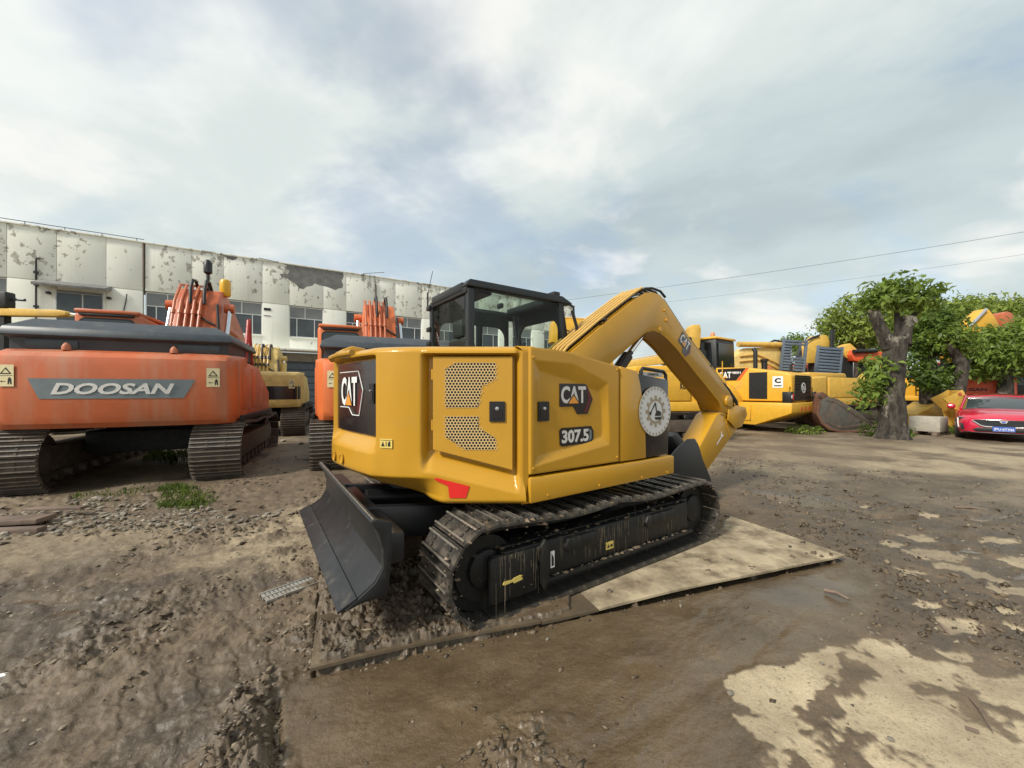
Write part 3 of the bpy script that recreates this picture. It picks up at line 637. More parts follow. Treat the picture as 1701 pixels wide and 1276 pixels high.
def make_track(parent, y, w, pitch, path, shoe, m_shoe, m_frame, wheel_r, x0, x1, singles=True, zbase=0.0):
    P = np.vstack([path, path[:1]]); seg = np.hypot(*np.diff(P, axis=0).T); cum = np.concatenate([[0], np.cumsum(seg)]); T = cum[-1]
    n = max(8, int(round(T/pitch)))
    ctr = path.mean(0)
    # inner chain, the body of the track
    mb = MB(); inner = []; N = 72
    for k in range(N):
        s = T*k/N; x = np.interp(s, cum, P[:,0]); z = np.interp(s, cum, P[:,1])
        d = np.array([np.interp((s+0.01) % T, cum, P[:,0])-x, np.interp((s+0.01) % T, cum, P[:,1])-z]); d /= max(1e-9, np.hypot(*d)); nn = np.array([d[1], -d[0]])
        o = np.array([x, z])-nn*0.004; i = np.array([x, z])-nn*0.075
        inner.append((o, i))
    for k in range(N):
        (o0, i0), (o1, i1) = inner[k], inner[(k+1) % N]
        b = len(mb.v)
        for yy in (y-w*0.17, y+w*0.17):
            mb.v += [(o0[0], yy, o0[1]), (o1[0], yy, o1[1]), (i1[0], yy, i1[1]), (i0[0], yy, i0[1])]
        mb.f += [(b, b+1, b+2, b+3), (b+7, b+6, b+5, b+4), (b, b+4, b+5, b+1), (b+3, b+2, b+6, b+7)]
    tr = mb.build('track', m_frame, parent, smooth=False)
    jn = MB()
    shoev = [v.co.copy() for v in shoe.vertices]; shoef = [tuple(p.vertices) for p in shoe.polygons]
    for k in range(n):
        s = T*(k+0.5)/n
        x = np.interp(s, cum, P[:,0]); z = np.interp(s, cum, P[:,1])
        xa = np.interp((s-pitch*0.35) % T, cum, P[:,0]); za = np.interp((s-pitch*0.35) % T, cum, P[:,1])
        xb = np.interp((s+pitch*0.35) % T, cum, P[:,0]); zb = np.interp((s+pitch*0.35) % T, cum, P[:,1])
        d = Vector((xb-xa, 0, zb-za)).normalized(); nn = Vector((d.z, 0, -d.x))
        mtx = Matrix.Translation((x, y, z)) @ Matrix((d, Vector((0,1,0)), nn)).transposed().to_4x4()
        if Vector((x-ctr[0], 0, z-ctr[1])).dot(nn) < 0:
            pass
        if singles:
            o = link('track_shoe', shoe, tr); o.matrix_local = mtx
        else: jn.add([mtx @ v for v in shoev], shoef)
    if not singles: jn.build('track_shoes', m_shoe, tr, smooth=False, kind='stuff')
    # track frame, wheels and rollers
    fr = MB(); zc = zbase+wheel_r
    fr.box(x0+0.12, x1-0.12, y-w*0.30, y+w*0.30, zc-wheel_r*0.40, zc+wheel_r*0.42)
    fb = fr.build('track_frame', m_frame, parent, 0.012)
    for xx, nm in ((x0, 'drive_sprocket'), (x1, 'idler_wheel')):
        rr = (wheel_r-0.075)
        MB().lathe([(-w*0.22, rr*0.8), (-w*0.22, rr), (-w*0.12, rr), (-w*0.10, rr*0.85), (w*0.10, rr*0.85), (w*0.12, rr), (w*0.22, rr), (w*0.22, rr*0.8)], (xx, y, zc), (0,1,0), 24).build(nm, m_frame, parent)
        for s in (-1, 1):
            MB().lathe([(0, rr*0.62), (w*0.06, rr*0.58), (w*0.10, rr*0.3)], (xx, y+s*w*0.22, zc), (0, s, 0), 16).build('hub', m_frame, parent)
    nrol = max(4, int((x1-x0)/0.42)); rm = None
    for k in range(nrol):
        xx = x0+(x1-x0)*(k+1)/(nrol+1)
        ro = link('roller', rm, parent) if rm else MB().lathe([(-w*0.25, 0.07), (-w*0.25, 0.095), (w*0.25, 0.095), (w*0.25, 0.07)], (0,0,0), (0,1,0), 14).build('roller', m_frame, parent)
        rm = ro.data; ro.location = (xx, y, zbase+0.16)
    return tr, fb

def cat_badge(parent, fr, w, h, plate=True, outline=None):
    """black hexagon plate, CAT letters and the orange triangle"""
    k = w
    if plate:
        pts = [(-0.5*k, 0.5*h), (0.30*k, 0.5*h), (0.5*k, -0.02*h), (0.34*k, -0.5*h), (0.02*k, -0.5*h), (-0.10*k, -0.24*h), (-0.5*k, -0.24*h)]
        fr.poly('badge_plate', M['panelblack'], parent, pts, 0.002, 0.004)
        fr.poly('badge_stripe', M['darkred'], parent, [(0.30*k, 0.46*h), (0.46*k, -0.02*h), (0.31*k, -0.45*h), (0.22*k, -0.45*h), (0.36*k, -0.02*h)], 0.0045, 0.0055)
    fr.text('lettering', 'CAT', M['offwhite'], parent, 0.74*k, 0.56*h, 0.006, 0.03, a=-0.09*k, b=0.14*h)
    fr.poly('badge_triangle_edge', M['panelblack'], parent, [(-0.30*k, -0.155*h), (0.10*k, -0.155*h), (-0.10*k, 0.17*h)], 0.0075, 0.0085)
    fr.poly('badge_triangle', M['tri'], parent, [(-0.25*k, -0.14*h), (0.05*k, -0.14*h), (-0.10*k, 0.11*h)], 0.009, 0.010)

def latch(parent, fr, w, h):
    lp = fr.poly('latch', M['black'], parent, [(-w/2, -h/2), (w/2, -h/2), (w/2, h/2), (-w/2, h/2)], 0.0, 0.012, 0.003)
    fr.poly('latch_paddle', M['panelblack'], lp, [(-w*0.33, -h*0.36), (w*0.33, -h*0.36), (w*0.33, h*0.10), (-w*0.33, h*0.10)], 0.0125, 0.016, 0.002)
    MB().lathe([(0, w*0.13), (0.010, w*0.12), (0.012, w*0.05)], fr.p(0, h*0.14, 0.012), fr.n, 12).build('lock', M['silver'], lp)
    return lp
def warning_label(parent, fr, w, h, m=None):
    lb = fr.poly('warning_label', m or M['label'], parent, [(-w/2, -h/2), (w/2, -h/2), (w/2, h/2), (-w/2, h/2)], 0.0015, 0.003)
    return lb

# ------------------------------------------------------------------ the yellow excavator in the middle
FX = Vector((0.832, 0.555, 0)).normalized()
EX = thing('compact_excavator', 'glossy yellow compact excavator with black blade and bent boom, standing on sheets in the mud', 'excavator',
           (-0.233, 3.657, 0), math.atan2(FX.y, FX.x))
def cw_base(s):
    """plan outline of the counterweight; s runs from the right corner (0) to the left corner (1)"""
    return _cw(s)
_pts = [(-0.315,-1.03), (-0.318,-1.068), (-0.327,-1.08), (-0.62,-0.885), (-0.90,-0.697), (-1.055,-0.565), (-1.165,-0.43), (-1.215,-0.2), (-1.25,0.0), (-1.28,0.2),
        (-1.285,0.34), (-1.245,0.49), (-1.12,0.62), (-0.90,0.75), (-0.62,0.92), (-0.327,1.08), (-0.318,1.068), (-0.315,1.03)]
_pa = np.array(_pts); _cs = np.concatenate([[0], np.cumsum(np.hypot(*np.diff(_pa, axis=0).T))]); CW_L = _cs[-1]
# smooth the outline by local averaging
_fs = np.linspace(0, CW_L, 600); _fx_ = np.interp(_fs, _cs, _pa[:,0]); _fy_ = np.interp(_fs, _cs, _pa[:,1])
def _sm(a, k):
    p = np.concatenate([2*a[0]-a[1:k+1][::-1], a, 2*a[-1]-a[-k-1:-1][::-1]]); w = np.hanning(2*k+1); w /= w.sum(); return np.convolve(p, w, 'valid')
_sx = _sm(_fx_, 16); _sy = _sm(_fy_, 16)
_wt = smoothstep(0.10, 0.30, _fs)*smoothstep(CW_L-0.10, CW_L-0.30, _fs)
_fx_ = _fx_*(1-_wt)+_sx*_wt; _fy_ = _fy_*(1-_wt)+_sy*_wt
def _cw(u):
    x = np.interp(u, _fs, _fx_); y = np.interp(u, _fs, _fy_)
    e = 0.004; dx = np.interp(np.minimum(u+e, CW_L), _fs, _fx_)-np.interp(np.maximum(u-e, 0), _fs, _fx_); dy = np.interp(np.minimum(u+e, CW_L), _fs, _fy_)-np.interp(np.maximum(u-e, 0), _fs, _fy_)
    l = np.hypot(dx, dy); return x, y, -dy/l, dx/l
def cw_u_at_y(y):
    return float(np.interp(y, _fy_, _fs))
UC = float(_fs[np.argmin(np.hypot(_fx_+0.327, _fy_+1.08))])      # corner
UD0, UD1 = UC+0.085, UC+0.085+0.545                               # mesh door, right and left edge
def counterweight():
    nu, nv = 300, 110
    us = np.linspace(0, CW_L, nu); vs = np.linspace(0, 1, nv)
    U, V = np.meshgrid(us, vs)
    X, Y, NX, NY = _cw(U)
    NL = np.hypot(NX, NY); NX, NY = NX/NL, NY/NL
    # outward = away from the swing centre
    sgn = np.sign(NX*(X-0.3)+NY*Y); NX *= sgn; NY *= sgn
    um = np.minimum(U, CW_L-U)                   # symmetric coordinate
    zb = 0.737+0.105*smoothstep(UC+0.55, UC+1.15, um)
    Z = zb+V*(1.795-zb)
    off = np.zeros_like(U)
    # door recess on both rear quarters, its floor sloping out to the bumper lip
    inr = smoothstep(UC+0.040, UC+0.075, um)*smoothstep(UD1+0.075, UD1+0.035, um)
    zlo = np.interp(um, [UC, UC+0.1, UD1], [0.93, 0.955, 1.085])
    ramp = np.clip((Z-(zlo-0.135))/0.125, 0, 1)*smoothstep(1.745, 1.725, Z)
    off -= 0.085*inr*ramp
    lip = smoothstep(UD1+0.20, UD1-0.08, um)
    off -= 0.022*lip*smoothstep(zlo-0.16, zlo-0.01, Z)*(1-inr)
    # rear door recess
    ym = np.abs(Y)
    inb = smoothstep(0.425, 0.395, np.abs(Y+0.035))*(um > UC+0.8)
    off -= 0.070*inb*smoothstep(1.06, 1.185, Z)*smoothstep(1.745, 1.725, Z)
    off += 0.012*smoothstep(0.55, 0.40, ym)*(um > UC+0.8)*smoothstep(1.20, 1.05, Z)*smoothstep(0.86, 0.96, Z)
    # underside facet at the tail
    fac = smoothstep(UC+0.52, UC+0.78, um)
    off -= fac*0.16*np.clip((0.915-Z)/(0.915-0.79), 0, 1)
    # chin edge rounding, top rim rounding
    off -= 0.030*np.clip((zb+0.030-Z)/0.030, 0, 1)**2
    off -= 0.055*np.clip((Z-1.755)/0.040, 0, 1)**2.2
    PX = X+NX*off; PY = Y+NY*off
    rows = [[(PX[i,j], PY[i,j], Z[i,j]) for j in range(nu)] for i in range(nv)]
    mb = MB().grid(rows)
    # top deck
    rim = rows[-1]; inner = [(p[0]*0.86+0.05, p[1]*0.86, 1.80) for p in rim]
    b = len(mb.v); mb.v += inner
    off0 = (nv-1)*nu
    for j in range(nu-1): mb.f.append((off0+j, off0+j+1, b+j+1, b+j))
    mb.f.append(tuple(range(b+nu-1, b-1, -1)))
    bot = [(p[0]*0.9, p[1]*0.9, p[2]+0.02) for p in rows[0]]; b2 = len(mb.v); mb.v += bot
    for j in range(nu-1): mb.f.append((j+1, j, b2+j, b2+j+1))
    mb.f.append(tuple(range(b2, b2+nu)))
    return mb.build('counterweight', M['yellow'], EX, angle=50)
CWT = counterweight()

# mesh door on the right rear quarter
def mesh_door():
    p0 = _cw(UC+0.06); p1 = _cw(UD1+0.03)
    A = Vector((p1[0], p1[1], 0)); B = Vector((p0[0], p0[1], 0))     # image left -> right
    right = (B-A).normalized(); nrm = right.cross(Vector((0,0,1)))
    L = (B-A).length
    fr = Frame(A-nrm*0.055+Vector((0,0,0.95)), right, (0,0,1))
    xl, xr = 0.035, L-0.030
    zt = 1.725-0.95
    pts = [(xl, 1.100-0.95), (xr, 0.962-0.95), (xr, zt), (xl, zt)]
    d = fr.poly('engine_door', M['yellow_door'], EX, pts, 0.0, 0.030, 0.0035)
    # photo pixels on the door plane give the vent outlines
    W_ = xr-xl
    def q(px, py):   # px 703..848 -> across, py -> height
        a = xl+W_*(px-703)/145.0; z = 1.5+(648-py)/644*2.57; return (a, z-0.95)
    v1 = [q(726,612), q(746,602), q(817,602), q(817,629), q(792,642), q(786,677), q(726,677)]
    v2 = [q(726,693), q(786,693), q(787,712), q(817,729), q(817,748), q(762,748), q(726,727)]
    for vv in (v1, v2):
        back = fr.poly('vent_shade', M['dark'], d, vv, 0.0302, 0.0305)  # flat black sheet on the door stands in for shade behind the mesh
        ax = np.array([p[0] for p in vv]); ay = np.array([p[1] for p in vv])
        r = 0.0126; rh = 0.0086
        mb = MB(); row = 0; yy = ay.min()-r
        P2 = [(a, b) for a, b in vv]
        dx = r*math.sqrt(3); dyy = r*1.5
        while yy < ay.max()+r:
            xx = ax.min()-dx+(dx/2 if row % 2 else 0)
            while xx < ax.max()+dx:
                if poly_sd(np.array([xx]), np.array([yy]), P2)[0] > -0.004:
                    hexo = ngon(xx, yy, r*1.003, 6, ph=math.pi/6); circ = ngon(xx, yy, rh, 12, ph=math.pi/6)
                    b = len(mb.v)
                    mb.v += [tuple(fr.p(a, c, 0.0330)) for a, c in hexo]+[tuple(fr.p(a, c, 0.0330)) for a, c in circ]+[tuple(fr.p(a, c, 0.0308)) for a, c in circ]
                    for k in range(6):
                        k2 = (k+1) % 6; c0 = b+6+2*k; c1 = b+6+2*k+1; c2 = b+6+(2*k+2) % 12
                        mb.f += [(b+k, b+k2, c2, c1, c0)]
                    for k in range(12): mb.f.append((b+6+k, b+6+(k+1) % 12, b+18+(k+1) % 12, b+18+k))
                xx += dx
            yy += dyy; row += 1
        mb.build('vent_mesh', M['meshpaint'], d, smooth=False)
    lf = Frame(fr.p(xl+W_*(820-703)/145.0, 1.5+(648-684)/644*2.57-0.95, 0.030), right, (0,0,1))
    latch(d, lf, 0.105, 0.135)
    for k in (0.28, 0.62): MB().cyl(fr.p(xl-0.004, k, 0.022), fr.p(xl-0.004, k+0.07, 0.022), 0.009, 10).build('hinge', M['yellow'], d)
M['meshpaint'] = mat('mesh_paint', (0.66, 0.46, 0.20), 0.4, var=0.05)
mesh_door()

# black rear door with badge
def rear_door():
    fr = Frame((-1.184, -0.035, 1.445), (0.125,-0.79,0), (0,0,1))
    w, h = 0.775, 0.525
    def bulge(a): return -0.012*(abs(a)/0.41)**2
    nu = 24; top = []
    rows = []
    for zz in (-h/2, h/2): rows.append([tuple(fr.p(-w/2+w*i/nu, zz, bulge(-w/2+w*i/nu)+0.012)) for i in range(nu+1)])
    rows2 = [[tuple(fr.p(-w/2+w*i/nu, zz, bulge(-w/2+w*i/nu)-0.02)) for i in range(nu+1)] for zz in (-h/2, h/2)]
    d = MB().grid(rows).grid(rows2).build('rear_door', M['panelblack'], EX)
    # decal pieces follow a tangent frame at their own place
    def tang(a, b):
        e = 0.02; p = fr.p(a, b, bulge(a)+0.012); q = fr.p(a+e, b, bulge(a+e)+0.012); o = fr.p(a-e, b, bulge(a-e)+0.012)
        return Frame(p, q-o, (0,0,1))
    f1 = tang(-0.09, 0.045)
    f1.text('lettering', 'CAT', M['white'], d, 0.335, 0.225, 0.006, 0.03)
    f1.poly('badge_triangle_edge', M['panelblack'], d, [(-0.085, -0.116), (0.085, -0.116), (0.0, 0.01)], 0.008, 0.009)
    f1.poly('badge_triangle', M['tri'], d, [(-0.065, -0.108), (0.065, -0.108), (0.0, -0.01)], 0.0095, 0.0105)
    out = [(-0.20, 0.15), (0.195, 0.15), (0.275, 0.01), (0.205, -0.18), (0.075, -0.18), (0.0, -0.125), (-0.19, -0.125)]
    mb = MB()
    for i in range(len(out)-1): mb.tube([f1.p(*out[i], 0.006-0.02*max(0, out[i][0]-0.1)), f1.p(*out[i+1], 0.006-0.02*max(0, out[i+1][0]-0.1))], 0.0038, 6)
    mb.build('badge_outline', M['white'], d)
    f1.poly('badge_stripe', M['darkred'], d, [(0.20, 0.02), (0.255, 0.01), (0.19, -0.165), (0.15, -0.165)], -0.004, 0.001)
    latch(d, tang(0.325, 0.03), 0.07, 0.14)
rear_door()
# hinge block folded over the rim above the rear door
MB().prism([(-1.31,1.745),(-1.29,1.80),(-1.22,1.83),(-1.12,1.815),(-1.12,1.77),(-1.22,1.735)], -0.10, 0.20, 'y').build('rim_hinge', M['yellow'], EX, 0.012)
MB().tube([(-1.285,0.36,1.752),(-1.305,0.30,1.762),(-1.305,-0.10,1.762),(-1.27,-0.34,1.758)], 0.022, 10).build('rim_bar', M['yellow'], EX)
# tie-down holes, reflector, label on the counterweight
def cw_frame(u, z, lift=0.0):
    x, y, nx, ny = _cw(u); n = Vector((nx, ny, 0)).normalized()
    if n.dot(Vector((x-0.3, y, 0))) < 0: n = -n
    return Frame(Vector((x, y, z))+n*lift, Vector((0,0,1)).cross(n), (0,0,1))
for yy in (0.03, 0.20):
    f = cw_frame(cw_u_at_y(yy), 0.975, 0.020)
    h = MB().lathe([(0, 0.040), (0.006, 0.040), (0.006, 0.030), (-0.03, 0.028), (-0.031, 0.001)], f.o, f.n, 20).build('tie_down_hole', M['yellow_door'], EX)
def cw_patch(name, m, pts, parent, lift=0.003):
    """sticker that hugs the counterweight; pts in (u, z), convex-ish, drawn as a fan grid"""
    us = [p[0] for p in pts]
    mb = MB()
    n = 14
    for i in range(len(pts)):
        pass
    # triangulate densely by strips between successive u
    u0, u1 = min(us), max(us); cols = 28; prev = None
    for k in range(cols+1):
        u = u0+(u1-u0)*k/cols; zs = []
        for i in range(len(pts)):
            a = pts[i]; b = pts[(i+1) % len(pts)]
            if abs(a[0]-b[0]) < 1e-9: continue
            if min(a[0], b[0])-1e-7 <= u <= max(a[0], b[0])+1e-7:
                zs.append(a[1]+(b[1]-a[1])*(u-a[0])/(b[0]-a[0]))
        lo, hi = min(zs), max(zs)
        f = cw_frame(u, 0, lift)
        col = [(f.o.x, f.o.y, lo+(hi-lo)*j/4) for j in range(5)]
        if prev:
            mb.grid([prev, col])
        prev = col
    return mb.build(name, m, parent)
cw_patch('reflector', M['red'], [(UC+0.375, 0.862), (UC+0.60, 0.918), (UC+0.61, 0.905), (UC+0.475, 0.840), (UC+0.515, 0.783), (UC+0.40, 0.783)], EX, 0.005)
fl = cw_frame(cw_u_at_y(-0.525), 1.140, 0.004)
wl_ = warning_label(EX, fl, 0.095, 0.062)
fl.poly('print_border', M['print'], wl_, [(-0.043, 0.020), (0.043, 0.020), (0.043, 0.023), (-0.043, 0.023)], 0.0035, 0.0042)
fl.poly('print_triangle', M['print'], wl_, [(-0.038, -0.02), (-0.010, -0.02), (-0.024, 0.014)], 0.0035, 0.0042)
fl.poly('print_figure', M['print'], wl_, [(0.014, -0.02), (0.034, -0.02), (0.034, 0.012), (0.024, 0.016), (0.014, 0.0)], 0.0035, 0.0042)
fl.poly('print_bar', M['print'], wl_, [(-0.002, -0.02), (0.004, -0.02), (0.004, 0.014), (-0.002, 0.014)], 0.0035, 0.0042)

# inner body
_in = [(-0.25,-0.95),(-0.80,-0.58),(-1.0,-0.40),(-1.02,0.40),(-0.80,0.60),(-0.25,0.95),(1.28,0.95),(1.28,-0.95)]
MB().prism(_in, 0.80, 0.93, 'z').build('machine_deck', M['dark'], EX)
MB().prism([(-0.25,-0.98),(-0.80,-0.56),(-0.98,-0.38),(-0.98,-0.02),(0.95,-0.02),(0.95,-0.98)], 0.93, 1.60, 'z').build('inner_body', M['dark'], EX)
MB().prism([(-0.30,-0.98),(-0.85,-0.60),(-1.05,-0.40),(-1.05,0.40),(-0.85,0.60),(-0.22,0.98),(-0.22,-0.98)], 1.60, 1.788, 'z').build('hood', M['yellow'], EX, 0.02)
bx('left_side_panel', M['yellow'], EX, -0.33, 1.25, 1.03, 1.08, 0.74, 1.10, 0.012)
bx('slew_ring', M['dark'], EX, 0.0, 1.1, -0.5, 0.5, 0.55, 0.82)
# right hand doors and sill
top_line = [(-0.327,1.797), (-0.07,1.793), (0.063,1.780), (0.587,1.694), (0.815,1.657)]
def ztop(x): return float(np.interp(x, [p[0] for p in top_line], [p[1] for p in top_line]))
def side_door():
    x0, x1 = -0.300, 0.588; zb = 0.925
    nx, nz_ = 120, 100; y0 = -1.082
    poly = [(-0.262, 0.985), (0.475, 1.075), (0.455, 1.555), (0.10, 1.690), (-0.262, 1.700)]
    xs = np.linspace(x0, x1, nx); ts = np.linspace(0, 1, nz_)
    Xg = np.tile(xs, (nz_, 1)); zt = np.array([ztop(x) for x in xs]); Zg = zb+ts[:,None]*(zt-zb)[None,:]
    sd = poly_sd(Xg.ravel(), Zg.ravel(), poly).reshape(Xg.shape)
    wd = 0.055+0.10*smoothstep(1.35, 1.72, Zg)*smoothstep(-0.3, 0.2, Xg)+0.06*smoothstep(1.2, 1.0, Zg)*smoothstep(0.0, 0.5, Xg)
    dep = 0.026*np.clip(sd/wd, 0, 1)
    ed = np.minimum.reduce([Xg-x0, x1-Xg, Zg-zb, (zt[None,:]-Zg)])
    rnd = 0.014*np.clip(1-ed/0.014, 0, 1)**2
    Yg = y0+dep+rnd
    Yg[:, 0] = y0+0.03; Yg[:, -1] = y0+0.03; Yg[0, :] = y0+0.03; Yg[-1, :] = y0+0.10
    return MB().grid([[(Xg[i,j], Yg[i,j], Zg[i,j]) for j in range(nx)] for i in range(nz_)]).build('side_door', M['yellow'], EX, angle=60)
SD = side_door()
f_side = Frame((0, -1.058, 0), (1,0,0), (0,0,1))
fb = Frame((0.145, -1.0565, 1.434), (1,0,0), (0,0,1)); cat_badge(SD, fb, 0.330, 0.225)
fn = Frame((0.153, -1.0565, 1.163), (1,0,0), (0,0,1))
fn.poly('badge_plate', M['panelblack'], SD, [(-0.17,-0.055), (-0.175,0.05), (-0.15,0.065), (0.14,0.065), (0.165,0.03), (0.165,-0.03), (0.14,-0.062), (-0.15,-0.068)], 0.002, 0.004)
fn.poly('badge_stripe', M['greystripe'], SD, [(0.115,0.05), (0.145,0.03), (0.145,-0.03), (0.115,-0.05), (0.125,0)], 0.0045, 0.0055)
fn.text('lettering', '307.5', M['offwhite'], SD, 0.265, 0.095, 0.006, 0.035, a=-0.02)
latch(SD, Frame((-0.169, -1.060, 1.353), (1,0,0), (0,0,1)), 0.095, 0.135)
for (xx, zz) in ((-0.27,0.97),(-0.27,1.72),(0.555,0.97),(0.555,1.66)):
    MB().lathe([(0,0.011),(0.005,0.011),(0.008,0.006)], (xx,-1.083,zz), (0,-1,0), 8).build('bolt', M['yellow'], SD)
for xx in (-0.15, 0.35, 0.85, 1.2): MB().lathe([(0,0.010),(0.005,0.010),(0.007,0.005)], (xx,-1.089,0.775), (0,-1,0), 8).build('bolt', M['yellow'], EX)
# narrow front panel beside the door
MB().prism([(0.600,0.925), (0.925,0.925), (0.91,1.30), (0.85,1.55), (0.815,ztop(0.815)), (0.600,ztop(0.600))], -1.080, -1.00, 'y').build('front_side_panel', M['yellow'], EX, 0.012)
# black corner panel
MB().prism([(0.80,0.925), (1.250,0.925), (1.250,1.59), (0.80,1.64)], -1.066, -0.94, 'y').build('corner_panel', M['panelblack'], EX, 0.010)
# sill
SL = MB().prism([(-0.298,0.737), (1.305,0.752), (1.305,0.912), (-0.298,0.912)], -1.088, -0.98, 'y').build('side_sill', M['yellow'], EX, 0.014)
MB().prism([(-1.06,0.752), (-1.0,0.74), (-0.2,0.74), (-0.2,0.90), (-1.06,0.90)], 1.306, 1.32, 'x').build('sill_end', M['yellow'], EX, 0.004)
# round sticker: white ring, gear and a small excavator drawing
def sticker():
    fr = Frame((1.035, -1.0845, 1.318), (1,0,0), (0,0,1))
    r = 0.215
    d = fr.poly('round_sticker', M['sticker'], EX, ngon(0, 0, r, 48), 0.001, 0.003)
    ring = MB()
    for k in range(56):
        t = 2*math.pi*k/56
        if k % 2: continue
        a0, a1 = t, t+2*math.pi/56*0.9
        ring.add([fr.p(r*0.86*math.cos(a0), r*0.86*math.sin(a0), 0.0045), fr.p(r*0.95*math.cos(a0), r*0.95*math.sin(a0), 0.0045), fr.p(r*0.95*math.cos(a1), r*0.95*math.sin(a1), 0.0045), fr.p(r*0.86*math.cos(a1), r*0.86*math.sin(a1), 0.0045)], [(0,1,2,3)])
    ring.build('print_ring', M['concrete'], d, smooth=False, kind='stuff')
    gear = []
    for k in range(12):
        t = 2*math.pi*k/12
        for dt, rr in ((-0.16, 0.50), (-0.11, 0.63), (0.11, 0.63), (0.16, 0.50)): gear.append((r*rr*math.cos(t+dt), r*rr*math.sin(t+dt)))
    fr.poly('print_gear', M['gear'], d, gear, 0.004, 0.0046)
    fr.poly('print_disc', M['sticker'], d, ngon(0, 0, r*0.40, 32), 0.005, 0.0056)
    k = r*0.55
    fr.poly('print_machine', M['print'], d, [(-0.1*k,-0.35*k), (0.6*k,-0.35*k), (0.62*k,-0.1*k), (0.35*k,0.05*k), (0.1*k,0.02*k), (-0.05*k,-0.15*k)], 0.006, 0.0066)
    fr.poly('print_machine', M['print'], d, [(0.15*k,-0.05*k), (0.02*k,0.60*k), (-0.10*k,0.66*k), (-0.55*k,0.02*k), (-0.75*k,-0.05*k), (-0.68*k,-0.30*k), (-0.50*k,-0.22*k), (-0.47*k,0.0), (-0.08*k,0.45*k), (0.0,0.0)], 0.006, 0.0066)
    fr.poly('print_machine', M['print'], d, [(-0.15*k,-0.42*k), (0.65*k,-0.42*k), (0.58*k,-0.62*k), (-0.05*k,-0.62*k)], 0.006, 0.0066)
    fr.poly('print_rim', M['gear'], d, [(r*math.cos(t)*s, r*math.sin(t)*s) for s, rng_ in ((1.0, range(0, 49)), (0.975, range(48, -1, -1))) for t in [2*math.pi*q/48 for q in rng_]], 0.0031, 0.0038)
sticker()
# black hoop and plate above the corner panel
hp = MB().tube([(0.90,-1.04,1.62), (0.90,-1.04,1.655), (0.925,-1.04,1.685), (1.21,-1.04,1.665), (1.245,-1.04,1.635), (1.245,-1.04,1.30)], 0.016, 8).build('guard_hoop', M['black'], EX)
bx('hoop_plate', M['sticker'], EX, 0.93, 1.20, -1.043, -1.034, 1.615, 1.655, 0.003)
fh = Frame((1.06, -1.0435, 1.636), (1,0,0), (0,0,1)); fh.text('lettering', 'CONMATCH', M['print'], hp, 0.15, 0.02, 0.002, 0.02)
bx('hoop_strip', M['white'], EX, 0.905, 1.22, -1.05, -1.04, 1.585, 1.603)
for zz in (1.10, 1.25): bx('step_bracket', M['black'], EX, 1.25, 1.275, -1.05, -0.8, zz, zz+0.02)

# cab
CB = MB()
cx0, cx1, cy0, cy1, cz0, cz1 = -0.16, 1.10, 0.08, 1.02, 0.95, 2.545
def post(x0, x1, y0, y1, z0=cz0, z1=cz1): return MB().box(x0, x1, y0, y1, z0, z1)
cab = MB().prism([(cx0-0.02,2.500), (cx0+0.02,2.548), (cx1-0.10,2.535), (cx1+0.04,2.475), (cx1+0.04,2.455), (cx0-0.02,2.478)], cy0-0.01, cy0+0.10, 'y').build('roof_rail', M['black'], EX, 0.012)
MB().prism([(cx0-0.02,2.500), (cx0+0.02,2.548), (cx1-0.10,2.535), (cx1+0.04,2.455), (cx1+0.04,2.43), (cx0-0.02,2.44)], cy1-0.03, cy1+0.02, 'y').xf(Matrix.Translation((0,0,-0.045))).build('roof_rail', M['black'], EX, 0.012)
MB().box(cx0-0.02, 0.16, cy0+0.10, cy1-0.09, 2.45, 2.535).build('roof_panel', M['black'], EX, 0.012)
MB().box(0.82, cx1+0.02, cy0+0.10, cy1-0.09, 2.44, 2.515).build('roof_panel', M['black'], EX, 0.012)
bx('roof_hatch', M['hatch'] if 'hatch' in M else M['glass'], EX, 0.16, 0.82, cy0+0.05, cy1-0.035, 2.472, 2.480)
bx('hatch_handle', M['black'], EX, 0.46, 0.50, 0.50, 0.58, 2.42, 2.475, 0.008)
post(cx0, cx0+0.075, cy0, cy0+0.075, 0.95, 2.47).build('corner_post', M['black'], EX, 0.018)
post(cx0-0.01, cx0+0.055, cy1-0.06, cy1+0.01, 0.95, 2.47).build('corner_post', M['black'], EX, 0.018)
MB().prism([(1.03,0.95),(1.13,0.95),(1.105,2.0),(1.02,2.46),(0.945,2.46),(1.02,2.0)], cy0, cy0+0.06, 'y').build('corner_post', M['black'], EX, 0.012)
MB().prism([(1.03,0.95),(1.13,0.95),(1.105,2.0),(1.02,2.46),(0.945,2.46),(1.02,2.0)], cy1-0.06, cy1, 'y').build('corner_post', M['black'], EX, 0.012)
post(0.42, 0.50, cy1-0.05, cy1, 0.95, 2.47).build('door_post', M['black'], EX, 0.012)
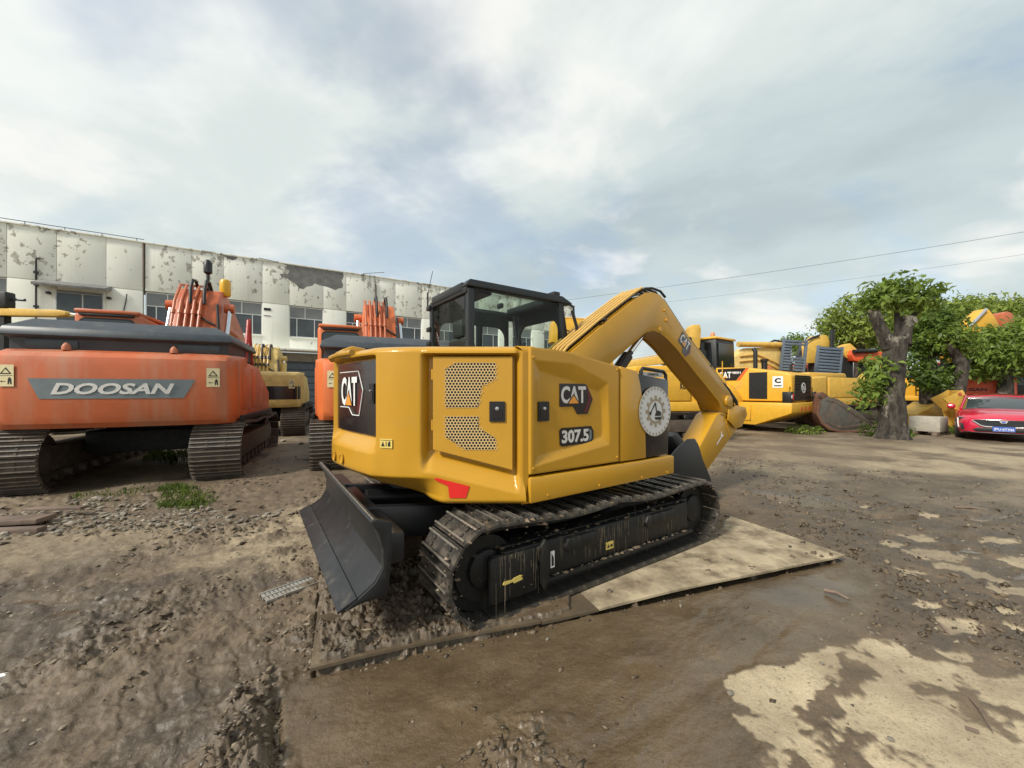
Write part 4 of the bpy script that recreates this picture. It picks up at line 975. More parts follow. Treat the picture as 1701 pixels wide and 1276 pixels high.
# dark inner lining with window openings at the far side and the front
def panel_with_hole(name, m, o, right, w, h, hole, t=0.03):
    """flat lining w x h with a rounded window opening"""
    fr = Frame(o, right, (0,0,1)); x0, x1, z0, z1, rad = hole
    inner = []
    for cx_, cz_, a0 in ((x1-rad, z1-rad, 0), (x0+rad, z1-rad, 90), (x0+rad, z0+rad, 180), (x1-rad, z0+rad, 270)):
        for k in range(6):
            t_ = R(a0+90*k/5); inner.append((cx_+rad*math.cos(t_), cz_+rad*math.sin(t_)))
    outer = []
    for (a, b) in inner:
        ca, cb = (x0+x1)/2, (z0+z1)/2; dx, dz = a-ca, b-cb
        s = min((w-ca)/dx if dx > 1e-6 else (-ca/dx if dx < -1e-6 else 9e9), (h-cb)/dz if dz > 1e-6 else (-cb/dz if dz < -1e-6 else 9e9)); outer.append((ca+dx*s, cb+dz*s))
    cs = [(w,h),(0,h),(0,0),(w,0)]
    for c_ in cs:
        i = min(range(len(outer)), key=lambda i: (outer[i][0]-c_[0])**2+(outer[i][1]-c_[1])**2); outer[i] = c_
    n = len(inner); mb = MB()
    for c0 in (0, t):
        b = len(mb.v); mb.v += [tuple(fr.p(*p, c0)) for p in outer]+[tuple(fr.p(*p, c0)) for p in inner]
        mb.f += [(b+i, b+(i+1) % n, b+n+(i+1) % n, b+n+i) for i in range(n)]
    mb.f += [(n+i, n+(i+1) % n, 3*n+(i+1) % n, 3*n+i) for i in range(n)]
    return mb.build(name, m, EX, smooth=False)
M['lining'] = mat('cab_lining', (0.009, 0.010, 0.010), 0.7, var=0.2)
panel_with_hole('door_lining', M['lining'], (cx0+0.05, cy1-0.03, 0.95), (1,0,0), 0.98, 1.50, (0.04, 0.93, 0.55, 1.33, 0.13))
panel_with_hole('front_lining', M['lining'], (cx1-0.06, cy1-0.05, 0.95), (0,-1,0), cy1-cy0-0.10, 1.50, (0.04, 0.80, 0.50, 1.35, 0.13))
fq = lambda: None
gls = MB().box(cx0+0.075, 1.03, cy0+0.012, cy0+0.018, 0.95, 2.475).build('side_window', M['glass'], EX, smooth=False)
MB().box(cx0+0.012, cx0+0.018, cy0+0.075, cy1-0.06, 0.95, 2.44).build('rear_window', M['rearglass'] if 'rearglass' in M else M['glass'], EX, smooth=False)
bx('rear_header', M['black'], EX, cx0-0.012, cx0+0.04, cy0+0.02, cy1-0.02, 2.42, 2.49, 0.010)
MB().add([(cx0-0.002,cy0+0.07,2.40),(cx0-0.002,cy0+0.30,2.40),(cx0-0.002,cy0+0.07,2.27),(cx0+0.03,cy0+0.07,2.40),(cx0+0.03,cy0+0.30,2.40),(cx0+0.03,cy0+0.07,2.27)],[(0,1,2),(5,4,3),(0,3,4,1),(1,4,5,2),(2,5,3,0)]).build('window_corner', M['black'], EX)
# seat, seen through the glass
MB().prism([(0.10,1.35),(0.16,1.35),(0.05,2.02),(0.0,2.06),(-0.05,2.02)], 0.33, 0.80, 'y').build('seat_back', M['rubber'], EX, 0.04)
bx('head_rest', M['rubber'], EX, -0.05, 0.03, 0.45, 0.68, 2.05, 2.24, 0.03)
MB().tube([(0.62,0.32,1.3),(0.64,0.33,1.95),(0.68,0.34,2.02)], 0.018, 8).build('control_lever', M['rubber'], EX)
# lamp and mirror brackets on the cab front, rear left antenna
bx('work_lamp', M['black'], EX, 0.90, 0.99, 0.10, 0.22, 2.53, 2.585, 0.012)
MB().tube([(1.06,0.05,2.46),(1.12,0.03,2.42),(1.13,0.03,2.30)], 0.012, 8).build('grab_rail', M['black'], EX)
MB().tube([(1.10,0.03,2.38),(1.16,0.02,2.2),(1.16,0.02,1.98)], 0.018, 8).build('front_rail', M['black'], EX)
for zz in (2.40, 2.16, 2.0): bx('hinge', M['black'], EX, cx0-0.035, cx0, cy1-0.05, cy1+0.04, zz, zz+0.05, 0.008)
MB().tube([(-0.17,1.07,2.42),(-0.17,1.07,2.62)], 0.010, 8).build('antenna_base', M['black'], EX)
MB().tube([(-0.17,1.07,2.60),(-0.13,1.02,2.86)], 0.0035, 6).build('antenna', M['black'], EX)

# boom, hoses, stick, cylinders, bucket
BY0, BY1 = -0.18, 0.16
up_ = [(0.62,1.60),(0.905,1.895),(1.347,2.205),(1.90,2.565),(2.09,2.672),(2.239,2.698),(2.38,2.684),(2.48,2.622),(2.644,2.490),(3.103,2.115),(3.739,1.680),(4.022,1.480),(4.13,1.375),(4.15,1.28),(4.10,1.20),(3.99,1.165)]
lo_ = [(3.85,1.175),(3.739,1.335),(3.103,1.765),(2.70,2.045),(2.52,2.145),(2.38,2.205),(2.24,2.228),(2.10,2.190),(1.956,2.10),(1.491,1.80),(1.00,1.42),(0.85,1.30),(0.62,1.30)]
boom_poly = up_+lo_
def inset(poly, d):
    out = []; n = len(poly); area = sum(poly[i][0]*poly[(i+1) % n][1]-poly[(i+1) % n][0]*poly[i][1] for i in range(n)); sg = 1 if area > 0 else -1
    for i in range(n):
        a, b, c = Vector(poly[i-1]), Vector(poly[i]), Vector(poly[(i+1) % n]); e = ((b-a).normalized()+(c-b).normalized()).normalized()
        out.append((b.x-sg*e.y*d, b.y+sg*e.x*d))
    return out
BM = MB().prism(inset(boom_poly, 0.020), BY0+0.010, BY1-0.010, 'y').build('boom', M['yellow'], EX, 0.004, angle=22)
for ya, yb in ((BY0, BY0+0.010), (BY1-0.010, BY1)):
    MB().prism(boom_poly, ya, yb, 'y').build('boom_side_plate', M['yellow'], BM, 0.003, angle=30)
for k in range(5):
    yy = -0.166+0.070*k
    pts = [(x-0.048*(1 if i < 5 else -0.2), yy, z+0.056) for i, (x, z) in enumerate(up_[:5])]
    MB().tube(pts, 0.0155, 8).build('hose_pipe', M['hose'], BM)
MB().prism([(x-0.008, z+0.010) for x, z in up_[1:6]]+[(x-0.003, z+0.003) for x, z in up_[1:6][::-1]], -0.055, 0.145, 'y').build('pipe_gap_shade', M['black'], BM)  # black strip added to imitate the shaded gaps between the hose pipes
for k_ in range(5): MB().tube([(x+0.018*(1 if i > 1 else 0), -0.166+0.070*k_, z+0.052) for i, (x, z) in enumerate(up_[4:8])], 0.0155, 8).build('hose', M['rubber'], BM)
bx('pipe_clamp', M['black'], BM, -0.02, 0.02, -0.175, 0.165, -0.012, 0.02).matrix_local = Matrix.Translation((1.42,0,2.275)) @ Matrix.Rotation(-math.atan2(0.36,0.553), 4, 'Y')
for yy in (-0.14, -0.085, 0.06):
    pts = [(x+0.02, yy, z+0.025) for (x, z) in up_[7:12]]+[(4.30, yy, 1.30)]
    MB().tube(pts, 0.014, 8).build('hose', M['rubber'], BM)
for yy in (-0.145, -0.09):
    MB().tube([(3.05,yy,2.20),(3.55,yy,1.855),(3.93,yy,1.595)], 0.020, 8).build('hose_pipe', M['pipebrown'] if 'pipebrown' in M else M['hose'], BM)
    MB().tube([(3.90,yy,1.61),(4.12,yy+0.02,1.50),(4.30,yy,1.33),(4.36,yy,1.12),(4.28,yy,0.98)], 0.022, 8).build('hose', M['rubber'], BM)
for _j, yy in enumerate((-0.03, 0.03, 0.11)):
    MB().tube([(3.80,yy,1.70),(4.02,yy,1.60),(4.22,yy-0.03,1.46),(4.40,yy,1.28),(4.44,yy,1.05),(4.30,yy,0.93)], 0.017, 8).build('hose', M['rubber'], BM)
for (xx, zz) in ((3.05,2.175),(3.55,1.83)): MB().box(-0.02, 0.02, -0.17, -0.06, -0.01, 0.035).xf(Matrix.Translation((xx,0,zz)) @ Matrix.Rotation(0.63, 4, 'Y')).build('pipe_clamp', M['black'], BM)
MB().cyl((4.44,SY0-0.03,1.10),(4.44,SY1+0.03,1.10), 0.045, 16).build('stick_pin', M['silver'], ST) if False else None
fc = Frame((2.90, BY0-0.001, 2.09), (0.80,0,-0.60), (0.60,0,0.80)); cat_badge(BM, fc, 0.30, 0.23)
MB().cyl((3.985,BY0-0.03,1.335),(3.985,BY1+0.03,1.335), 0.085, 28).build('boom_pin', M['yellow'], BM, 0.008)
MB().cyl((2.50,BY0-0.02,2.38),(2.50,BY1+0.02,2.38), 0.020, 12).build('boom_pin', M['yellow'], BM)
MB().cyl((2.46,BY0-0.02,2.50),(2.46,BY1+0.02,2.50), 0.014, 12).build('boom_pin', M['yellow'], BM)
MB().cyl((2.38,BY0-0.012,2.255),(2.38,BY1+0.012,2.255), 0.030, 12).build('boom_pin', M['yellow'], BM)
# boom cylinder under the arch
MB().cyl((1.35,0,1.28),(1.98,0,1.92), 0.070, 18).build('boom_cylinder', M['black'], EX)
MB().cyl((1.98,0,1.92),(2.32,0,2.25), 0.036, 14).build('cylinder_rod', M['chrome'], EX)
MB().tube([(1.50,-0.10,1.50),(1.85,-0.10,1.90),(1.93,-0.10,1.95)], 0.03, 8).build('hose', M['rubber'], EX)
bx('boom_foot', M['black'], EX, 0.95, 1.45, -0.22, 0.20, 0.80, 1.42, 0.02)
# stick folded back under the boom
stick_poly = [(4.36,1.26),(4.50,1.02),(4.33,0.86),(3.29,0.16),(3.10,0.30),(3.00,0.46),(3.60,1.12),(3.78,1.20),(4.10,1.36)]
SY0, SY1 = -0.165, 0.145
ST = MB().prism([(3.98,1.17),(4.40,0.99),(4.27,0.90),(3.42,0.34),(3.22,0.24),(3.02,0.47),(3.70,1.13),(3.80,1.17)], SY0, SY1, 'y').build('stick', M['yellow'], EX, 0.008, angle=30)
MB().prism([(3.98,1.215),(4.20,1.27),(4.47,1.235),(4.53,1.12),(4.36,0.94),(4.18,0.92),(3.96,1.06)], BY0-0.02, BY0-0.003, 'y').build('stick_ear', M['yellow'], ST, 0.004)
MB().prism([(3.98,1.215),(4.20,1.27),(4.47,1.235),(4.53,1.12),(4.36,0.94),(4.18,0.92),(3.96,1.06)], BY1+0.003, BY1+0.02, 'y').build('stick_ear', M['yellow'], ST, 0.004)
for p, q_ in (((3.96,1.06),(4.08,0.82)), ((3.80,1.165),(3.98,1.12))):
    MB().tube([(p[0],SY0-0.004,p[1]),((p[0]+q_[0])/2-0.02,SY0-0.004,(p[1]+q_[1])/2),(q_[0],SY0-0.004,q_[1])], 0.008, 6).build('weld_seam', M['yellow_door'], ST)
fs = Frame((3.78, SY0-0.001, 0.80), (0.76,0,0.62), (-0.62,0,0.76))
fs.poly('sling_mark', M['white'], ST, [(-0.11,-0.012),(0.05,-0.012),(0.10,0.045),(0.115,0.035),(0.085,0.0),(0.115,-0.035),(0.10,-0.045),(0.05,-0.028),(-0.11,-0.030)], 0.001, 0.002)
# bucket cylinder
MB().cyl((4.36,-0.01,0.86),(3.52,-0.01,0.27), 0.050, 16).build('bucket_cylinder', M['black'], EX)
MB().cyl((3.56,-0.01,0.295),(3.24,-0.01,0.07), 0.030, 14).build('cylinder_rod', M['chrome'], EX)
MB().tube([(4.30,-0.08,0.86),(3.7,-0.08,0.43),(3.50,-0.08,0.28)], 0.014, 6).build('hose', M['rubber'], EX)
bk = [(2.50,0.80),(2.70,0.885),(2.84,0.88),(2.92,0.80),(3.02,0.60),(3.20,0.34),(3.30,0.12),(3.18,0.06),(2.90,0.05),(2.52,0.12),(2.25,0.36),(2.20,0.62)]
MB().prism(bk, -0.36, -0.335, 'y').build('bucket_side', M['black'], EX, 0.004)
MB().prism(bk, 0.31, 0.335, 'y').build('bucket_side', M['black'], EX, 0.004)
MB().prism([(3.02,0.66),(3.20,0.34),(3.28,0.12),(3.18,0.07),(2.90,0.06),(2.53,0.13),(2.27,0.37),(2.22,0.60),(2.26,0.60),(2.31,0.38),(2.55,0.16),(2.90,0.10),(3.14,0.11),(3.16,0.32),(2.98,0.64)], -0.335, 0.31, 'y').build('bucket_shell', M['black'], EX, 0.003)
MB().prism([(2.66,0.90),(2.78,0.94),(2.90,0.84),(3.02,0.60),(2.94,0.56),(2.72,0.80)], -0.16, 0.14, 'y').build('bucket_hanger', M['black'], EX, 0.008)

# undercarriage
SHOE = shoe_mesh('track_shoe', 0.45, 0.135, M['track'])
px0, px1, r0 = -0.600, 1.700, 0.285
pth = track_path(px0, px1, r0, 0.265, 0.045, 0.075)
for yy in (-0.905, 0.905):
    tr, fb_ = make_track(EX, yy, 0.45, 0.135, pth, SHOE, M['track'], M['trackframe'], r0, px0, px1, True, 0.075)
bx('track_guard', M['trackframe'], EX, -0.52, 1.50, -1.095, -1.02, 0.215, 0.47, 0.015)
bx('track_guard', M['trackframe'], EX, -0.62, -0.24, -1.115, -1.06, 0.16, 0.46, 0.03)
bx('guard_flange', M['trackframe'], EX, -0.20, 1.55, -1.118, -1.06, 0.185, 0.215, 0.006)
for xa, xb in ((-0.02,0.32),(0.86,1.28)): MB().prism([(xa,0.40),(xa+0.03,0.455),(xb-0.03,0.455),(xb,0.41),(xb-0.04,0.36),(xa+0.02,0.36)], -1.128, -1.04, 'y').build('track_step', M['trackframe'], EX, 0.010)
MB().prism([(-0.235,0.20),(-0.20,0.14),(-0.165,0.20),(-0.16,0.44),(-0.20,0.50),(-0.24,0.44)], -1.126, -1.06, 'y').build('guard_bracket', M['trackframe'], EX, 0.010)
_pk = MB(); _rp = random.Random(4); _o8 = [(1,0,0),(0,1,0),(-1,0,0),(0,-1,0),(0,0,1),(0,0,-1)]; _f8 = [(0,1,4),(1,2,4),(2,3,4),(3,0,4),(1,0,5),(2,1,5),(3,2,5),(0,3,5)]
for _k in range(900):
    _i = _rp.randrange(len(pth)); _p = Vector((pth[_i][0]+_rp.uniform(-0.05, 0.05), 0, pth[_i][1])); _q = Vector((pth[(_i+1) % len(pth)][0], 0, pth[(_i+1) % len(pth)][1]))-Vector((pth[_i][0], 0, pth[_i][1]))
    if _q.length < 1e-6: continue
    _n = Vector((_q.z, 0, -_q.x)).normalized(); _y = (-1.13+0.45*_rp.random()**1.6)
    _c = _p+_n*(0.019 if _rp.random() < 0.8 else -0.02); _s = 0.005+0.016*_rp.random()**2.5
    if _c.z < 0.10: continue
    _pk.add([(_c.x+_s*v[0]*_rp.uniform(0.7,1.6), _y+_s*v[1]*_rp.uniform(0.7,1.8), _c.z+_s*v[2]*_rp.uniform(0.5,0.9)) for v in _o8], _f8)
for _k in range(260):
    _x = _rp.uniform(-0.55, 1.5); _s = 0.006+0.016*_rp.random()**2.2; _y = _rp.uniform(-1.10, -0.92); _z = 0.47+_rp.uniform(0, 0.01)
    if _rp.random() < 0.45: _y, _z = -1.105+_rp.uniform(-0.01, 0.02), 0.218
    _pk.add([(_x+_s*v[0]*_rp.uniform(0.8,1.8), _y+_s*v[1], _z+_s*v[2]*0.6) for v in _o8], _f8)
_pk.build('packed_mud', M['mudclod'], EX, smooth=False, kind='stuff')
bx('undercarriage_frame', M['dark'], EX, -0.1, 1.2, -0.70, 0.70, 0.25, 0.56, 0.03)
fa = Frame((-0.46, -1.1155, 0.285), (1,0,0), (0,0,1))
fa.poly('grease_mark', M['label'], EX, [(-0.075,-0.008),(-0.06,-0.014),(0.0,-0.008),(0.01,-0.02),(0.075,-0.012),(0.075,0.0),(0.06,0.004),(0.075,0.014),(0.06,0.02),(0.01,0.014),(0.0,0.006),(-0.065,0.010)], 0.0, 0.004)
fy = Frame((0.455, -1.0955, 0.300), (1,0,0), (0,0,1)); wly = warning_label(EX, fy, 0.085, 0.058)
fy.poly('print_mark', M['print'], wly, [(-0.03,-0.015),(0.0,-0.015),(-0.015,0.012)], 0.0035, 0.0042); fy.poly('print_mark', M['print'], wly, [(0.008,-0.014),(0.032,-0.014),(0.032,0.010),(0.008,0.004)], 0.0035, 0.0042)
fw = Frame((-0.115, -1.0955, 0.330), (1,0,0), (0,0,1)); ww = warning_label(EX, fw, 0.035, 0.115, M['white']); fw.poly('print_mark', M['print'], ww, [(-0.010,-0.045),(0.010,-0.045),(0.010,0.01),(-0.010,0.045)], 0.0035, 0.0042)
# dried mud runs down the track guard
_dr = MB(); _rd = random.Random(9)
_cl = [_rd.uniform(-0.55, 1.45) for _ in range(16)]
for _k in range(120):
    _x = min(1.48, max(-0.60, _rd.choice(_cl)+_rd.gauss(0, 0.035))); _top = 0.455 if _rd.random() < 0.6 else _rd.uniform(0.30, 0.44); _l = 0.02+0.20*_rd.random()**1.6; _w = _rd.uniform(0.0012, 0.0034)
    _y = -1.1175 if _x < -0.24 else -1.0968
    _dr.add([(_x-_w,_y,_top),(_x+_w,_y,_top),(_x+_w*0.6,_y-0.002,_top-_l),(_x-_w*0.6,_y-0.002,_top-_l)], [(0,1,2,3)])
M['drymud'] = mat('dry_mud', (0.15, 0.118, 0.078), 0.85, var=0.3, vscale=12)
_dr.build('mud_runs', M['drymud'], EX, smooth=False, kind='stuff')
# blade
BLZ = 0.0
bl = [(-1.310,0.785),(-1.262,0.71),(-1.236,0.61),(-1.240,0.52),(-1.285,0.445),(-1.375,0.385),(-1.462,0.345),
      (-1.440,0.335),(-1.345,0.360),(-1.255,0.415),(-1.205,0.50),(-1.198,0.61),(-1.222,0.71),(-1.275,0.795)]
BD = MB().prism(bl, -1.0, 1.03, 'y').build('blade', M['blade'], EX, 0.003, angle=45)
MB().prism([(-1.476,0.350),(-1.470,0.336),(-1.375,0.388),(-1.381,0.396)], -1.002, 1.032, 'y').build('cutting_edge', M['edge'], BD, 0.002)
for ya, yb in ((-1.006,-0.978),(1.005,1.036)):
    MB().prism([(-1.309,0.784),(-1.262,0.71),(-1.236,0.61),(-1.240,0.52),(-1.285,0.445),(-1.375,0.385),(-1.440,0.345),(-1.345,0.36),(-1.215,0.37),(-1.19,0.60),(-1.195,0.765),(-1.275,0.796)] if True else [(-1.275,0.79),(-1.195,0.765),(-1.19,0.60),(-1.215,0.37),(-1.34,0.36),(-1.255,0.415),(-1.205,0.50),(-1.198,0.61),(-1.222,0.71)], ya, yb, 'y').build('blade_gusset', M['black'], BD, 0.004)
MB().tube([(-1.292,-1.0,0.794),(-1.292,1.03,0.794)], 0.0045, 6).build('lip_highlight', M['worn_highlight'], BD)  # thin pale tube painting the highlight along the blade's top edge
bx('blade_back_beam', M['black'], BD, -1.21, -1.10, -0.95, 0.95, 0.50, 0.68, 0.02)
for ya in (-0.42, 0.34):
    MB().prism([(-1.20,0.46),(-1.20,0.70),(-0.60,0.62),(0.10,0.42),(0.10,0.28),(-0.60,0.40)], ya, ya+0.08, 'y').build('blade_arm', M['black'], BD, 0.01)
MB().cyl((-1.10,0.0,0.66),(-0.20,0.0,0.55), 0.06, 14).build('blade_cylinder', M['black'], BD)

# ------------------------------------------------------------------ the long flaking building
WD = Vector((0.852, 0.524, 0)).normalized()
BL = thing('factory_building', 'long two storey building with flaking cream walls and a bare grey patch', 'building', (-14.4, 25.0, 0), math.atan2(WD.y, WD.x))
def wall_mat():
    m = bpy.data.materials.new('flaking_cream_wall'); m.use_nodes = True
    t = m.node_tree; b = t.nodes['Principled BSDF']; L = t.links.new
    geo = t.nodes.new('ShaderNodeNewGeometry')
    sep = t.nodes.new('ShaderNodeSeparateXYZ'); L(geo.outputs['Position'], sep.inputs[0])
    def nz(scale, det=5, ro=0.6, sc=(1,1,1)):
        mp = t.nodes.new('ShaderNodeMapping'); L(geo.outputs['Position'], mp.inputs[0]); mp.inputs['Scale'].default_value = sc
        n = t.nodes.new('ShaderNodeTexNoise'); L(mp.outputs[0], n.inputs['Vector']); n.inputs['Scale'].default_value = scale; n.inputs['Detail'].default_value = det; n.inputs['Roughness'].default_value = ro
        return n.outputs['Fac']
    def mr(f, a, bb, c=0.0, d=1.0):
        n = t.nodes.new('ShaderNodeMapRange'); L(f, n.inputs[0])
        for i, x in enumerate((a, bb, c, d)): n.inputs[i+1].default_value = x
        return n.outputs[0]
    def mth(op, a, bb):
        n = t.nodes.new('ShaderNodeMath'); n.operation = op; n.use_clamp = True
        for i, x in enumerate((a, bb)):
            if isinstance(x, (int, float)): n.inputs[i].default_value = x
            else: L(x, n.inputs[i])
        return n.outputs[0]
    def mix(f, a, bb):
        n = t.nodes.new('ShaderNodeMix'); n.data_type = 'RGBA'; L(f, n.inputs['Factor'])
        for s, v in (('A', a), ('B', bb)):
            if isinstance(v, tuple): n.inputs[s].default_value = (*v, 1)
            else: L(v, n.inputs[s])
        return n.outputs['Result']
    base = mix(mr(nz(0.5), 0.35, 0.65), (0.80, 0.795, 0.70), (0.87, 0.865, 0.79))
    base = mix(mr(nz(1.0, 6, 0.7, (2.0, 2.0, 0.10)), 0.52, 0.80, 0, 0.38), base, (0.42, 0.39, 0.31))
    height = mr(sep.outputs['Z'], 6.9, 9.3, 0.0, 1.0)
    thr = mth('ADD', mth('MULTIPLY', height, 0.085), mth('MULTIPLY', mr(nz(0.42, 3), 0.40, 0.62), 0.125))
    chip = mth('ADD', nz(3.6, 6, 0.60, (1, 1, 0.8)), thr)
    cm = mr(chip, 0.702, 0.728, 0.0, 0.8)
    base = mix(cm, base, mix(mr(nz(6), 0.4, 0.6), (0.22, 0.20, 0.16), (0.46, 0.425, 0.35)))
    L(base, b.inputs['Base Color']); b.inputs['Roughness'].default_value = 0.9
    bp = t.nodes.new('ShaderNodeBump'); bp.inputs['Distance'].default_value = 0.02; bp.inputs['Strength'].default_value = 0.6; bp.invert = True
    L(cm, bp.inputs['Height']); L(bp.outputs[0], b.inputs['Normal'])
    return m
M['wall'] = wall_mat()
PIER = [(-20.6,-18.6),(-17.12,-15.3),(-13.75,-11.85),(-11.85,-10.2),(-10.2,-8.41),(-8.41,-6.97),(-6.87,-4.86),(-4.86,-3.39),(-3.39,-1.44),(-1.44,0.03),(0.03,2.01),(2.01,3.44),(3.44,5.41),(5.41,6.81),(6.81,8.81),(8.81,10.25),(10.25,12.2),(12.2,13.65),(13.65,15.6),(15.6,17.0),(17.0,19.0),(19.0,20.4),(20.4,22.4),(22.4,24.0)]
PIER = [(-18.6,-17.12),(-17.12,-15.3),(-15.3,-13.75)]+PIER[2:]
WIN = {-6.87, -3.39, 0.03, 3.44, 6.81, 10.25, 13.65, 17.0, 20.4, -13.75}
g = 0.007
bx('wall_core', M['barepatch'], BL, -18.6, 24.0, 0.22, 0.5, 6.97, 9.62)
for x0, x1 in PIER:
    bx('wall_panel', M['wall'], BL, x0+g, x1-g, 0.0, 0.30, 6.99, 9.60, 0.012)
    if x0 in WIN:
        bx('wall_panel', M['wall'], BL, x0+g, x1-g, 0.0, 0.30, 4.10, 4.90, 0.012)
    else:
        bx('wall_panel', M['wall'], BL, x0+g, x1-g, 0.0, 0.30, 4.10, 6.965, 0.012)
bx('roof_edge', M['wall'], BL, -18.7, 24.1, -0.06, 0.5, 9.60, 9.68, 0.01)
MB().tube([(-18.6,-0.05,9.80),(-6.9,-0.05,9.78)], 0.018, 6).build('roof_rail', M['slate'], BL)
for k in range(9): MB().cyl((-18+1.35*k,-0.05,9.66),(-18+1.35*k,-0.05,9.80), 0.015, 6).build('rail_post', M['slate'], BL)
def building_window(x0, x1):
    w = x1-x0
    f = MB()
    z0, z1, zr = 4.93, 6.95, 6.19
    t_ = 0.045
    for a, b, c, d in ((x0, x1, z0, z0+0.07), (x0, x1, z1-0.05, z1), (x0, x1, zr-t_/2, zr+t_/2), (x0, x0+t_, z0, z1), (x1-t_, x1, z0, z1)): f.box(a, b, 0.10, 0.16, c, d)
    f.box(x0+w*0.46-t_/2, x0+w*0.46+t_/2, 0.105, 0.155, zr, z1)
    for u in (0.22, 0.74): f.box(x0+w*u-t_/2, x0+w*u+t_/2, 0.105, 0.155, z0, zr)
    win = f.build('window', M['frame_white'], BL, smooth=False)
    for a, b, c, d, m in ((0.0,0.46,zr,z1,'pane2'),(0.46,1.0,zr,z1,'pane2'),(0.0,0.22,z0,zr,'pane'),(0.22,0.74,z0,zr,'pane'),(0.74,1.0,z0,zr,'pane')):
        bx('pane', M[m if random.random() < 0.7 else 'pane'], win, x0+w*a+t_/2, x0+w*b-t_/2, 0.125, 0.135, c+t_/2, d-t_/2)
    bx('window_sill', M['wall'], win, x0-0.05, x1+0.05, -0.05, 0.10, 4.88, 4.93)
for x0, x1 in PIER:
    if x0 in WIN: building_window(x0, x1)
# far left dark opening and the canopy window
cn = MB().prism([(-0.95,6.72),(-0.95,6.58),(0.0,6.80),(0.0,7.03)], -10.75, -8.20, 'x').build('canopy', M['barepatch'], BL, 0.02)
ww_ = bx('window', M['frame_white'], BL, -10.25, -8.48, -0.03, 0.02, 5.0, 6.62)
for a, b in ((-10.19,-9.30),(-9.24,-8.54)): bx('pane', M['pane'], ww_, a, b, -0.05, -0.028, 5.06, 6.45)
bx('pane', M['pane2'], ww_, -10.19, -8.54, -0.048, -0.028, 6.48, 6.58)
for xx in (-10.45, -8.28): bx('wall_lamp', M['black'], BL, xx-0.08, xx+0.08, -0.2, 0.0, 6.32, 6.44, 0.02)
pp = MB().tube([(-10.75,-0.08,8.05),(-10.85,-0.08,8.05),(-10.88,-0.06,7.95),(-10.88,-0.06,4.5)], 0.035, 8).build('drain_pipe', M['black'], BL)
for zz in (7.3, 6.7, 5.6): bx('pipe_bracket', M['black'], BL, -10.96, -10.80, -0.1, 0.0, zz, zz+0.1)
MB().tube([(-7.6,-0.04,6.7),(-7.62,-0.04,6.4),(-7.75,-0.04,5.6)], 0.025, 6).build('loose_cable', M['slate'], BL)
MB().tube([(-6.93,-0.02,9.6),(-6.93,-0.02,7.2)], 0.03, 6).build('drain_pipe', M['rust'] if 'rust' in M else M['wood'], BL)
MB().tube([(-1.6,-0.1,9.7),(-0.6,-0.3,9.55)], 0.02, 6).build('loose_cable', M['slate'], BL)
MB().tube([(4.55,-0.1,9.7),(5.9,-0.5,9.9)], 0.018, 6).build('roof_aerial', M['slate'], BL)
for xx in (4.55, 5.0): MB().cyl((xx,-0.1,9.2),(xx,-0.1,9.72), 0.018, 6).build('aerial_post', M['slate'], BL)
MB().tube([(5.4,-0.04,9.1),(5.42,-0.04,8.2),(5.36,-0.04,7.2)], 0.05, 6).build('drain_pipe', M['oldtrack'], BL)
for a, b, z0, z1 in ((-1.35,-0.98,6.50,6.66),(-1.35,-0.98,6.15,6.19)): bx('vent', M['black'], BL, a, b, -0.02, 0.05, z0, z1)
# bare patch where the render has fallen off
patch = [(-0.32,9.58),(-0.10,9.50),(-0.20,9.30),(0.05,9.22),(-0.05,8.98),(-0.48,8.92),(-0.42,8.75),(-0.1,8.70),(0.15,8.52),(0.35,8.42),(0.55,8.20),(0.52,7.90),(0.60,8.15),(0.85,8.12),(1.00,8.30),(1.35,8.42),(1.5,8.60),(1.8,8.50),(2.2,8.48),(2.55,8.38),(2.75,8.30),(2.95,8.45),(3.2,8.52),(3.25,8.75),(3.15,9.0),(3.28,9.3),(3.26,9.58)]
MB().prism(patch, -0.006, 0.02, 'y').build('bare_patch', M['barepatch'], BL, smooth=False)
MB().prism([(-3.35,9.58),(-3.2,9.40),(-2.95,9.35),(-2.75,9.45),(-2.7,9.58)], -0.006, 0.02, 'y').build('bare_patch', M['barepatch'], BL, smooth=False)
# ledge and ground floor
bx('ledge', M['wall'], BL, -18.6, 24.0, -1.10, 0.3, 3.98, 4.12, 0.02)
bx('ground_floor_wall', M['concrete'], BL, -18.6, 24.0, 0.7, 1.0, 0.0, 3.98)
for x0, x1 in PIER:
    if x0 not in WIN: bx('pillar', M['concrete'], BL, x0+0.4, x1-0.5, 0.1, 0.7, 0.0, 3.98, 0.01)
    else:
        sh = bx('shutter', M['slate'], BL, x0-0.1, x1+0.1, 0.62, 0.69, 0.05, 3.4)
        for k in range(7): bx('slat', M['ramp'], sh, x0-0.1, x1+0.1, 0.60, 0.62, 0.2+k*0.45, 0.55+k*0.45)
bx('side_wall', M['wall'], BL, 23.7, 24.0, 0.3, 14, 0, 9.6); bx('side_wall', M['wall'], BL, -18.6, -18.3, 0.3, 14, 0, 9.6)
bx('roof', M['barepatch'], BL, -18.3, 23.7, 0.5, 14, 9.3, 9.5)

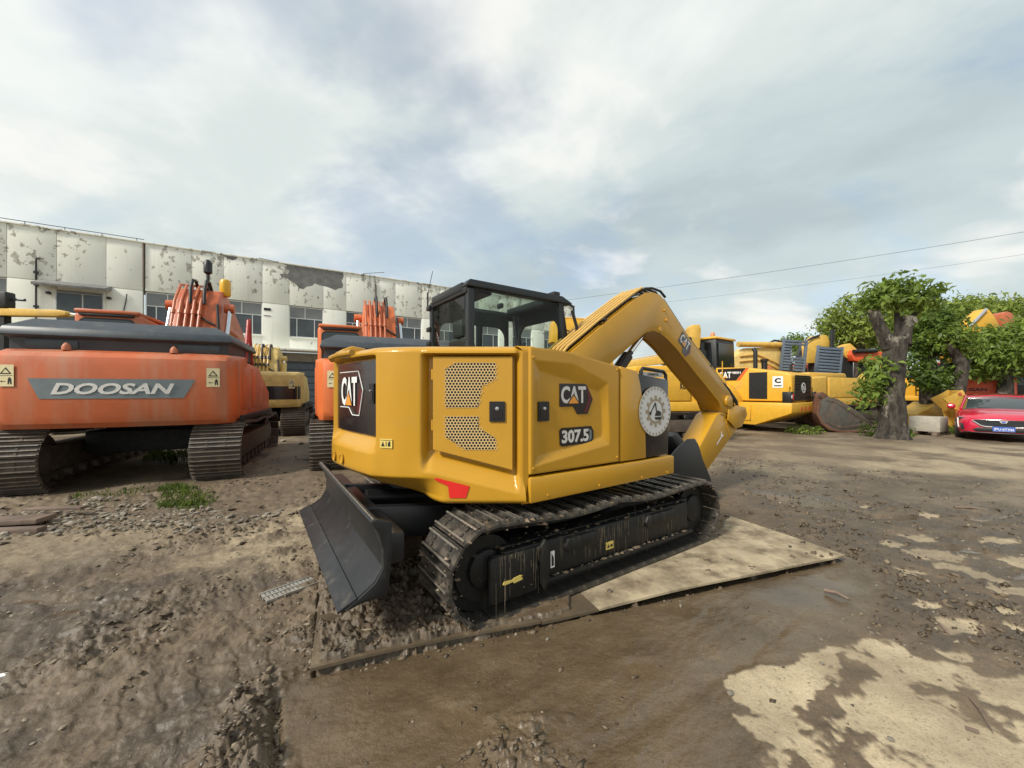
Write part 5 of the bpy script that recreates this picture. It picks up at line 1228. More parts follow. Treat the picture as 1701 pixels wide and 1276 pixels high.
# ------------------------------------------------------------------ big crawler excavators
BIGSHOE = {}
def big_excavator(label, loc, fwd, paint, hoodm, group=None, text=None, tsize=(1.5,0.17), band=False, near=True, boom=True, stripe=None, beacon=False, rail=False, boom_paint=None, hz=0.0, hx=0.0, name='crawler_excavator', side_text=None, labels=True, boom_pts=None, pipes=5, cab_side=1, shoes=True, hood=True):
    rz = math.atan2(fwd[1], fwd[0])
    t = thing(name, label, 'excavator', loc, rz, group)
    P = M[paint]
    # counterweight: profile swept over a bowed plan
    prof = [(0.10,0.945),(0.03,1.02),(0.0,1.12),(0.0,1.86),(0.03,1.98),(0.10,2.05),(0.22,2.09)]
    ny = 40; rows = []
    for k in range(ny+1):
        y = -1.46+2.92*k/ny
        bow = 0.16*(abs(y)/1.46)**2+0.42*max(0, (abs(y)-1.26)/0.20)**2
        rows.append([(bow+dx, y, z) for dx, z in prof])
    mb = MB().grid(rows)
    inn = [(1.0, r_[0][1], z) for r_ in rows for z in (0.945, 2.09)]
    b = len(mb.v); mb.v += inn; np_ = len(prof)
    for k in range(ny):
        mb.f.append((k*np_+np_-1, (k+1)*np_+np_-1, b+2*(k+1)+1, b+2*k+1)); mb.f.append((k*np_, b+2*k, b+2*(k+1), (k+1)*np_))
    for k in (0, ny): mb.f.append(tuple([k*np_+i for i in range(np_)]+[b+2*k+1, b+2*k]))
    cw = mb.build('counterweight', P, t, angle=25)
    if stripe:
        rows = []
        for k in range(ny+1):
            y = -1.40+2.80*k/ny; bow = 0.16*(abs(y)/1.46)**2+0.42*max(0, (abs(y)-1.26)/0.20)**2
            rows.append([(bow-0.006, y, 1.20), (bow-0.006, y, 1.62)])
        MB().grid(rows).build('black_band', M[stripe], cw)
    if text:
        fr = Frame((-0.005,0.0,1.52), (0,-1,0), (0,0,1))
        def bow(pts): return pts
        if band:
            w, h = tsize[0]*1.36, tsize[1]*1.75
            bp = []
            top_ = [(-w/2+w*k/16, h/2) for k in range(17)]; bot_ = [(w/2-0.10-(w-0.24)*k/16, -h/2) for k in range(17)]
            mb = MB(); nb = 20
            r0_ = []; r1_ = []
            for k in range(nb+1):
                a0 = -w/2+w*k/nb; a1 = -w/2+0.12+(w-0.26)*k/nb
                for aa, zz, rr in ((a0, h/2, r0_), (a1, -h/2, r1_)):
                    rr.append((0.16*(abs(aa)/1.46)**2-0.008, -aa, 1.52+zz))
            mb.grid([r0_, r1_]).build('name_band', M['greystripe'], cw)
        tx = fr.text('lettering', text, M['offwhite' if band else 'print'], cw, tsize[0], tsize[1], 0.012, 0.035, 0.28 if band else 0.0)
        for v in tx.data.vertices: v.co.x += 0.16*(abs(v.co.y)/1.46)**2
    if labels:
        for s in (-1, 1):
            yy = s*1.16; fr = Frame((0.16*(1.16/1.46)**2-0.012, yy, 1.70), (-s*0.16,-1,0), (0,0,1))
            lb = warning_label(cw, fr, 0.17, 0.30, M['labelcream'])
            fr.poly('print_triangle', M['print'], lb, [(-0.065,0.02),(0.065,0.02),(0.0,0.115),(-0.02,0.085),(0.0,0.085),(0.04,0.035),(-0.04,0.035),(-0.01,0.085),(-0.02,0.085)], 0.0035, 0.0045)
            fr.poly('print_bar', M['print'], lb, [(-0.075,-0.004),(0.075,-0.004),(0.075,0.002),(-0.075,0.002)], 0.0035, 0.0045)
            fr.poly('print_figure', M['print'], lb, [(0.02,-0.12),(0.035,-0.12),(0.04,-0.07),(0.05,-0.12),(0.065,-0.12),(0.06,-0.045),(0.045,-0.022),(0.03,-0.03),(0.022,-0.06)], 0.0035, 0.0045)
            fr.poly('print_arrow', M['print'], lb, [(-0.06,-0.082),(-0.04,-0.068),(-0.04,-0.078),(0.0,-0.078),(0.0,-0.086),(-0.04,-0.086),(-0.04,-0.096)], 0.0035, 0.0045)
    MB().lathe([(0,0.06),(0.01,0.06),(0.01,0.045),(-0.02,0.04)], (0.10, -0.98 if cab_side > 0 else 0.98, 1.20), (-1,0,0), 14).build('cap', M['red'], cw)
    # body sides and deck
    for s in (-1, 1):
        MB().prism([(0.45,1.00),(3.55,1.00),(3.55,1.45),(2.2,1.98),(0.45,2.02)], s*1.42-0.03 if s > 0 else -1.45, s*1.45 if s > 0 else -1.39, 'y').build('side_panel', P, t, 0.02)
        for x0_ in (0.60, 1.45):
            bx('side_door', P, t, x0_, x0_+0.78, min(s*1.45, s*1.47), max(s*1.45, s*1.47), 1.15, 1.92, 0.006)
        bx('deck_rail', M['dark'], t, 0.40, 3.5, min(s*1.46, s*1.52), max(s*1.46, s*1.52), 0.96, 1.06, 0.01)
    bx('machine_deck', M['dark'], t, 0.4, 3.6, -1.38, 1.38, 0.92, 1.60)
    if hood:
        h = MB()
        H0 = [(0.24,-1.36),(2.1,-1.36),(2.1,1.36),(0.24,1.36)]
        def ring(x0,x1,y,z): return [(x0,-y,z),(x1,-y,z),(x1,y,z),(x0,y,z)]
        r_ = [ring(0.40,2.3,1.30,2.08), ring(0.40,2.3,1.30,2.26), ring(0.30,2.4,1.38,2.30), ring(0.34,2.4,1.34,2.42), ring(0.50,2.2,1.10,2.56)]
        vs = [p for q in r_ for p in q]; fs = [(0,3,2,1), (16,17,18,19)]
        for k in range(4):
            for i in range(4): fs.append((k*4+i, k*4+(i+1) % 4, (k+1)*4+(i+1) % 4, (k+1)*4+i))
        h.add(vs, fs).build('engine_hood', M[hoodm], t, 0.012)
        for yy in (-0.62, 0.62):
            MB().lathe([(0,0.05),(0.05,0.05),(0.09,0.03),(0.11,0.008)], (0.22,yy,2.085), (0,0,1), 12).build('lifting_eye', P, t)
        for yy in (-0.9, 0.85): bx('hood_louvre', M['slate'], t, 0.385, 0.40, yy-0.28, yy+0.28, 2.11, 2.24, 0.004)
    # cab
    c = cab_side
    y0_, y1_ = (0.52, 1.50) if c > 0 else (-1.50, -0.52)
    cb = MB().prism([(2.30,1.05),(3.85,1.05),(3.95,1.9),(3.55,2.93),(2.30,2.99)], y0_, y1_, 'y').build('cab', P, t, 0.09, seg=3)
    bx('cab_roof', P, t, 2.26, 3.58, y0_+0.02, y1_-0.02, 2.95, 3.03, 0.035)
    bx('roof_strip', M['dark'], t, 2.252, 2.30, y0_+0.10, y1_-0.10, 2.90, 2.945, 0.01)
    fr = Frame((2.297, (y0_+y1_)/2, 2.46), (0,-1,0), (0,0,1))
    rw = []
    for cx_, cz_, a0 in ((0.28,0.28,0),(-0.28,0.28,90),(-0.28,-0.28,180),(0.28,-0.28,270)):
        for k in range(5): rw.append((cx_+0.10*math.cos(R(a0+22.5*k)), cz_+0.10*math.sin(R(a0+22.5*k))))
    fr.poly('window_seal', M['rubber'], t, [(a*1.07, b*1.07) for a, b in rw], 0.0, 0.010); fr.poly('rear_window', M['darkglass'], t, rw, 0.011, 0.016)
    for s in (-1, 1):
        yy = y1_+0.002 if s > 0 else y0_-0.002
        fr = Frame((3.15, yy, 2.40), (-s,0,0), (0,0,1))
        fr.poly('cab_window', M['darkglass'], t, [(-0.60,-0.45),(0.60,-0.45),(0.60,0.40),(-0.30,0.40)], 0.0, 0.01)
    # boom with hose pipes, seen from behind
    if boom:
        bp_ = boom_pts or [(2.9,1.55),(3.25,2.45),(3.65,3.55),(3.95,3.90),(4.30,3.98),(5.2,3.7),(6.6,3.1),(6.9,2.75),(6.6,2.55),(5.4,3.0),(4.6,3.05),(4.25,2.75),(3.95,2.1),(3.6,1.4)]
        BP = M[boom_paint or paint]
        bm_ = MB().prism(bp_, -0.40, 0.40, 'y').build('boom', BP, t, 0.03)
        nt_ = 5
        for k in range(pipes):
            yy = -0.10+0.48*k/max(1, pipes-1)
            pts = [(bp_[i][0]-0.10 if i < 3 else bp_[i][0]-0.04, yy, bp_[i][1]+(0.0 if i < 3 else 0.08)) for i in range(0, 5)]
            MB().tube(pts, 0.030, 8).build('boom_pipe', M['hose'] if paint not in ('orange','orange2') else M['tubeorange'], bm_)
            for f_ in (0.35, 0.75):
                p = Vector(pts[1]).lerp(Vector(pts[2]), f_); d_ = (Vector(pts[2])-Vector(pts[1])).normalized()
                MB().cyl(p-d_*0.05, p+d_*0.05, 0.046, 8).build('pipe_clamp', M['tubeorange'] if paint in ('orange','orange2') else M['black'], bm_)
        for s in (-1, 1):
            MB().cyl((3.15,s*0.56,1.5),(3.55,s*0.56,2.55), 0.105, 14).build('boom_cylinder', BP, t)
            MB().cyl((3.55,s*0.56,2.55),(3.95+hx*0.7,s*0.56,3.45+hz*0.9), 0.055, 12).build('cylinder_rod', M['chrome'], t)
            MB().lathe([(-0.10,0.11),(0.10,0.11)], (3.97+hx*0.7,s*0.56,3.50+hz*0.9), (0,1,0), 14).build('cylinder_eye', BP, t)
        for yy in (-0.16, 0.10):
            MB().tube([(3.55+hx,yy,3.50+hz),(3.58+hx,yy,3.85+hz),(3.72+hx,yy,4.08+hz),(3.95+hx,yy,4.10+hz),(4.15+hx,yy,3.93+hz)], 0.035, 8).build('hose', M['rubber'], bm_)
        MB().tube([(3.50+hx,-0.42,3.50+hz),(3.42+hx,-0.46,3.0+hz*0.7),(3.35+hx,-0.48,2.3+hz*0.3),(3.2,-0.44,1.7)], 0.030, 8).build('hose', M['rubber'], bm_)
        MB().tube([(3.62+hx,0.10,3.3+hz),(3.45+hx,-0.15,3.15+hz),(3.42+hx,-0.40,3.0+hz)], 0.022, 8).build('hose', M['rubber'], bm_)
    if beacon:
        MB().lathe([(0,0.10),(0.05,0.12),(0.36,0.12),(0.42,0.09)], (4.3,-0.40,3.86), (0,0,1), 16).build('yellow_cylinder', M['amber'], t)
        MB().tube([(4.0,-0.12,3.7),(4.0,-0.12,4.55)], 0.035, 8).build('black_pole', M['black'], t)
        MB().lathe([(0,0.03),(0.05,0.09),(0.28,0.09),(0.36,0.04)], (4.0,-0.12,4.3), (0,0,1), 10).build('pole_lamp', M['black'], t)
    if rail:
        MB().tube([(1.7,-1.30,2.05),(2.0,-1.30,2.95),(2.05,-1.30,2.98),(2.35,-1.30,2.05)], 0.032, 8).build('hand_rail', M['rail'], t)
    # undercarriage
    k = 'big'
    if k not in BIGSHOE: BIGSHOE[k] = shoe_mesh('track_shoe', 0.70, 0.20, M['oldtrack'], 3, 0.032, 0.022)
    pth = track_path(0.55, 4.05, 0.46, 0.44, 0.05, 0.0)
    for s in (-1, 1):
        if shoes: make_track(t, s*1.19, 0.70, 0.20, pth, BIGSHOE[k], M['oldtrack'], M['oldtrack'], 0.46, 0.55, 4.05, near)
    bx('undercarriage_frame', M['dark'], t, 1.3, 3.2, -0.9, 0.9, 0.42, 0.80, 0.03)
    bx('slew_ring', M['dark'], t, 1.5, 3.0, -0.7, 0.7, 0.78, 0.96)
    return t
M['rail'] = mat('red_rail', (0.42, 0.04, 0.03), 0.45, var=0.1)
FB = (-0.409, 0.913)
big_excavator('large orange excavator seen from behind, white name on a grey band', (-5.86, 5.72, 0), FB, 'orange', 'slate', 'orange excavators parked on the left',
   'DOOSAN', (1.38, 0.165), band=True, beacon=True, rail=True)
big_excavator('bright orange excavator with scuffed tail, half hidden behind the yellow excavator', (-2.16, 7.42, 0), FB, 'orange2', 'slate', 'orange excavators parked on the left')
big_excavator('dusty yellow excavator with a black band round its tail, parked between the two orange ones', (-8.1, 11.9, 0), FB, 'paleyellow', 'paleyellow', None, near=False, stripe='panelblack', pipes=5,
   boom_pts=[(2.6,1.55),(2.9,2.2),(3.2,2.9),(3.45,3.15),(3.75,3.2),(4.6,3.0),(5.8,2.5),(6.1,2.2),(5.8,2.1),(4.8,2.45),(4.0,2.5),(3.75,2.3),(3.4,1.9),(3.3,1.4)], hood=False, hz=-0.85, hx=-0.55)

# ------------------------------------------------------------------ machines on the right
# yellow excavator standing side-on behind the main boom
def side_excavator(label, loc, fwd, paint, side_name=None, model=None, L=3.6, group=None, name='crawler_excavator', near=False, boom_pts=None, boom_name=None, cabx=(2.0,3.4), cab=True):
    rz = math.atan2(fwd[1], fwd[0]); t = thing(name, label, 'excavator', loc, rz, group); P = M[paint]
    bd = MB().prism([(-1.6,1.00),(-1.85,1.15),(-1.9,1.75),(-1.7,2.02),(-0.7,2.08),(-0.7,0.95)], -1.35, 1.35, 'y').build('counterweight', P, t, 0.08, seg=3)
    for s in (-1, 1):
        y0, y1 = (1.30, 1.40) if s > 0 else (-1.40, -1.30)
        MB().prism([(-0.68,1.18),(1.95,1.18),(1.95,1.75),(1.5,2.0),(-0.68,2.02)], y0, y1, 'y').build('side_panel', P, t, 0.03)
        MB().prism([(-1.6,0.88),(2.0,0.88),(2.0,1.16),(-1.6,1.16)], y0-0.02 if s < 0 else y0, y1 if s < 0 else y1+0.02, 'y').build('side_sill', P, t, 0.03)
        fr = Frame((0.5, s*1.402, 1.62), (-s*1.0 if s > 0 else 1,0,0), (0,0,1))
        if side_name: fr.text('lettering', side_name, M['print'], t, 0.62, 0.20, 0.004, 0.04, a=1.15)
        if model: fr.text('lettering', model, M['print'], t, 0.55, 0.16, 0.004, 0.03, a=0.85, b=0.12)
    bx('machine_deck', M['dark'], t, -1.5, 3.2, -1.25, 1.25, 0.90, 1.90)
    MB().prism([(-1.5,2.0),(0.9,2.0),(0.8,2.22),(-1.2,2.25)], -1.0, 1.0, 'y').build('engine_hood', P, t, 0.05)
    MB().tube([(-0.4,0.5,2.2),(-0.4,0.5,2.65),(-0.3,0.5,2.72)], 0.06, 10).build('exhaust_pipe', M['black'], t)
    if cab:
        MB().prism([(cabx[0],1.0),(cabx[1],1.0),(cabx[1]+0.05,1.9),(cabx[1]-0.25,2.92),(cabx[0],2.95)], 0.35, 1.35, 'y').build('cab', M['black'] if paint == 'black' else P, t, 0.06)
        for s, yy in ((1, 1.352), (-1, 0.348)):
            Frame((0.5*(cabx[0]+cabx[1]), yy, 2.3), (-s,0,0), (0,0,1)).poly('cab_window', M['darkglass'], t, [(-0.55,-0.40),(0.55,-0.40),(0.55,0.45),(-0.40,0.45)], 0.0, 0.01)
        Frame((cabx[0]-0.004, 0.85, 2.35), (0,-1,0), (0,0,1)).poly('rear_window', M['darkglass'], t, [(-0.38,-0.35),(0.38,-0.35),(0.38,0.40),(-0.38,0.40)], 0.0, 0.01)
    bp_ = boom_pts or [(1.6,1.5),(2.6,2.6),(3.6,3.45),(4.1,3.5),(6.4,2.9),(6.6,2.6),(4.3,2.85),(3.6,2.75),(2.2,1.4)]
    bm_ = MB().prism(bp_, -0.45, 0.05, 'y').build('boom', P, t, 0.03)
    n = len(bp_)//2
    for yy in (-0.36, -0.2): MB().tube([(x, yy, z+0.07) for x, z in bp_[:n+1]], 0.03, 6).build('boom_pipe', M['hose'], bm_)
    if boom_name:
        (xa, za), (xb, zb) = boom_name[1]
        d = Vector((xb-xa, 0, zb-za)); L_ = d.length
        for s, yy in ((-1, -0.452), (1, 0.052)):
            fr = Frame(((xa+xb)/2, yy, (za+zb)/2), d if s < 0 else -d, (0,0,1)); fr.text('lettering', boom_name[0], M['print'], bm_, L_, boom_name[2], 0.004, 0.04)
    MB().cyl((1.9,-0.55,1.2),(3.1,-0.55,2.6), 0.09, 12).build('boom_cylinder', P, t)
    pth = track_path(-1.4, 2.1, 0.44, 0.42, 0.05, 0.0)
    for s in (-1, 1): make_track(t, s*1.1, 0.60, 0.20, pth, shoe_mesh('track_shoe', 0.60, 0.20, M['oldtrack'], 3, 0.032, 0.022), M['oldtrack'], M['oldtrack'], 0.44, -1.4, 2.1, near)
    return t
side_excavator('yellow excavator with dark brand lettering, seen under the arch of the front boom', (4.35, 12.6, 0), (-0.85, -0.12), 'brightyellow', 'KOMATSU', None,
   boom_pts=[(1.0,1.5),(1.15,2.6),(1.5,3.45),(1.9,3.72),(2.6,3.74),(3.1,3.66),(3.15,3.0),(2.4,2.85),(2.0,2.3),(1.8,1.4)], boom_name=('KOMATSU', ((1.62,3.20),(2.95,3.34)), 0.17), cab=False)

# wheel loader, tail towards the yard
def wheel_loader():
    fwd = Vector((-0.59, 0.81, 0)).normalized()
    t = thing('wheel_loader', 'yellow wheel loader with black cab and black rear grille, round white emblem on it', 'wheel loader', (10.34, 13.8, 0), math.atan2(fwd.y, fwd.x))
    P = M['brightyellow']
    # hood: sloping roof line
    hd = MB().prism([(0.0,1.10),(0.0,2.0),(0.12,2.10),(1.5,2.34),(2.58,2.38),(2.58,1.10)], -0.98, 0.98, 'y').build('hood', P, t, 0.05, seg=3)
    MB().prism([(0.05,0.64),(-0.12,0.72),(-0.12,1.06),(1.55,1.06),(1.55,0.26),(1.0,0.26)], -1.35, 1.35, 'y').build('counterweight_bumper', P, t, 0.04)
    fr = Frame((-0.002, 0, 1.58), (0,-1,0), (0,0,1))
    gp = fr.poly('rear_grille', M['panelblack'], t, [(-0.80,-0.46),(0.80,-0.46),(0.72,0.44),(-0.72,0.44)], 0.0, 0.02, 0.006)
    for k in range(9): fr.poly('grille_slat', M['black'], gp, [(-0.76,-0.42+0.094*k),(0.76,-0.42+0.094*k),(0.76,-0.37+0.094*k),(-0.76,-0.37+0.094*k)], 0.02, 0.03)
    ring = [(0.19*math.cos(2*math.pi*q/32)*s, 0.19*math.sin(2*math.pi*q/32)*s) for s, rg in ((1.0, range(0, 33)), (0.72, range(32, -1, -1))) for q in rg]
    fr.poly('emblem_ring', M['white'], gp, ring, 0.032, 0.038)
    fr.text('lettering', 'BBL', M['white'], gp, 0.20, 0.14, 0.034, 0.03)
    for q, z_ in ((-0.02, 0.045), (-0.02, -0.055)): pass
    # bumper lamps and steps
    for s in (-1, 1):
        lb = bx('tail_lamp_box', M['black'], t, -0.06, 0.20, min(s*0.98, s*1.25), max(s*0.98, s*1.25), 1.06, 1.44, 0.015)
        bx('tail_lamp', M['red'], lb, -0.075, -0.06, min(s*1.02, s*1.12), max(s*1.02, s*1.12), 1.16, 1.36, 0.006)
        bx('reverse_lamp', M['white'], lb, -0.075, -0.06, min(s*1.14, s*1.21), max(s*1.14, s*1.21), 1.22, 1.32, 0.006)
        MB().tube([(0.05,s*1.15,1.44),(0.05,s*1.15,1.58),(0.05,s*1.02,1.62),(0.05,s*0.98,1.55)], 0.02, 6).build('lamp_guard', P, t)
        ff = Frame((1.05, s*0.982, 1.62), (-s,0,0), (0,0,1))
        # side name plate and intake grille
        ff.poly('side_grille', M['black'], t, [(-0.30,-0.44),(0.30,-0.44),(0.30,0.52),(-0.30,0.52)], 0.0, 0.012)
        pl = Frame((1.92, s*0.983, 2.08), (-s,0,0), (0,0,1))
        q = 1 if s > 0 else -1
        plate = pl.poly('name_plate', M['panelblack'], t, [(-0.56,-0.22),(0.12,-0.22),(0.46,0.24),(-0.56,0.24)], 0.0, 0.006)
        pl.poly('name_stripe', M['redorange'], t, [(0.14,-0.22),(0.24,-0.22),(0.56,0.24),(0.48,0.24)], 0.0, 0.005)
        pl.text('lettering', 'CAT', M['white'], plate, 0.46, 0.24, 0.008, 0.03, a=-0.28)
        pl.text('lettering', '980H', M['white'], plate, 0.30, 0.09, 0.008, 0.02, a=0.13, b=0.075)
        pl.poly('badge_triangle', M['tri'], plate, [(-0.34,-0.115),(-0.20,-0.115),(-0.27,-0.02)], 0.0085, 0.0095)
        cs = Frame((0.42, s*0.984, 1.78), (-s,0,0), (0,0,1))
        cl = cs.poly('info_label', M['white'], t, [(-0.16,-0.20),(0.16,-0.20),(0.16,0.20),(-0.16,0.20)], 0.0, 0.006)
        cs.text('lettering', 'C', M['print'], cl, 0.20, 0.18, 0.008, 0.06, b=0.05); cs.poly('print_bar', M['print'], cl, [(-0.12,-0.15),(0.12,-0.15),(0.12,-0.11),(-0.12,-0.11)], 0.007, 0.008)
        # arched fender and wheel
        arch = [(2.55+1.02*math.cos(R(a)), 0.85+1.02*math.sin(R(a))) for a in range(15, 176, 10)]+[(2.55+0.93*math.cos(R(a)), 0.85+0.93*math.sin(R(a))) for a in range(175, 14, -10)]
        MB().prism(arch, min(s*0.95, s*1.50), max(s*0.95, s*1.50), 'y').build('fender', P, t, 0.01)
        for wx in (2.55, 5.9):
            w = MB().lathe([(-0.30,0.45),(-0.30,0.74),(-0.24,0.84),(0.24,0.84),(0.30,0.74),(0.30,0.45)], (wx, s*1.15, 0.84), (0,1,0), 32).build('wheel', M['rubber'], t)
            MB().lathe([(0,0.44),(0.03,0.42),(-0.02,0.25),(0.06,0.22),(0.07,0.05)], (wx, s*1.44, 0.84), (0,s,0), 20).build('rim', P, w)
            tb = MB()
            for k in range(20):
                a = 2*math.pi*k/20; ca, sa = math.cos(a), math.sin(a)
                for sy in (-1, 1):
                    y0 = s*1.15+sy*0.02; y1 = s*1.15+sy*0.28
                    tb.add([(wx+0.83*math.cos(a-0.03+0.0), y0, 0.84+0.83*math.sin(a-0.03)), (wx+0.83*math.cos(a+0.05), y0, 0.84+0.83*math.sin(a+0.05)), (wx+0.83*math.cos(a+0.16), y1, 0.84+0.83*math.sin(a+0.16)), (wx+0.83*math.cos(a+0.08), y1, 0.84+0.83*math.sin(a+0.08)),
                            (wx+0.875*math.cos(a-0.03), y0, 0.84+0.875*math.sin(a-0.03)), (wx+0.875*math.cos(a+0.05), y0, 0.84+0.875*math.sin(a+0.05)), (wx+0.875*math.cos(a+0.16), y1, 0.84+0.875*math.sin(a+0.16)), (wx+0.875*math.cos(a+0.08), y1, 0.84+0.875*math.sin(a+0.08))],
                           [(4,5,6,7),(0,1,5,4),(1,2,6,5),(2,3,7,6),(3,0,4,7)])
            tb.build('tread', M['rubber'], w, smooth=False, kind='stuff')
        MB().tube([(1.55,s*1.36,0.98),(1.55,s*1.42,0.45),(1.15,s*1.42,0.45),(1.15,s*1.36,0.98)], 0.022, 6).build('step', P, t)
        MB().tube([(2.30,s*1.0,2.40),(2.30,s*1.0,2.62),(2.30,s*1.0,1.9)], 0.02, 6).build('hand_rail', P, t)
    for yy in (-0.55, -0.2, 0.15): fr.poly('bumper_mark', M['redorange'], t, [(yy,-0.68),(yy+0.14,-0.68),(yy+0.10,-0.80),(yy-0.04,-0.80)], 0.125, 0.13)
    bx('chassis', M['dark'], t, 1.0, 6.2, -0.6, 0.6, 0.55, 1.2)
    # cab
    cb = MB().prism([(2.60,1.5),(4.25,1.5),(4.35,2.2),(4.05,3.56),(2.66,3.56)], -0.78, 0.78, 'y').build('cab', M['black'], t, 0.05)
    MB().prism([(2.58,3.56),(4.15,3.56),(4.10,3.64),(2.64,3.66)], -0.84, 0.84, 'y').build('cab_roof', P, t, 0.04)
    for s in (-1, 1):
        Frame((3.40, s*0.783, 2.90), (-s,0,0), (0,0,1)).poly('cab_window', M['cabglassdark'], t, [(-0.62,-0.58),(0.62,-0.58),(0.55,0.52),(-0.55,0.52)], 0.0, 0.008)
    Frame((2.615, 0, 2.92), (0,-1,0), (0.03,0,1)).poly('rear_window', M['cabglassdark'], t, [(-0.66,-0.45),(0.66,-0.45),(0.66,0.48),(-0.66,0.48)], 0.0, 0.012)
    MB().lathe([(0,0.09),(0.16,0.09),(0.22,0.05)], (3.0,0.35,3.66), (0,0,1), 12).build('roof_beacon', M['beacon'], t)
    MB().tube([(1.55,-0.05,2.3),(1.55,-0.05,3.0),(1.62,-0.05,3.12)], 0.075, 10).build('exhaust_pipe', M['black'], t)
    MB().lathe([(0,0.10),(0.32,0.10),(0.34,0.14),(0.42,0.14)], (1.35,-0.35,2.28), (0,0,1), 12).build('air_cleaner', M['black'], t)
    MB().prism([(5.2,1.2),(6.0,1.9),(7.4,1.2),(7.6,0.7),(7.2,0.6),(5.9,1.3)], -0.5, 0.5, 'y').build('lift_arm', P, t, 0.03)
    MB().prism([(7.4,1.4),(7.2,0.1),(8.6,0.1),(7.6,0.25),(7.6,1.3)], -1.45, 1.45, 'y').build('bucket', P, t, 0.02)
M['cabglassdark'] = mat('tinted_cab_glass', (0.015, 0.018, 0.02), 0.12, var=0.1)
M['beacon'] = mat('orange_beacon', (0.60, 0.22, 0.08), 0.4, var=0.1)
wheel_loader()

# second side-on yellow excavator and its neighbours further back
side_excavator('yellow excavator with rounded tail and model number on its side, behind the grey bucket', (13.41, 17.53, 0), (0.97, 0.25), 'oldyellow', None, '220-8', cab=False,
   boom_pts=[(2.6,1.5),(3.0,2.1),(3.6,2.5),(4.1,2.6),(5.6,2.5),(5.7,2.2),(4.4,2.2),(3.8,2.0),(3.2,1.4)])
# lettering round the tail of that machine
# long pale boom lying level behind the loader
bo = thing('excavator_boom', 'pale yellow excavator boom lying level behind the wheel loader and its black cab', 'boom', tuple(at(1262, 612, 19)), math.atan2(0.10, 1.0))
MB().prism([(-1.6,-0.75),(-1.5,0.55),(-1.0,0.95),(1.0,1.05),(1.35,0.75),(1.5,-0.75)], -0.3, 0.3, 'y').build('boom_plate', M['paleyellow'], bo, 0.04)
MB().cyl((-1.4,-0.36,1.12),(1.2,-0.36,1.12), 0.13, 14).build('cylinder', M['oldyellow'], bo)
for zz in (0.55, 0.30): MB().tube([(-1.3,-0.34,zz),(-0.4,-0.36,zz+0.1),(0.5,-0.36,zz-0.25),(1.2,-0.34,zz-0.6)], 0.035, 6).build('hose', M['hose'], bo)
MB().lathe([(0,0.14),(0.06,0.14)], (0.2,-0.30,0.0), (0,-1,0), 14).build('pin', M['beacon'], bo)
MB().tube([(0.3,-0.2,1.2),(0.6,-0.2,1.35),(1.0,-0.2,1.3),(1.3,-0.2,1.1)], 0.05, 6).build('hose', M['rubber'], bo)
bx('boom_stand', M['dark'], bo, -0.9, 0.9, -0.2, 0.2, -2.55, -0.7)
# ribbed steel panels standing upright
def ramp_panel(label, px0, px1, pyt, pyb, d, lean, win=None):
    o = at((px0+px1)/2, pyb, d); wv = (px1-px0)/644*d*0.98; h = (pyb-pyt)/644*d
    t = thing('ribbed_panel', label, 'steel panel', tuple(o), R(-12), 'ribbed slate panels standing upright')
    for s in (-1, 1):
        MB().prism([(-0.09,0),(0.09,0),(0.06,h),(-0.06,h)], s*wv*0.5-0.05, s*wv*0.5+0.05, 'x').xf(Matrix.Rotation(lean, 4, 'Y')).build('side_rail', M['ramp'], t, 0.008)
    n = 11
    for k in range(n):
        z0 = h*(0.02+0.96*k/n); z1 = z0+h*0.062
        if win and win[0] < k < win[1]:
            segs = ((-wv*0.5, -wv*0.12),)
        else: segs = ((-wv*0.5, wv*0.5),)
        for a, b in segs: MB().box(a, b, -0.07, 0.03, z0, z1).xf(Matrix.Rotation(lean, 4, 'Y')).build('rib', M['ramp'], t, 0.006)
    MB().box(-wv*0.5, wv*0.5 if not win else -wv*0.12, 0.035, 0.05, 0, h*0.98).xf(Matrix.Rotation(lean, 4, 'Y')).build('backing_plate', M['slate'], t)
    MB().prism([(0.08,0),(0.95,0),(0.60,h)], wv*0.5-0.02, wv*0.5+0.05, 'x').xf(Matrix.Rotation(lean, 4, 'Y')).build('side_web', M['slate'], t, 0.005)
    bx('support', M['slate'], t, -wv*0.3, wv*0.3, 0.3, 0.7, -o.z, 0.02)
    return t
ramp_panel('slate ribbed steel panel with an open middle, standing upright above the loader tail', 1298, 1332, 563, 617, 18.5, 0.10, (4, 9))
ramp_panel('slate ribbed steel panel standing upright above the yellow excavator, nearer the tree', 1355, 1390, 575, 634, 19.3, 0.10)
# amber boom heads between the ribbed panels and the trees
def boom_piece(name, label, pts, d, mtl, th=0.5, cat='boom', rods=(), hoses=()):
    P = [at(px, py, d) for px, py in pts]; c = sum(P, Vector())/len(P)
    t = thing(name, label, cat, (c.x, c.y, 0))
    MB().prism([(p.x-c.x, p.z) for p in P], -th/2, th/2, 'y').build('boom_plate', M[mtl], t, 0.03)
    for (a, b, r, m_) in rods:
        A, B = at(*a, d), at(*b, d); MB().cyl((A.x-c.x, -th/2-r, A.z), (B.x-c.x, -th/2-r, B.z), r, 10).build('cylinder', M[m_], t)
    for hs, r in hoses:
        MB().tube([(at(px,py,d).x-c.x, -th/2-0.05, at(px,py,d).z) for px, py in hs], r, 6).build('hose', M['rubber'], t)
    lo = min(p.z for p in P); bx('boom_stand', M['dark'], t, -0.25, 0.25, -th*0.3, th*0.3, 0.0, lo+0.35)
    return t
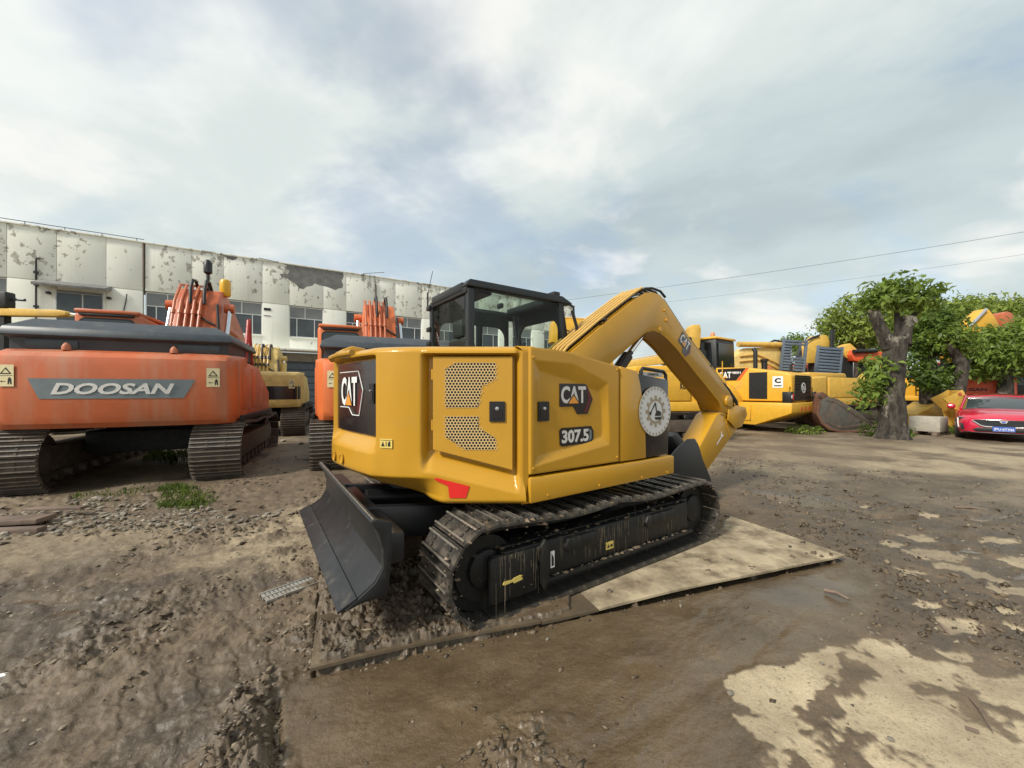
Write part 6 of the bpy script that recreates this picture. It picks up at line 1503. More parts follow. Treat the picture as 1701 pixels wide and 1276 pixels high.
boom_piece('excavator_boom', 'amber boom head with a dark post beside it, rising between the two ribbed panels', [(1333,580),(1340,566),(1352,558),(1366,558),(1372,570),(1374,590),(1362,604),(1336,604)], 20.5, 'oldyellow', 0.6, rods=(((1371,600),(1372,550),0.10,'black'),), hoses=((((1352,559),(1342,562),(1328,570)),0.05),))
boom_piece('excavator_boom', 'red orange boom lying behind the ribbed panel, left of the pollarded tree', [(1408,590),(1412,582),(1443,583),(1474,588),(1474,600),(1440,604),(1412,600)], 20.5, 'redorange', 0.5, rods=(((1408,585),(1446,584),0.10,'black'),))
boom_piece('excavator_boom', 'amber boom tip above the ribbed panel, beside the red orange boom', [(1392,586),(1398,574),(1406,571),(1416,580),(1420,592),(1400,596)], 20.8, 'oldyellow', 0.5)
boom_piece('excavator_boom', 'amber boom stub poking up behind the arch of the front boom', [(1141,575),(1143,545),(1147,541),(1158,541),(1160,548),(1158,580)], 15.5, 'oldyellow', 0.5)
boom_piece('excavator_boom', 'yellow boom elbow in the gap between the tree trunks', [(1566,596),(1563,590),(1568,587),(1574,590),(1588,578),(1591,583),(1572,604)], 19, 'brightyellow', 0.4)
boom_piece('excavator_boom', 'yellow boom peak rising above the round green tree', [(1592,550),(1620,522),(1629,514),(1641,529),(1648,542),(1632,556),(1600,560)], 19.3, 'brightyellow', 0.6, rods=(((1596,545),(1624,516),0.06,'chrome'),))
boom_piece('excavator_boom', 'faded salmon boom top above the round green tree, right of the yellow peak', [(1653,533),(1655,522),(1662,519),(1670,522),(1673,531),(1670,545),(1655,545)], 21, 'tubeorange', 0.6)

side_excavator('distant yellow excavator behind the pale level boom', (13.0, 25.0, 0), (-0.95, 0.1), 'oldyellow', None, None,
   boom_pts=[(1.2,1.5),(1.9,2.8),(2.6,3.7),(3.1,3.8),(5.4,3.4),(5.5,3.0),(3.2,3.2),(2.8,3.0),(2.0,1.4)])
side_excavator('distant red orange excavator behind the ribbed panels and the broad tree', (18.0, 23.5, 0), (-0.9, -0.3), 'redorange', None, None,
   boom_pts=[(1.2,1.5),(1.7,2.5),(2.3,3.2),(2.8,3.3),(4.6,3.0),(4.7,2.6),(2.9,2.7),(2.5,2.5),(1.9,1.4)])
side_excavator('distant yellow excavator seen between the two thin tree trunks', (25.0, 23.5, 0), (0.8, -0.5), 'brightyellow', None, None,
   boom_pts=[(1.2,1.5),(1.7,2.4),(2.3,2.9),(2.8,3.0),(4.6,2.7),(4.7,2.3),(2.9,2.5),(2.5,2.3),(1.9,1.4)])
# grey excavator bucket resting on the ground
def loose_bucket():
    d = 13.6; o = at(1400, 718, d); t = thing('loose_bucket', 'rounded dark grey excavator bucket with rusty shell, resting behind the wheel loader tail', 'bucket', (o.x, o.y, 0), R(-14))
    def q(px, py): return ((px-1400)/644*d*0.97, 1.5+(648-py)/644*d+0.02)
    side = [q(1366,668),(q(1378,660)),q(1392,664),q(1418,682),q(1441,703),q(1438,711),q(1420,717),q(1398,719),q(1381,715),q(1369,704),q(1362,688)]
    for ya, yb in ((-0.03,0.03),(1.05,1.11)): MB().prism(side, ya, yb, 'y').build('side_plate', M['bucket'], t, 0.006)
    shell = [q(1441,703),q(1438,712),q(1420,718),q(1398,720),q(1380,716),q(1367,705),q(1360,688),q(1364,668),q(1367,669),q(1364,688),q(1371,703),q(1383,712.5),q(1399,716.5),q(1419,714.5),q(1436,709)]
    MB().prism(shell, -0.05, 1.13, 'y').build('shell', M['rustbucket'], t, 0.004)
    ring = [q(1438,705),q(1419,711),q(1398,714),q(1383,709),q(1373,700),q(1368,687),q(1372,687),q(1377,698),q(1385,705),q(1399,709),q(1417,706),q(1430,701)]
    MB().prism(ring, -0.045, -0.032, 'y').build('wear_ring', M['oldtrack'], t, 0.003)
    MB().prism([q(1378,662),q(1392,666),q(1440,703),q(1434,705),q(1390,671),q(1376,667)], -0.045, -0.032, 'y').build('wear_strip', M['oldtrack'], t, 0.003)
    for yy in (0.25, 0.75): MB().prism([q(1362,672),q(1366,655),q(1376,652),q(1386,660),q(1378,666)], yy, yy+0.06, 'y').build('mount_ear', M['rustbucket'], t, 0.006)
    MB().cyl((q(1371,660)[0],0.2,q(1371,660)[1]),(q(1371,660)[0],0.9,q(1371,660)[1]), 0.05, 12).build('pin', M['oldtrack'], t)
    for k in range(4): MB().prism([q(1436,706),q(1450,710),q(1450,712),q(1436,712)], 0.02+0.28*k, 0.14+0.28*k, 'y').build('tooth', M['bucket'], t, 0.004)
loose_bucket()
# concrete block with a timber under it, yellow bucket
o = at(1542, 713, 12.9); t = thing('concrete_block', 'pale concrete block on a timber between the tree trunks and the red car', 'block', (o.x, o.y, 0), R(28))
MB().box(-0.37, 0.37, -0.37, 0.37, 0.14, 0.62).build('block', M['concrete'], t, 0.02)
for yy in (-0.28, 0.22): bx('timber', M['wood'], t, -0.55, 0.60, yy-0.06, yy+0.06, 0.0, 0.137, 0.006)
o = at(1580, 715, 13.7); t = thing('yellow_bucket', 'tall yellow machine bucket standing on edge between the two thin trunks', 'bucket', (o.x, o.y, 0), R(-8)); t.scale = (0.86, 0.86, 0.84)
MB().prism([(-0.55,1.42),(-0.1,1.66),(0.10,1.80),(0.18,1.68),(0.16,0.85),(0.30,0.35),(0.50,0.18),(0.42,0.02),(-0.15,0.02),(-0.02,0.55),(-0.12,0.95),(-0.45,1.28)], -0.35, -0.30, 'y').build('side_plate', M['oldyellow'], t, 0.01)
MB().prism([(-0.55,1.42),(-0.1,1.66),(0.10,1.80),(0.18,1.68),(0.16,0.85),(0.30,0.35),(0.50,0.18),(0.42,0.02),(-0.15,0.02),(-0.02,0.55),(-0.12,0.95),(-0.45,1.28)], 0.22, 0.27, 'y').build('side_plate', M['oldyellow'], t, 0.01)
MB().prism([(0.10,1.78),(0.17,1.68),(0.15,0.85),(0.29,0.35),(0.48,0.18),(0.44,0.12),(0.24,0.32),(0.10,0.84),(0.11,1.66)], -0.30, 0.22, 'y').build('back_plate', M['oldyellow'], t, 0.006)
MB().cyl((0.0,-0.37,1.62),(0.0,-0.30,1.62), 0.07, 12).build('pin_boss', M['tubeorange'], t)
o = at(1525, 700, 15.0); t = thing('yellow_bucket', 'low yellow bucket side behind the trunk of the pollarded tree', 'bucket', (o.x, o.y, 0), R(10))
MB().prism([(-0.6,0.02),(0.5,0.02),(0.6,0.7),(0.35,1.05),(-0.1,0.8),(-0.6,0.6)], -0.4, 0.4, 'y').build('bucket_body', M['oldyellow'], t, 0.03)
bx('cutting_edge', M['oldtrack'], t, -0.65, 0.5, -0.45, -0.41, 0.02, 0.16, 0.006)

# red machines and a dark truck under the far trees
big_excavator('red orange excavator tail with a white name strip, under the far trees', (22.4, 19.0, 0), (0.76, 0.65), 'redorange', 'slate', None, 'DOOSAN', (1.1,0.16), near=False, boom=False, labels=False, name='crawler_excavator')
o = at(1668, 658, 20.5); t = thing('dark_truck', 'black truck parked under the far trees behind the red car', 'truck', (o.x, o.y+1.5, 0), R(-25))
MB().prism([(-1.25,0.55),(1.25,0.55),(1.25,1.7),(1.05,2.55),(-1.05,2.55),(-1.25,1.7)], -2.2, 0.0, 'y').build('truck_cab', M['black'], t, 0.08)
bx('truck_box', M['slate'], t, -1.25, 1.25, 0.1, 5.0, 0.9, 2.4, 0.03)
Frame((0, -2.19, 2.05), (1,0,0), (0,0.12,1)).poly('windscreen', M['darkglass'], t, [(-0.98,-0.32),(0.98,-0.32),(0.88,0.38),(-0.88,0.38)], 0.02, 0.05)
for s in (-1, 1):
    for yy in (-1.2, 3.5): MB().lathe([(-0.15,0.3),(-0.15,0.48),(0.15,0.48),(0.15,0.3)], (s*1.05, yy, 0.48), (1,0,0), 18).build('wheel', M['rubber'], t)
    bx('headlight', M['silver'], t, s*0.9-0.18, s*0.9+0.18, -2.26, -2.19, 0.85, 1.05, 0.02)
bx('grille', M['rubber'], t, -0.6, 0.6, -2.24, -2.19, 0.8, 1.4, 0.01)
# low yard wall with a rail closing the right side
yw = thing('yard_wall', 'long low dark grey yard wall behind the machines and trees on the right', 'wall', (18.0, 31.0, 0), R(-14))
bx('wall_face', M['slate'], yw, -16.0, 34.0, -0.12, 0.12, 0.0, 2.5, 0.01)
bx('coping', M['concrete'], yw, -16.1, 34.1, -0.18, 0.18, 2.503, 2.62, 0.01)
# yellow machine at the far left edge
big_excavator('dull yellow excavator at the left edge, hidden behind the big orange one', (-16.3, 12.6, 0), (-0.2, 0.98), 'oldyellow', 'slate', None, near=False, boom=False)
am = thing('digger_boom', 'level orange brown excavator arm reaching out behind the left orange excavator', 'excavator boom', tuple(at(75, 521, 12.4)), R(4))
MB().prism([(-1.25,-0.10),(-1.25,0.14),(0.55,0.10),(0.75,0.04),(0.75,-0.06),(0.5,-0.10)], -0.15, 0.15, 'y').build('arm_plate', M['oldyellow'], am, 0.02)
MB().cyl((0.75,0,-0.02),(1.05,0,-0.03), 0.05, 10).build('cylinder_rod', M['chrome'], am)
bx('arm_post', M['dark'], am, -1.3, -1.1, -0.1, 0.1, -3.95, 0.05)
bx('mirror_arm', M['rubber'], am, -1.75, -0.95, -0.2, 0.1, 0.15, 0.65, 0.05)
MB().tube([(-0.95,0,0.45),(-0.6,0,0.42)], 0.05, 6).build('lamp_stub', M['slate'], am)

# ------------------------------------------------------------------ the red car
def red_car():
    fw = Vector((-0.73, -0.68, 0)).normalized()     # fw points out of the bonnet
    o = at(1667, 733, 11.1)
    t = thing('red_car', 'shiny red saloon car with a blue number plate at the right edge of the yard', 'car', (o.x, o.y, 0), math.atan2(fw.y, fw.x)); t.scale = (0.93, 0.93, 0.95)
    # local x forward (front bumper at 0), y left; stations give half sections (y, z)
    st = [  # x, [(y,z) from bottom to centre top]
        (0.00, [(0.60,0.28),(0.66,0.32),(0.68,0.45),(0.66,0.60),(0.60,0.66),(0.40,0.70),(0.0,0.72)]),
        (-0.10,[(0.76,0.24),(0.82,0.30),(0.84,0.46),(0.81,0.64),(0.72,0.72),(0.45,0.77),(0.0,0.79)]),
        (-0.35,[(0.86,0.22),(0.90,0.30),(0.92,0.48),(0.90,0.68),(0.80,0.79),(0.50,0.85),(0.0,0.87)]),
        (-0.90,[(0.88,0.22),(0.92,0.30),(0.94,0.52),(0.93,0.75),(0.84,0.87),(0.52,0.93),(0.0,0.945)]),
        (-1.45,[(0.88,0.22),(0.92,0.30),(0.94,0.55),(0.93,0.80),(0.84,0.93),(0.54,0.985),(0.0,1.0)]),
        (-1.60,[(0.88,0.22),(0.92,0.30),(0.94,0.55),(0.93,0.82),(0.84,0.95),(0.54,1.00),(0.0,1.01)]),
        (-3.6, [(0.88,0.22),(0.92,0.30),(0.94,0.55),(0.93,0.84),(0.86,0.97),(0.60,1.02),(0.0,1.03)]),
        (-4.7, [(0.82,0.26),(0.88,0.34),(0.90,0.60),(0.88,0.85),(0.80,0.97),(0.60,1.02),(0.0,1.03)]),
        (-4.85,[(0.70,0.32),(0.78,0.40),(0.80,0.60),(0.78,0.80),(0.70,0.90),(0.50,0.95),(0.0,0.96)])]
    def loft(stations, name, m, parent, bev=0.0, cap=True):
        rows = []
        for x, sec in stations:
            full = [(x, y, z) for y, z in sec]+[(x, -y, z) for y, z in sec[:-1][::-1]]
            rows.append(full)
        mb = MB().grid(rows); n = len(rows[0])
        if cap: mb.f += [tuple(range(n-1,-1,-1)), tuple(range((len(rows)-1)*n, len(rows)*n))]
        return mb.build(name, m, parent, bev, angle=50)
    body = loft(st, 'body', M['carred'], t)
    # cabin: pillars and roof in red, glass between
    gh = [(-1.30,[(0.80,0.93),(0.70,0.965),(0.0,0.99)]), (-2.15,[(0.82,0.97),(0.60,1.36),(0.0,1.40)]), (-2.7,[(0.82,0.98),(0.60,1.41),(0.0,1.45)]), (-3.4,[(0.82,0.98),(0.58,1.38),(0.0,1.42)]), (-4.3,[(0.78,0.98),(0.66,1.02),(0.0,1.05)])]
    loft(gh, 'cabin', M['darkglass'], t)
    rf = [(-2.10,[(0.64,1.335),(0.60,1.375),(0.0,1.412)]), (-2.7,[(0.65,1.385),(0.60,1.425),(0.0,1.465)]), (-3.45,[(0.62,1.35),(0.58,1.39),(0.0,1.43)])]
    loft(rf, 'roof', M['carred'], t)
    for s in (-1, 1):
        MB().tube([(-1.28,s*0.82,0.94),(-2.13,s*0.665,1.355),(-2.7,s*0.655,1.40),(-3.45,s*0.63,1.36),(-4.25,s*0.78,1.0)], 0.036, 8).build('pillar', M['carred'], t)
        bxm = MB().lathe([(0,0.05),(0.06,0.10),(0.16,0.10),(0.20,0.05)], (-1.72, s*0.92, 1.02), (0,s,0), 14).build('wing_mirror', M['carred'], t)
        # wheels
        for wx in (-0.95, -3.85):
            w = MB().lathe([(-0.11,0.22),(-0.11,0.315),(-0.08,0.335),(0.08,0.335),(0.11,0.315),(0.11,0.22)], (wx, s*0.84, 0.335), (0,1,0), 28).build('wheel', M['rubber'], t)
            MB().lathe([(0,0.22),(0.012,0.21),(-0.03,0.06),(0.0,0.05)], (wx, s*0.945, 0.335), (0,s,0), 10).build('rim', M['silver'], w)
        # headlamp: slim dark lens with an upright light blade
        hl = MB().add([(-0.11,s*0.55,0.675),(-0.30,s*0.875,0.725),(-0.33,s*0.905,0.66),(-0.10,s*0.62,0.615),(-0.02,s*0.56,0.675),(-0.24,s*0.905,0.725),(-0.27,s*0.935,0.655),(-0.03,s*0.64,0.615)],
            [(0,1,2,3),(4,5,6,7),(0,1,5,4),(1,2,6,5),(2,3,7,6),(3,0,4,7)]).build('headlight', M['darkglass'], t, 0.006)
        MB().tube([(-0.06,s*0.60,0.668),(-0.26,s*0.895,0.718)], 0.010, 6).build('lamp_strip', M['white'], hl)
        MB().tube([(-0.255,s*0.915,0.70),(-0.215,s*0.915,0.52),(-0.20,s*0.90,0.40)], 0.016, 6).build('light_blade', M['white'], hl)
        MB().prism([(0.78,0.34),(0.86,0.36),(0.87,0.56),(0.80,0.50)], -0.14, -0.06, 'x').xf(Matrix.Scale(s, 4, (0,1,0))).build('side_vent', M['black'], t, 0.006)
    # grille: wide dark hexagon with bright lower edge
    gfr = Frame((0.012, 0, 0.545), (0,1,0), (0,0,1))
    gr = [(-0.56,0.12),(0.56,0.12),(0.62,0.09),(0.44,-0.06),(0.36,-0.085),(-0.36,-0.085),(-0.44,-0.06),(-0.62,0.09)]
    mb = MB(); 
    def bow(y): return 0.032-0.022*(abs(y)/0.62)**2.5
    vs = [(bow(y), y, 0.545+z) for y, z in gr]+[(bow(y)-0.06, y, 0.545+z) for y, z in gr]
    g_ = mb.add(vs, [tuple(range(8)), tuple(range(15,7,-1))]+[(i,(i+1)%8,8+(i+1)%8,8+i) for i in range(8)]).build('grille', M['black'], t)
    for k in range(5):
        z = 0.545-0.06+0.037*k; w_ = 0.42+0.035*k
        MB().tube([(bow(y)+0.004, y, z) for y in np.linspace(-w_, w_, 9)], 0.005, 4).build('grille_bar', M['slate'], g_)
    MB().tube([(bow(0.62)+0.012,0.63,0.64),(bow(0.44)+0.014,0.45,0.487),(bow(0.36)+0.014,0.36,0.458),(bow(0)+0.014,0.0,0.448),(bow(0.36)+0.014,-0.36,0.458),(bow(0.44)+0.014,-0.45,0.487),(bow(0.62)+0.012,-0.63,0.64)], 0.012, 6).build('grille_trim', M['chromebright'], t)
    efr = Frame((0.040, 0, 0.608), (0,1,0), (0,0,1))
    em = efr.poly('emblem', M['chromebright'], t, [(-0.088,0.034),(0.088,0.034),(0.05,-0.034),(-0.05,-0.034)], 0.0, 0.010)
    efr.poly('emblem_shield', M['platblue'], em, [(-0.05,0.020),(0.05,0.020),(0.028,-0.022),(-0.028,-0.022)], 0.0105, 0.012)
    # lower intake and plate
    MB().prism([(-0.55,0.30),(0.55,0.30),(0.62,0.36),(0.50,0.42),(-0.50,0.42),(-0.62,0.36)], -0.02, 0.022, 'x').build('lower_intake', M['black'], t, 0.008)
    MB().tube([(-0.10,0.80,0.27),(0.03,0.55,0.265),(0.045,0.0,0.262),(0.03,-0.55,0.265),(-0.10,-0.80,0.27)], 0.018, 6).build('front_lip', M['black'], t)
    pf = Frame((0.062, 0, 0.395), (0,1,0), (0,0,1))
    pl = pf.poly('number_plate', M['platblue'], t, [(-0.22,-0.07),(0.22,-0.07),(0.22,0.07),(-0.22,0.07)], 0.0, 0.012, 0.003)
    pf.poly('plate_border', M['white'], pl, [(-0.212,-0.062),(0.212,-0.062),(0.212,-0.058),(-0.212,-0.058)], 0.0125, 0.0135)
    pf.text('lettering', '\u6caaU\u00b76T336', M['white'], pl, 0.395, 0.088, 0.014, 0.02)
    # bonnet creases and wipers
    for s in (-1, 1): MB().tube([(-0.15,s*0.40,0.80),(-0.7,s*0.48,0.915),(-1.3,s*0.56,0.968)], 0.006, 6).build('bonnet_crease', M['carred'], t)
    MB().tube([(-1.34,-0.45,1.0),(-1.40,0.0,1.03)], 0.008, 6).build('wiper', M['rubber'], t)
    MB().tube([(-1.34,0.05,1.0),(-1.40,0.5,1.0)], 0.008, 6).build('wiper', M['rubber'], t)
M['chromebright'] = mat('chrome_trim', (0.85, 0.85, 0.86), 0.15, metal=0.7, var=0.03)
red_car()
# the little hatch handle and rear pane of the yellow excavator already use the clear glass
# ------------------------------------------------------------------ overhead cables
def cable(label, a, b, da, db, r):
    A, B = at(*a, da), at(*b, db)
    pts = []
    for k in range(25):
        u = k/24; p = A.lerp(B, u); p.z -= 1.2*math.sin(math.pi*u)*0.5; pts.append(p)
    o = MB().tube(pts, r, 5).build('overhead_cable', M['ramp'])
    tag(o, label, 'cable', 'cables across the sky')
cable('upper of two thin overhead cables crossing the grey sky on the right', (930,500), (2300,283), 60, 34, 0.022)
cable('lower, fainter overhead cable crossing the grey sky on the right', (1080,505), (2300,328), 62, 36, 0.014)

# ------------------------------------------------------------------ trees and plants
def leaf_mat(name, c, var=0.45):
    m = bpy.data.materials.new(name); m.use_nodes = True
    t = m.node_tree; b = t.nodes['Principled BSDF']; L = t.links.new
    geo = t.nodes.new('ShaderNodeNewGeometry')
    n = t.nodes.new('ShaderNodeTexNoise'); L(geo.outputs['Position'], n.inputs['Vector']); n.inputs['Scale'].default_value = 3.0; n.inputs['Detail'].default_value = 4
    w = t.nodes.new('ShaderNodeTexWhiteNoise'); w.noise_dimensions = '1D'; L(geo.outputs['Random Per Island'], w.inputs['W'])
    ad = t.nodes.new('ShaderNodeMath'); ad.operation = 'ADD'; L(n.outputs['Fac'], ad.inputs[0])
    mu = t.nodes.new('ShaderNodeMath'); mu.operation = 'MULTIPLY'; L(w.outputs['Value'], mu.inputs[0]); mu.inputs[1].default_value = 0.5; L(mu.outputs[0], ad.inputs[1])
    r = t.nodes.new('ShaderNodeMapRange'); L(ad.outputs[0], r.inputs[0]); r.inputs[1].default_value = 0.45; r.inputs[2].default_value = 1.05
    mx = t.nodes.new('ShaderNodeMix'); mx.data_type = 'RGBA'; L(r.outputs[0], mx.inputs['Factor'])
    mx.inputs['A'].default_value = (c[0]*(1-var), c[1]*(1-var), c[2]*(1-var), 1); mx.inputs['B'].default_value = (min(1,c[0]*(1+1.3*var)), min(1,c[1]*(1+var)), c[2]*(1+var*0.4), 1)
    L(mx.outputs['Result'], b.inputs['Base Color']); b.inputs['Roughness'].default_value = 0.5; b.inputs['Specular IOR Level'].default_value = 0.35
    out = t.nodes['Material Output']; tr = t.nodes.new('ShaderNodeBsdfTranslucent'); ms = t.nodes.new('ShaderNodeMixShader'); ms.inputs[0].default_value = 0.42
    L(mx.outputs['Result'], tr.inputs[0]); L(b.outputs[0], ms.inputs[1]); L(tr.outputs[0], ms.inputs[2]); L(ms.outputs[0], out.inputs[0])
    return m
M['leaf'] = leaf_mat('leaf_green', (0.165, 0.250, 0.050)); M['leafdark'] = leaf_mat('leaf_dark_green', (0.098, 0.165, 0.032)); M['leaflight'] = leaf_mat('leaf_light_green', (0.230, 0.310, 0.070))
M['grass'] = leaf_mat('grass_green', (0.10, 0.15, 0.035))
def leaf_cloud(blobs, n, size, seed, droop=0.3):
    """leaf-sized faces clustered on twigs through ellipsoids (centre, radii)"""
    g = np.random.default_rng(seed); vol = np.array([b[1][0]*b[1][1]*b[1][2] for b in blobs])**(2/3); vol /= vol.sum()
    V = []; 
    for (c, rad), f in zip(blobs, vol):
        k = max(8, int(n*f)); nc = max(4, k//14)
        d = g.normal(size=(nc, 3)); d /= np.linalg.norm(d, axis=1)[:,None]
        rr = g.uniform(0.30, 1.0, nc)**0.55*(1+0.16*np.clip(g.normal(size=nc), -1, 1.6))
        cen = np.array(c)+d*np.array(rad)*rr[:,None]
        idx = g.integers(0, nc, k)
        p = cen[idx]+g.normal(size=(k, 3))*size*1.35
        nrm = (p-np.array(c))/np.array(rad)**1.0; nrm = nrm/np.maximum(np.linalg.norm(nrm, axis=1)[:,None], 1e-6)*0.6+g.normal(size=(k,3))*0.65+np.array([0,0,0.45]); nrm /= np.linalg.norm(nrm, axis=1)[:,None]
        a = np.cross(nrm, g.normal(size=(k,3))); a /= np.linalg.norm(a, axis=1)[:,None]; b = np.cross(nrm, a)
        s = size*(0.45+1.0*g.random(k)**1.3)[:,None]; w = s*g.uniform(0.34, 0.5, k)[:,None]
        q = np.stack([p-a*s, p+b*w+nrm*s*0.12, p+a*s-np.array([0,0,1])*s*droop, p-b*w+nrm*s*0.12], 1)
        V.append(q)
    V = np.concatenate(V); N = len(V)
    me = bpy.data.meshes.new('crown')
    me.vertices.add(N*4); me.vertices.foreach_set('co', V.reshape(-1).astype(np.float32))
    me.loops.add(N*4); me.loops.foreach_set('vertex_index', np.arange(N*4, dtype=np.int32))
    me.polygons.add(N); me.polygons.foreach_set('loop_start', np.arange(0, N*4, 4, dtype=np.int32))
    me.update(calc_edges=True); return me
def limb(pts, r):
    """knobbly branch"""
    P = []; Rr = []
    m = len(pts)
    for i in range(m-1):
        for k in range(5):
            u = k/5; p = Vector(pts[i]).lerp(Vector(pts[i+1]), u); rad = r[i]+(r[i+1]-r[i])*u
            P.append(p+Vector((random.uniform(-1,1), random.uniform(-1,1), 0))*rad*0.04); Rr.append(rad*random.uniform(0.96, 1.05))
    P.append(Vector(pts[-1])); Rr.append(r[-1])
    return MB().tube(P, Rr, 12)
def tree(name, label, base, trunk, branches, blobs, n, size, leafm='leaf', group=None, seed=1, cat='tree', cuts=()):
    t = thing(name, label, cat, base, 0, group); B = Vector(base)
    L_ = lambda p: tuple(Vector(p)-B)
    if trunk: tk = limb([L_(p) for p in trunk[0]], trunk[1]).build('trunk', M['bark'], t)
    for pts, r in branches: limb([L_(p) for p in pts], r).build('branch', M['bark'], t)
    for p, d, r, m_ in cuts: MB().lathe([(0, r), (0.012, r*0.98)], L_(p), d, 14).build('sawn_end', M[m_], t)
    me = leaf_cloud([(L_(c), rad) for c, rad in blobs], n, size, seed); me.materials.append(M[leafm])
    link('crown', me, t)
    return t
D0 = 11.8
def a_(px, py, d=D0): return at(px, py, d)
b0 = a_(1482, 730); b0.z = 0
tree('pollarded_tree', 'thick pollarded tree with two sawn off limbs and a small leafy top', tuple(b0),
     ([tuple(b0+Vector((0,0,-0.1))), tuple(b0+Vector((0.02,0,0.35))), tuple(a_(1482,660)), tuple(a_(1485,590)), tuple(a_(1488,562))], [0.46, 0.35, 0.29, 0.28, 0.31]),
     [([tuple(a_(1478,575)), tuple(a_(1462,545)), tuple(a_(1452,518))], [0.22, 0.16, 0.145]), ([tuple(a_(1496,572)), tuple(a_(1503,545)), tuple(a_(1508,527))], [0.24, 0.19, 0.17]), ([tuple(a_(1492,560)), tuple(a_(1490,520)), tuple(a_(1486,500))], [0.10,0.06,0.04]), ([tuple(a_(1508,530)), tuple(a_(1530,515)), tuple(a_(1540,512))], [0.08,0.05,0.03])],
     [(tuple(a_(1492,490)), (0.95,0.75,0.36)), (tuple(a_(1464,499)), (0.52,0.55,0.24)), (tuple(a_(1527,500)), (0.50,0.5,0.28)), (tuple(a_(1490,476)), (0.45,0.4,0.24)), (tuple(a_(1455,630,11.9)), (0.34,0.30,0.62)), (tuple(a_(1440,655,11.9)), (0.35,0.30,0.38)), (tuple(a_(1462,600,11.9)), (0.22,0.22,0.3))],
     3000, 0.095, 'leaf', None, 3, cuts=((tuple(a_(1452,517)), (-0.25,-0.6,0.55), 0.135, 'cutwood'), (tuple(a_(1511,533)-Vector((0,0.17,0))), (0.3,-0.9,0.2), 0.10, 'concrete')))
D1 = 15.0; b1 = a_(1546, 700, D1); b1.z = 0
tree('dark_tree', 'darker leafy tree on a straight trunk just right of the pollarded tree', tuple(b1),
     ([tuple(b1), tuple(a_(1545,650,D1)), tuple(a_(1540,590,D1)), tuple(a_(1545,540,D1))], [0.34,0.30,0.22,0.10]), [([tuple(a_(1541,590,D1)), tuple(a_(1560,560,D1)), tuple(a_(1580,545,D1))],[0.12,0.08,0.04])],
     [(tuple(a_(1548,540,D1)), (1.0,0.9,0.75)), (tuple(a_(1562,570,D1)), (0.8,0.8,0.6)), (tuple(a_(1530,575,D1)), (0.55,0.6,0.5)), (tuple(a_(1545,632,D1-0.6)), (0.62,0.4,0.34)), (tuple(a_(1525,610,D1-0.3)), (0.35,0.4,0.5)), (tuple(a_(1575,622,D1-0.5)), (0.45,0.4,0.25))], 5200, 0.10, 'leafdark', None, 5)
D2 = 14.2; b2 = a_(1586, 712, D2); b2.z = 0
tree('leaning_tree', 'thin leaning trunk with sparse leaves close beside the red car', tuple(b2),
     ([tuple(b2), tuple(a_(1592,660,D2)), tuple(a_(1599,610,D2)), tuple(a_(1590,592,D2)), tuple(a_(1572,570,D2))], [0.24,0.17,0.19,0.16,0.10]), [([tuple(a_(1598,612,D2)), tuple(a_(1612,598,D2))],[0.08,0.05])],
     [(tuple(a_(1575,560,D2)), (0.5,0.5,0.35)), (tuple(a_(1600,575,D2)), (0.45,0.45,0.3))], 900, 0.10, 'leaf', None, 6)
D3 = 18.0; b3 = a_(1670, 690, D3); b3.z = 0
tree('round_tree', 'round bright green tree with low spreading crown behind the red car', tuple(b3),
     ([tuple(b3), tuple(a_(1670,640,D3)), tuple(a_(1672,600,D3)), tuple(a_(1680,570,D3))], [0.28,0.26,0.22,0.10]), [([tuple(a_(1671,610,D3)), tuple(a_(1640,585,D3))],[0.14,0.05]), ([tuple(a_(1671,605,D3)), tuple(a_(1710,580,D3))],[0.14,0.05])],
     [(tuple(a_(1660,580,D3)), (1.5,1.4,0.95)), (tuple(a_(1625,585,D3)), (0.95,1.0,0.75)), (tuple(a_(1700,575,D3)), (1.5,1.4,1.0)), (tuple(a_(1740,600,D3)), (1.4,1.3,0.9)), (tuple(a_(1680,558,D3)), (1.1,1.0,0.45)), (tuple(a_(1640,610,D3)), (0.8,0.9,0.5))], 7500, 0.12, 'leaf', None, 8)
D4 = 23.0; b4 = a_(1430, 690, D4); b4.z = 0
tree('broad_tree', 'broad dense green tree behind the ribbed panels, left of the pollarded tree', tuple(b4),
     ([tuple(b4), tuple(a_(1430,600,D4)), tuple(a_(1425,540,D4))], [0.4,0.32,0.15]), [],
     [(tuple(a_(1405,550,D4)), (1.45,1.5,1.45)), (tuple(a_(1440,535,D4)), (1.6,1.6,1.35)), (tuple(a_(1480,540,D4)), (1.7,1.6,1.4)), (tuple(a_(1385,530,D4)), (0.75,0.9,0.8)), (tuple(a_(1425,505,D4)), (0.9,0.9,0.55)), (tuple(a_(1385,570,D4)), (0.8,0.9,0.8)), (tuple(a_(1450,590,D4)), (1.2,1.0,0.8)), (tuple(a_(1520,545,D4)), (1.4,1.4,1.3))], 9000, 0.13, 'leaflight', None, 9)
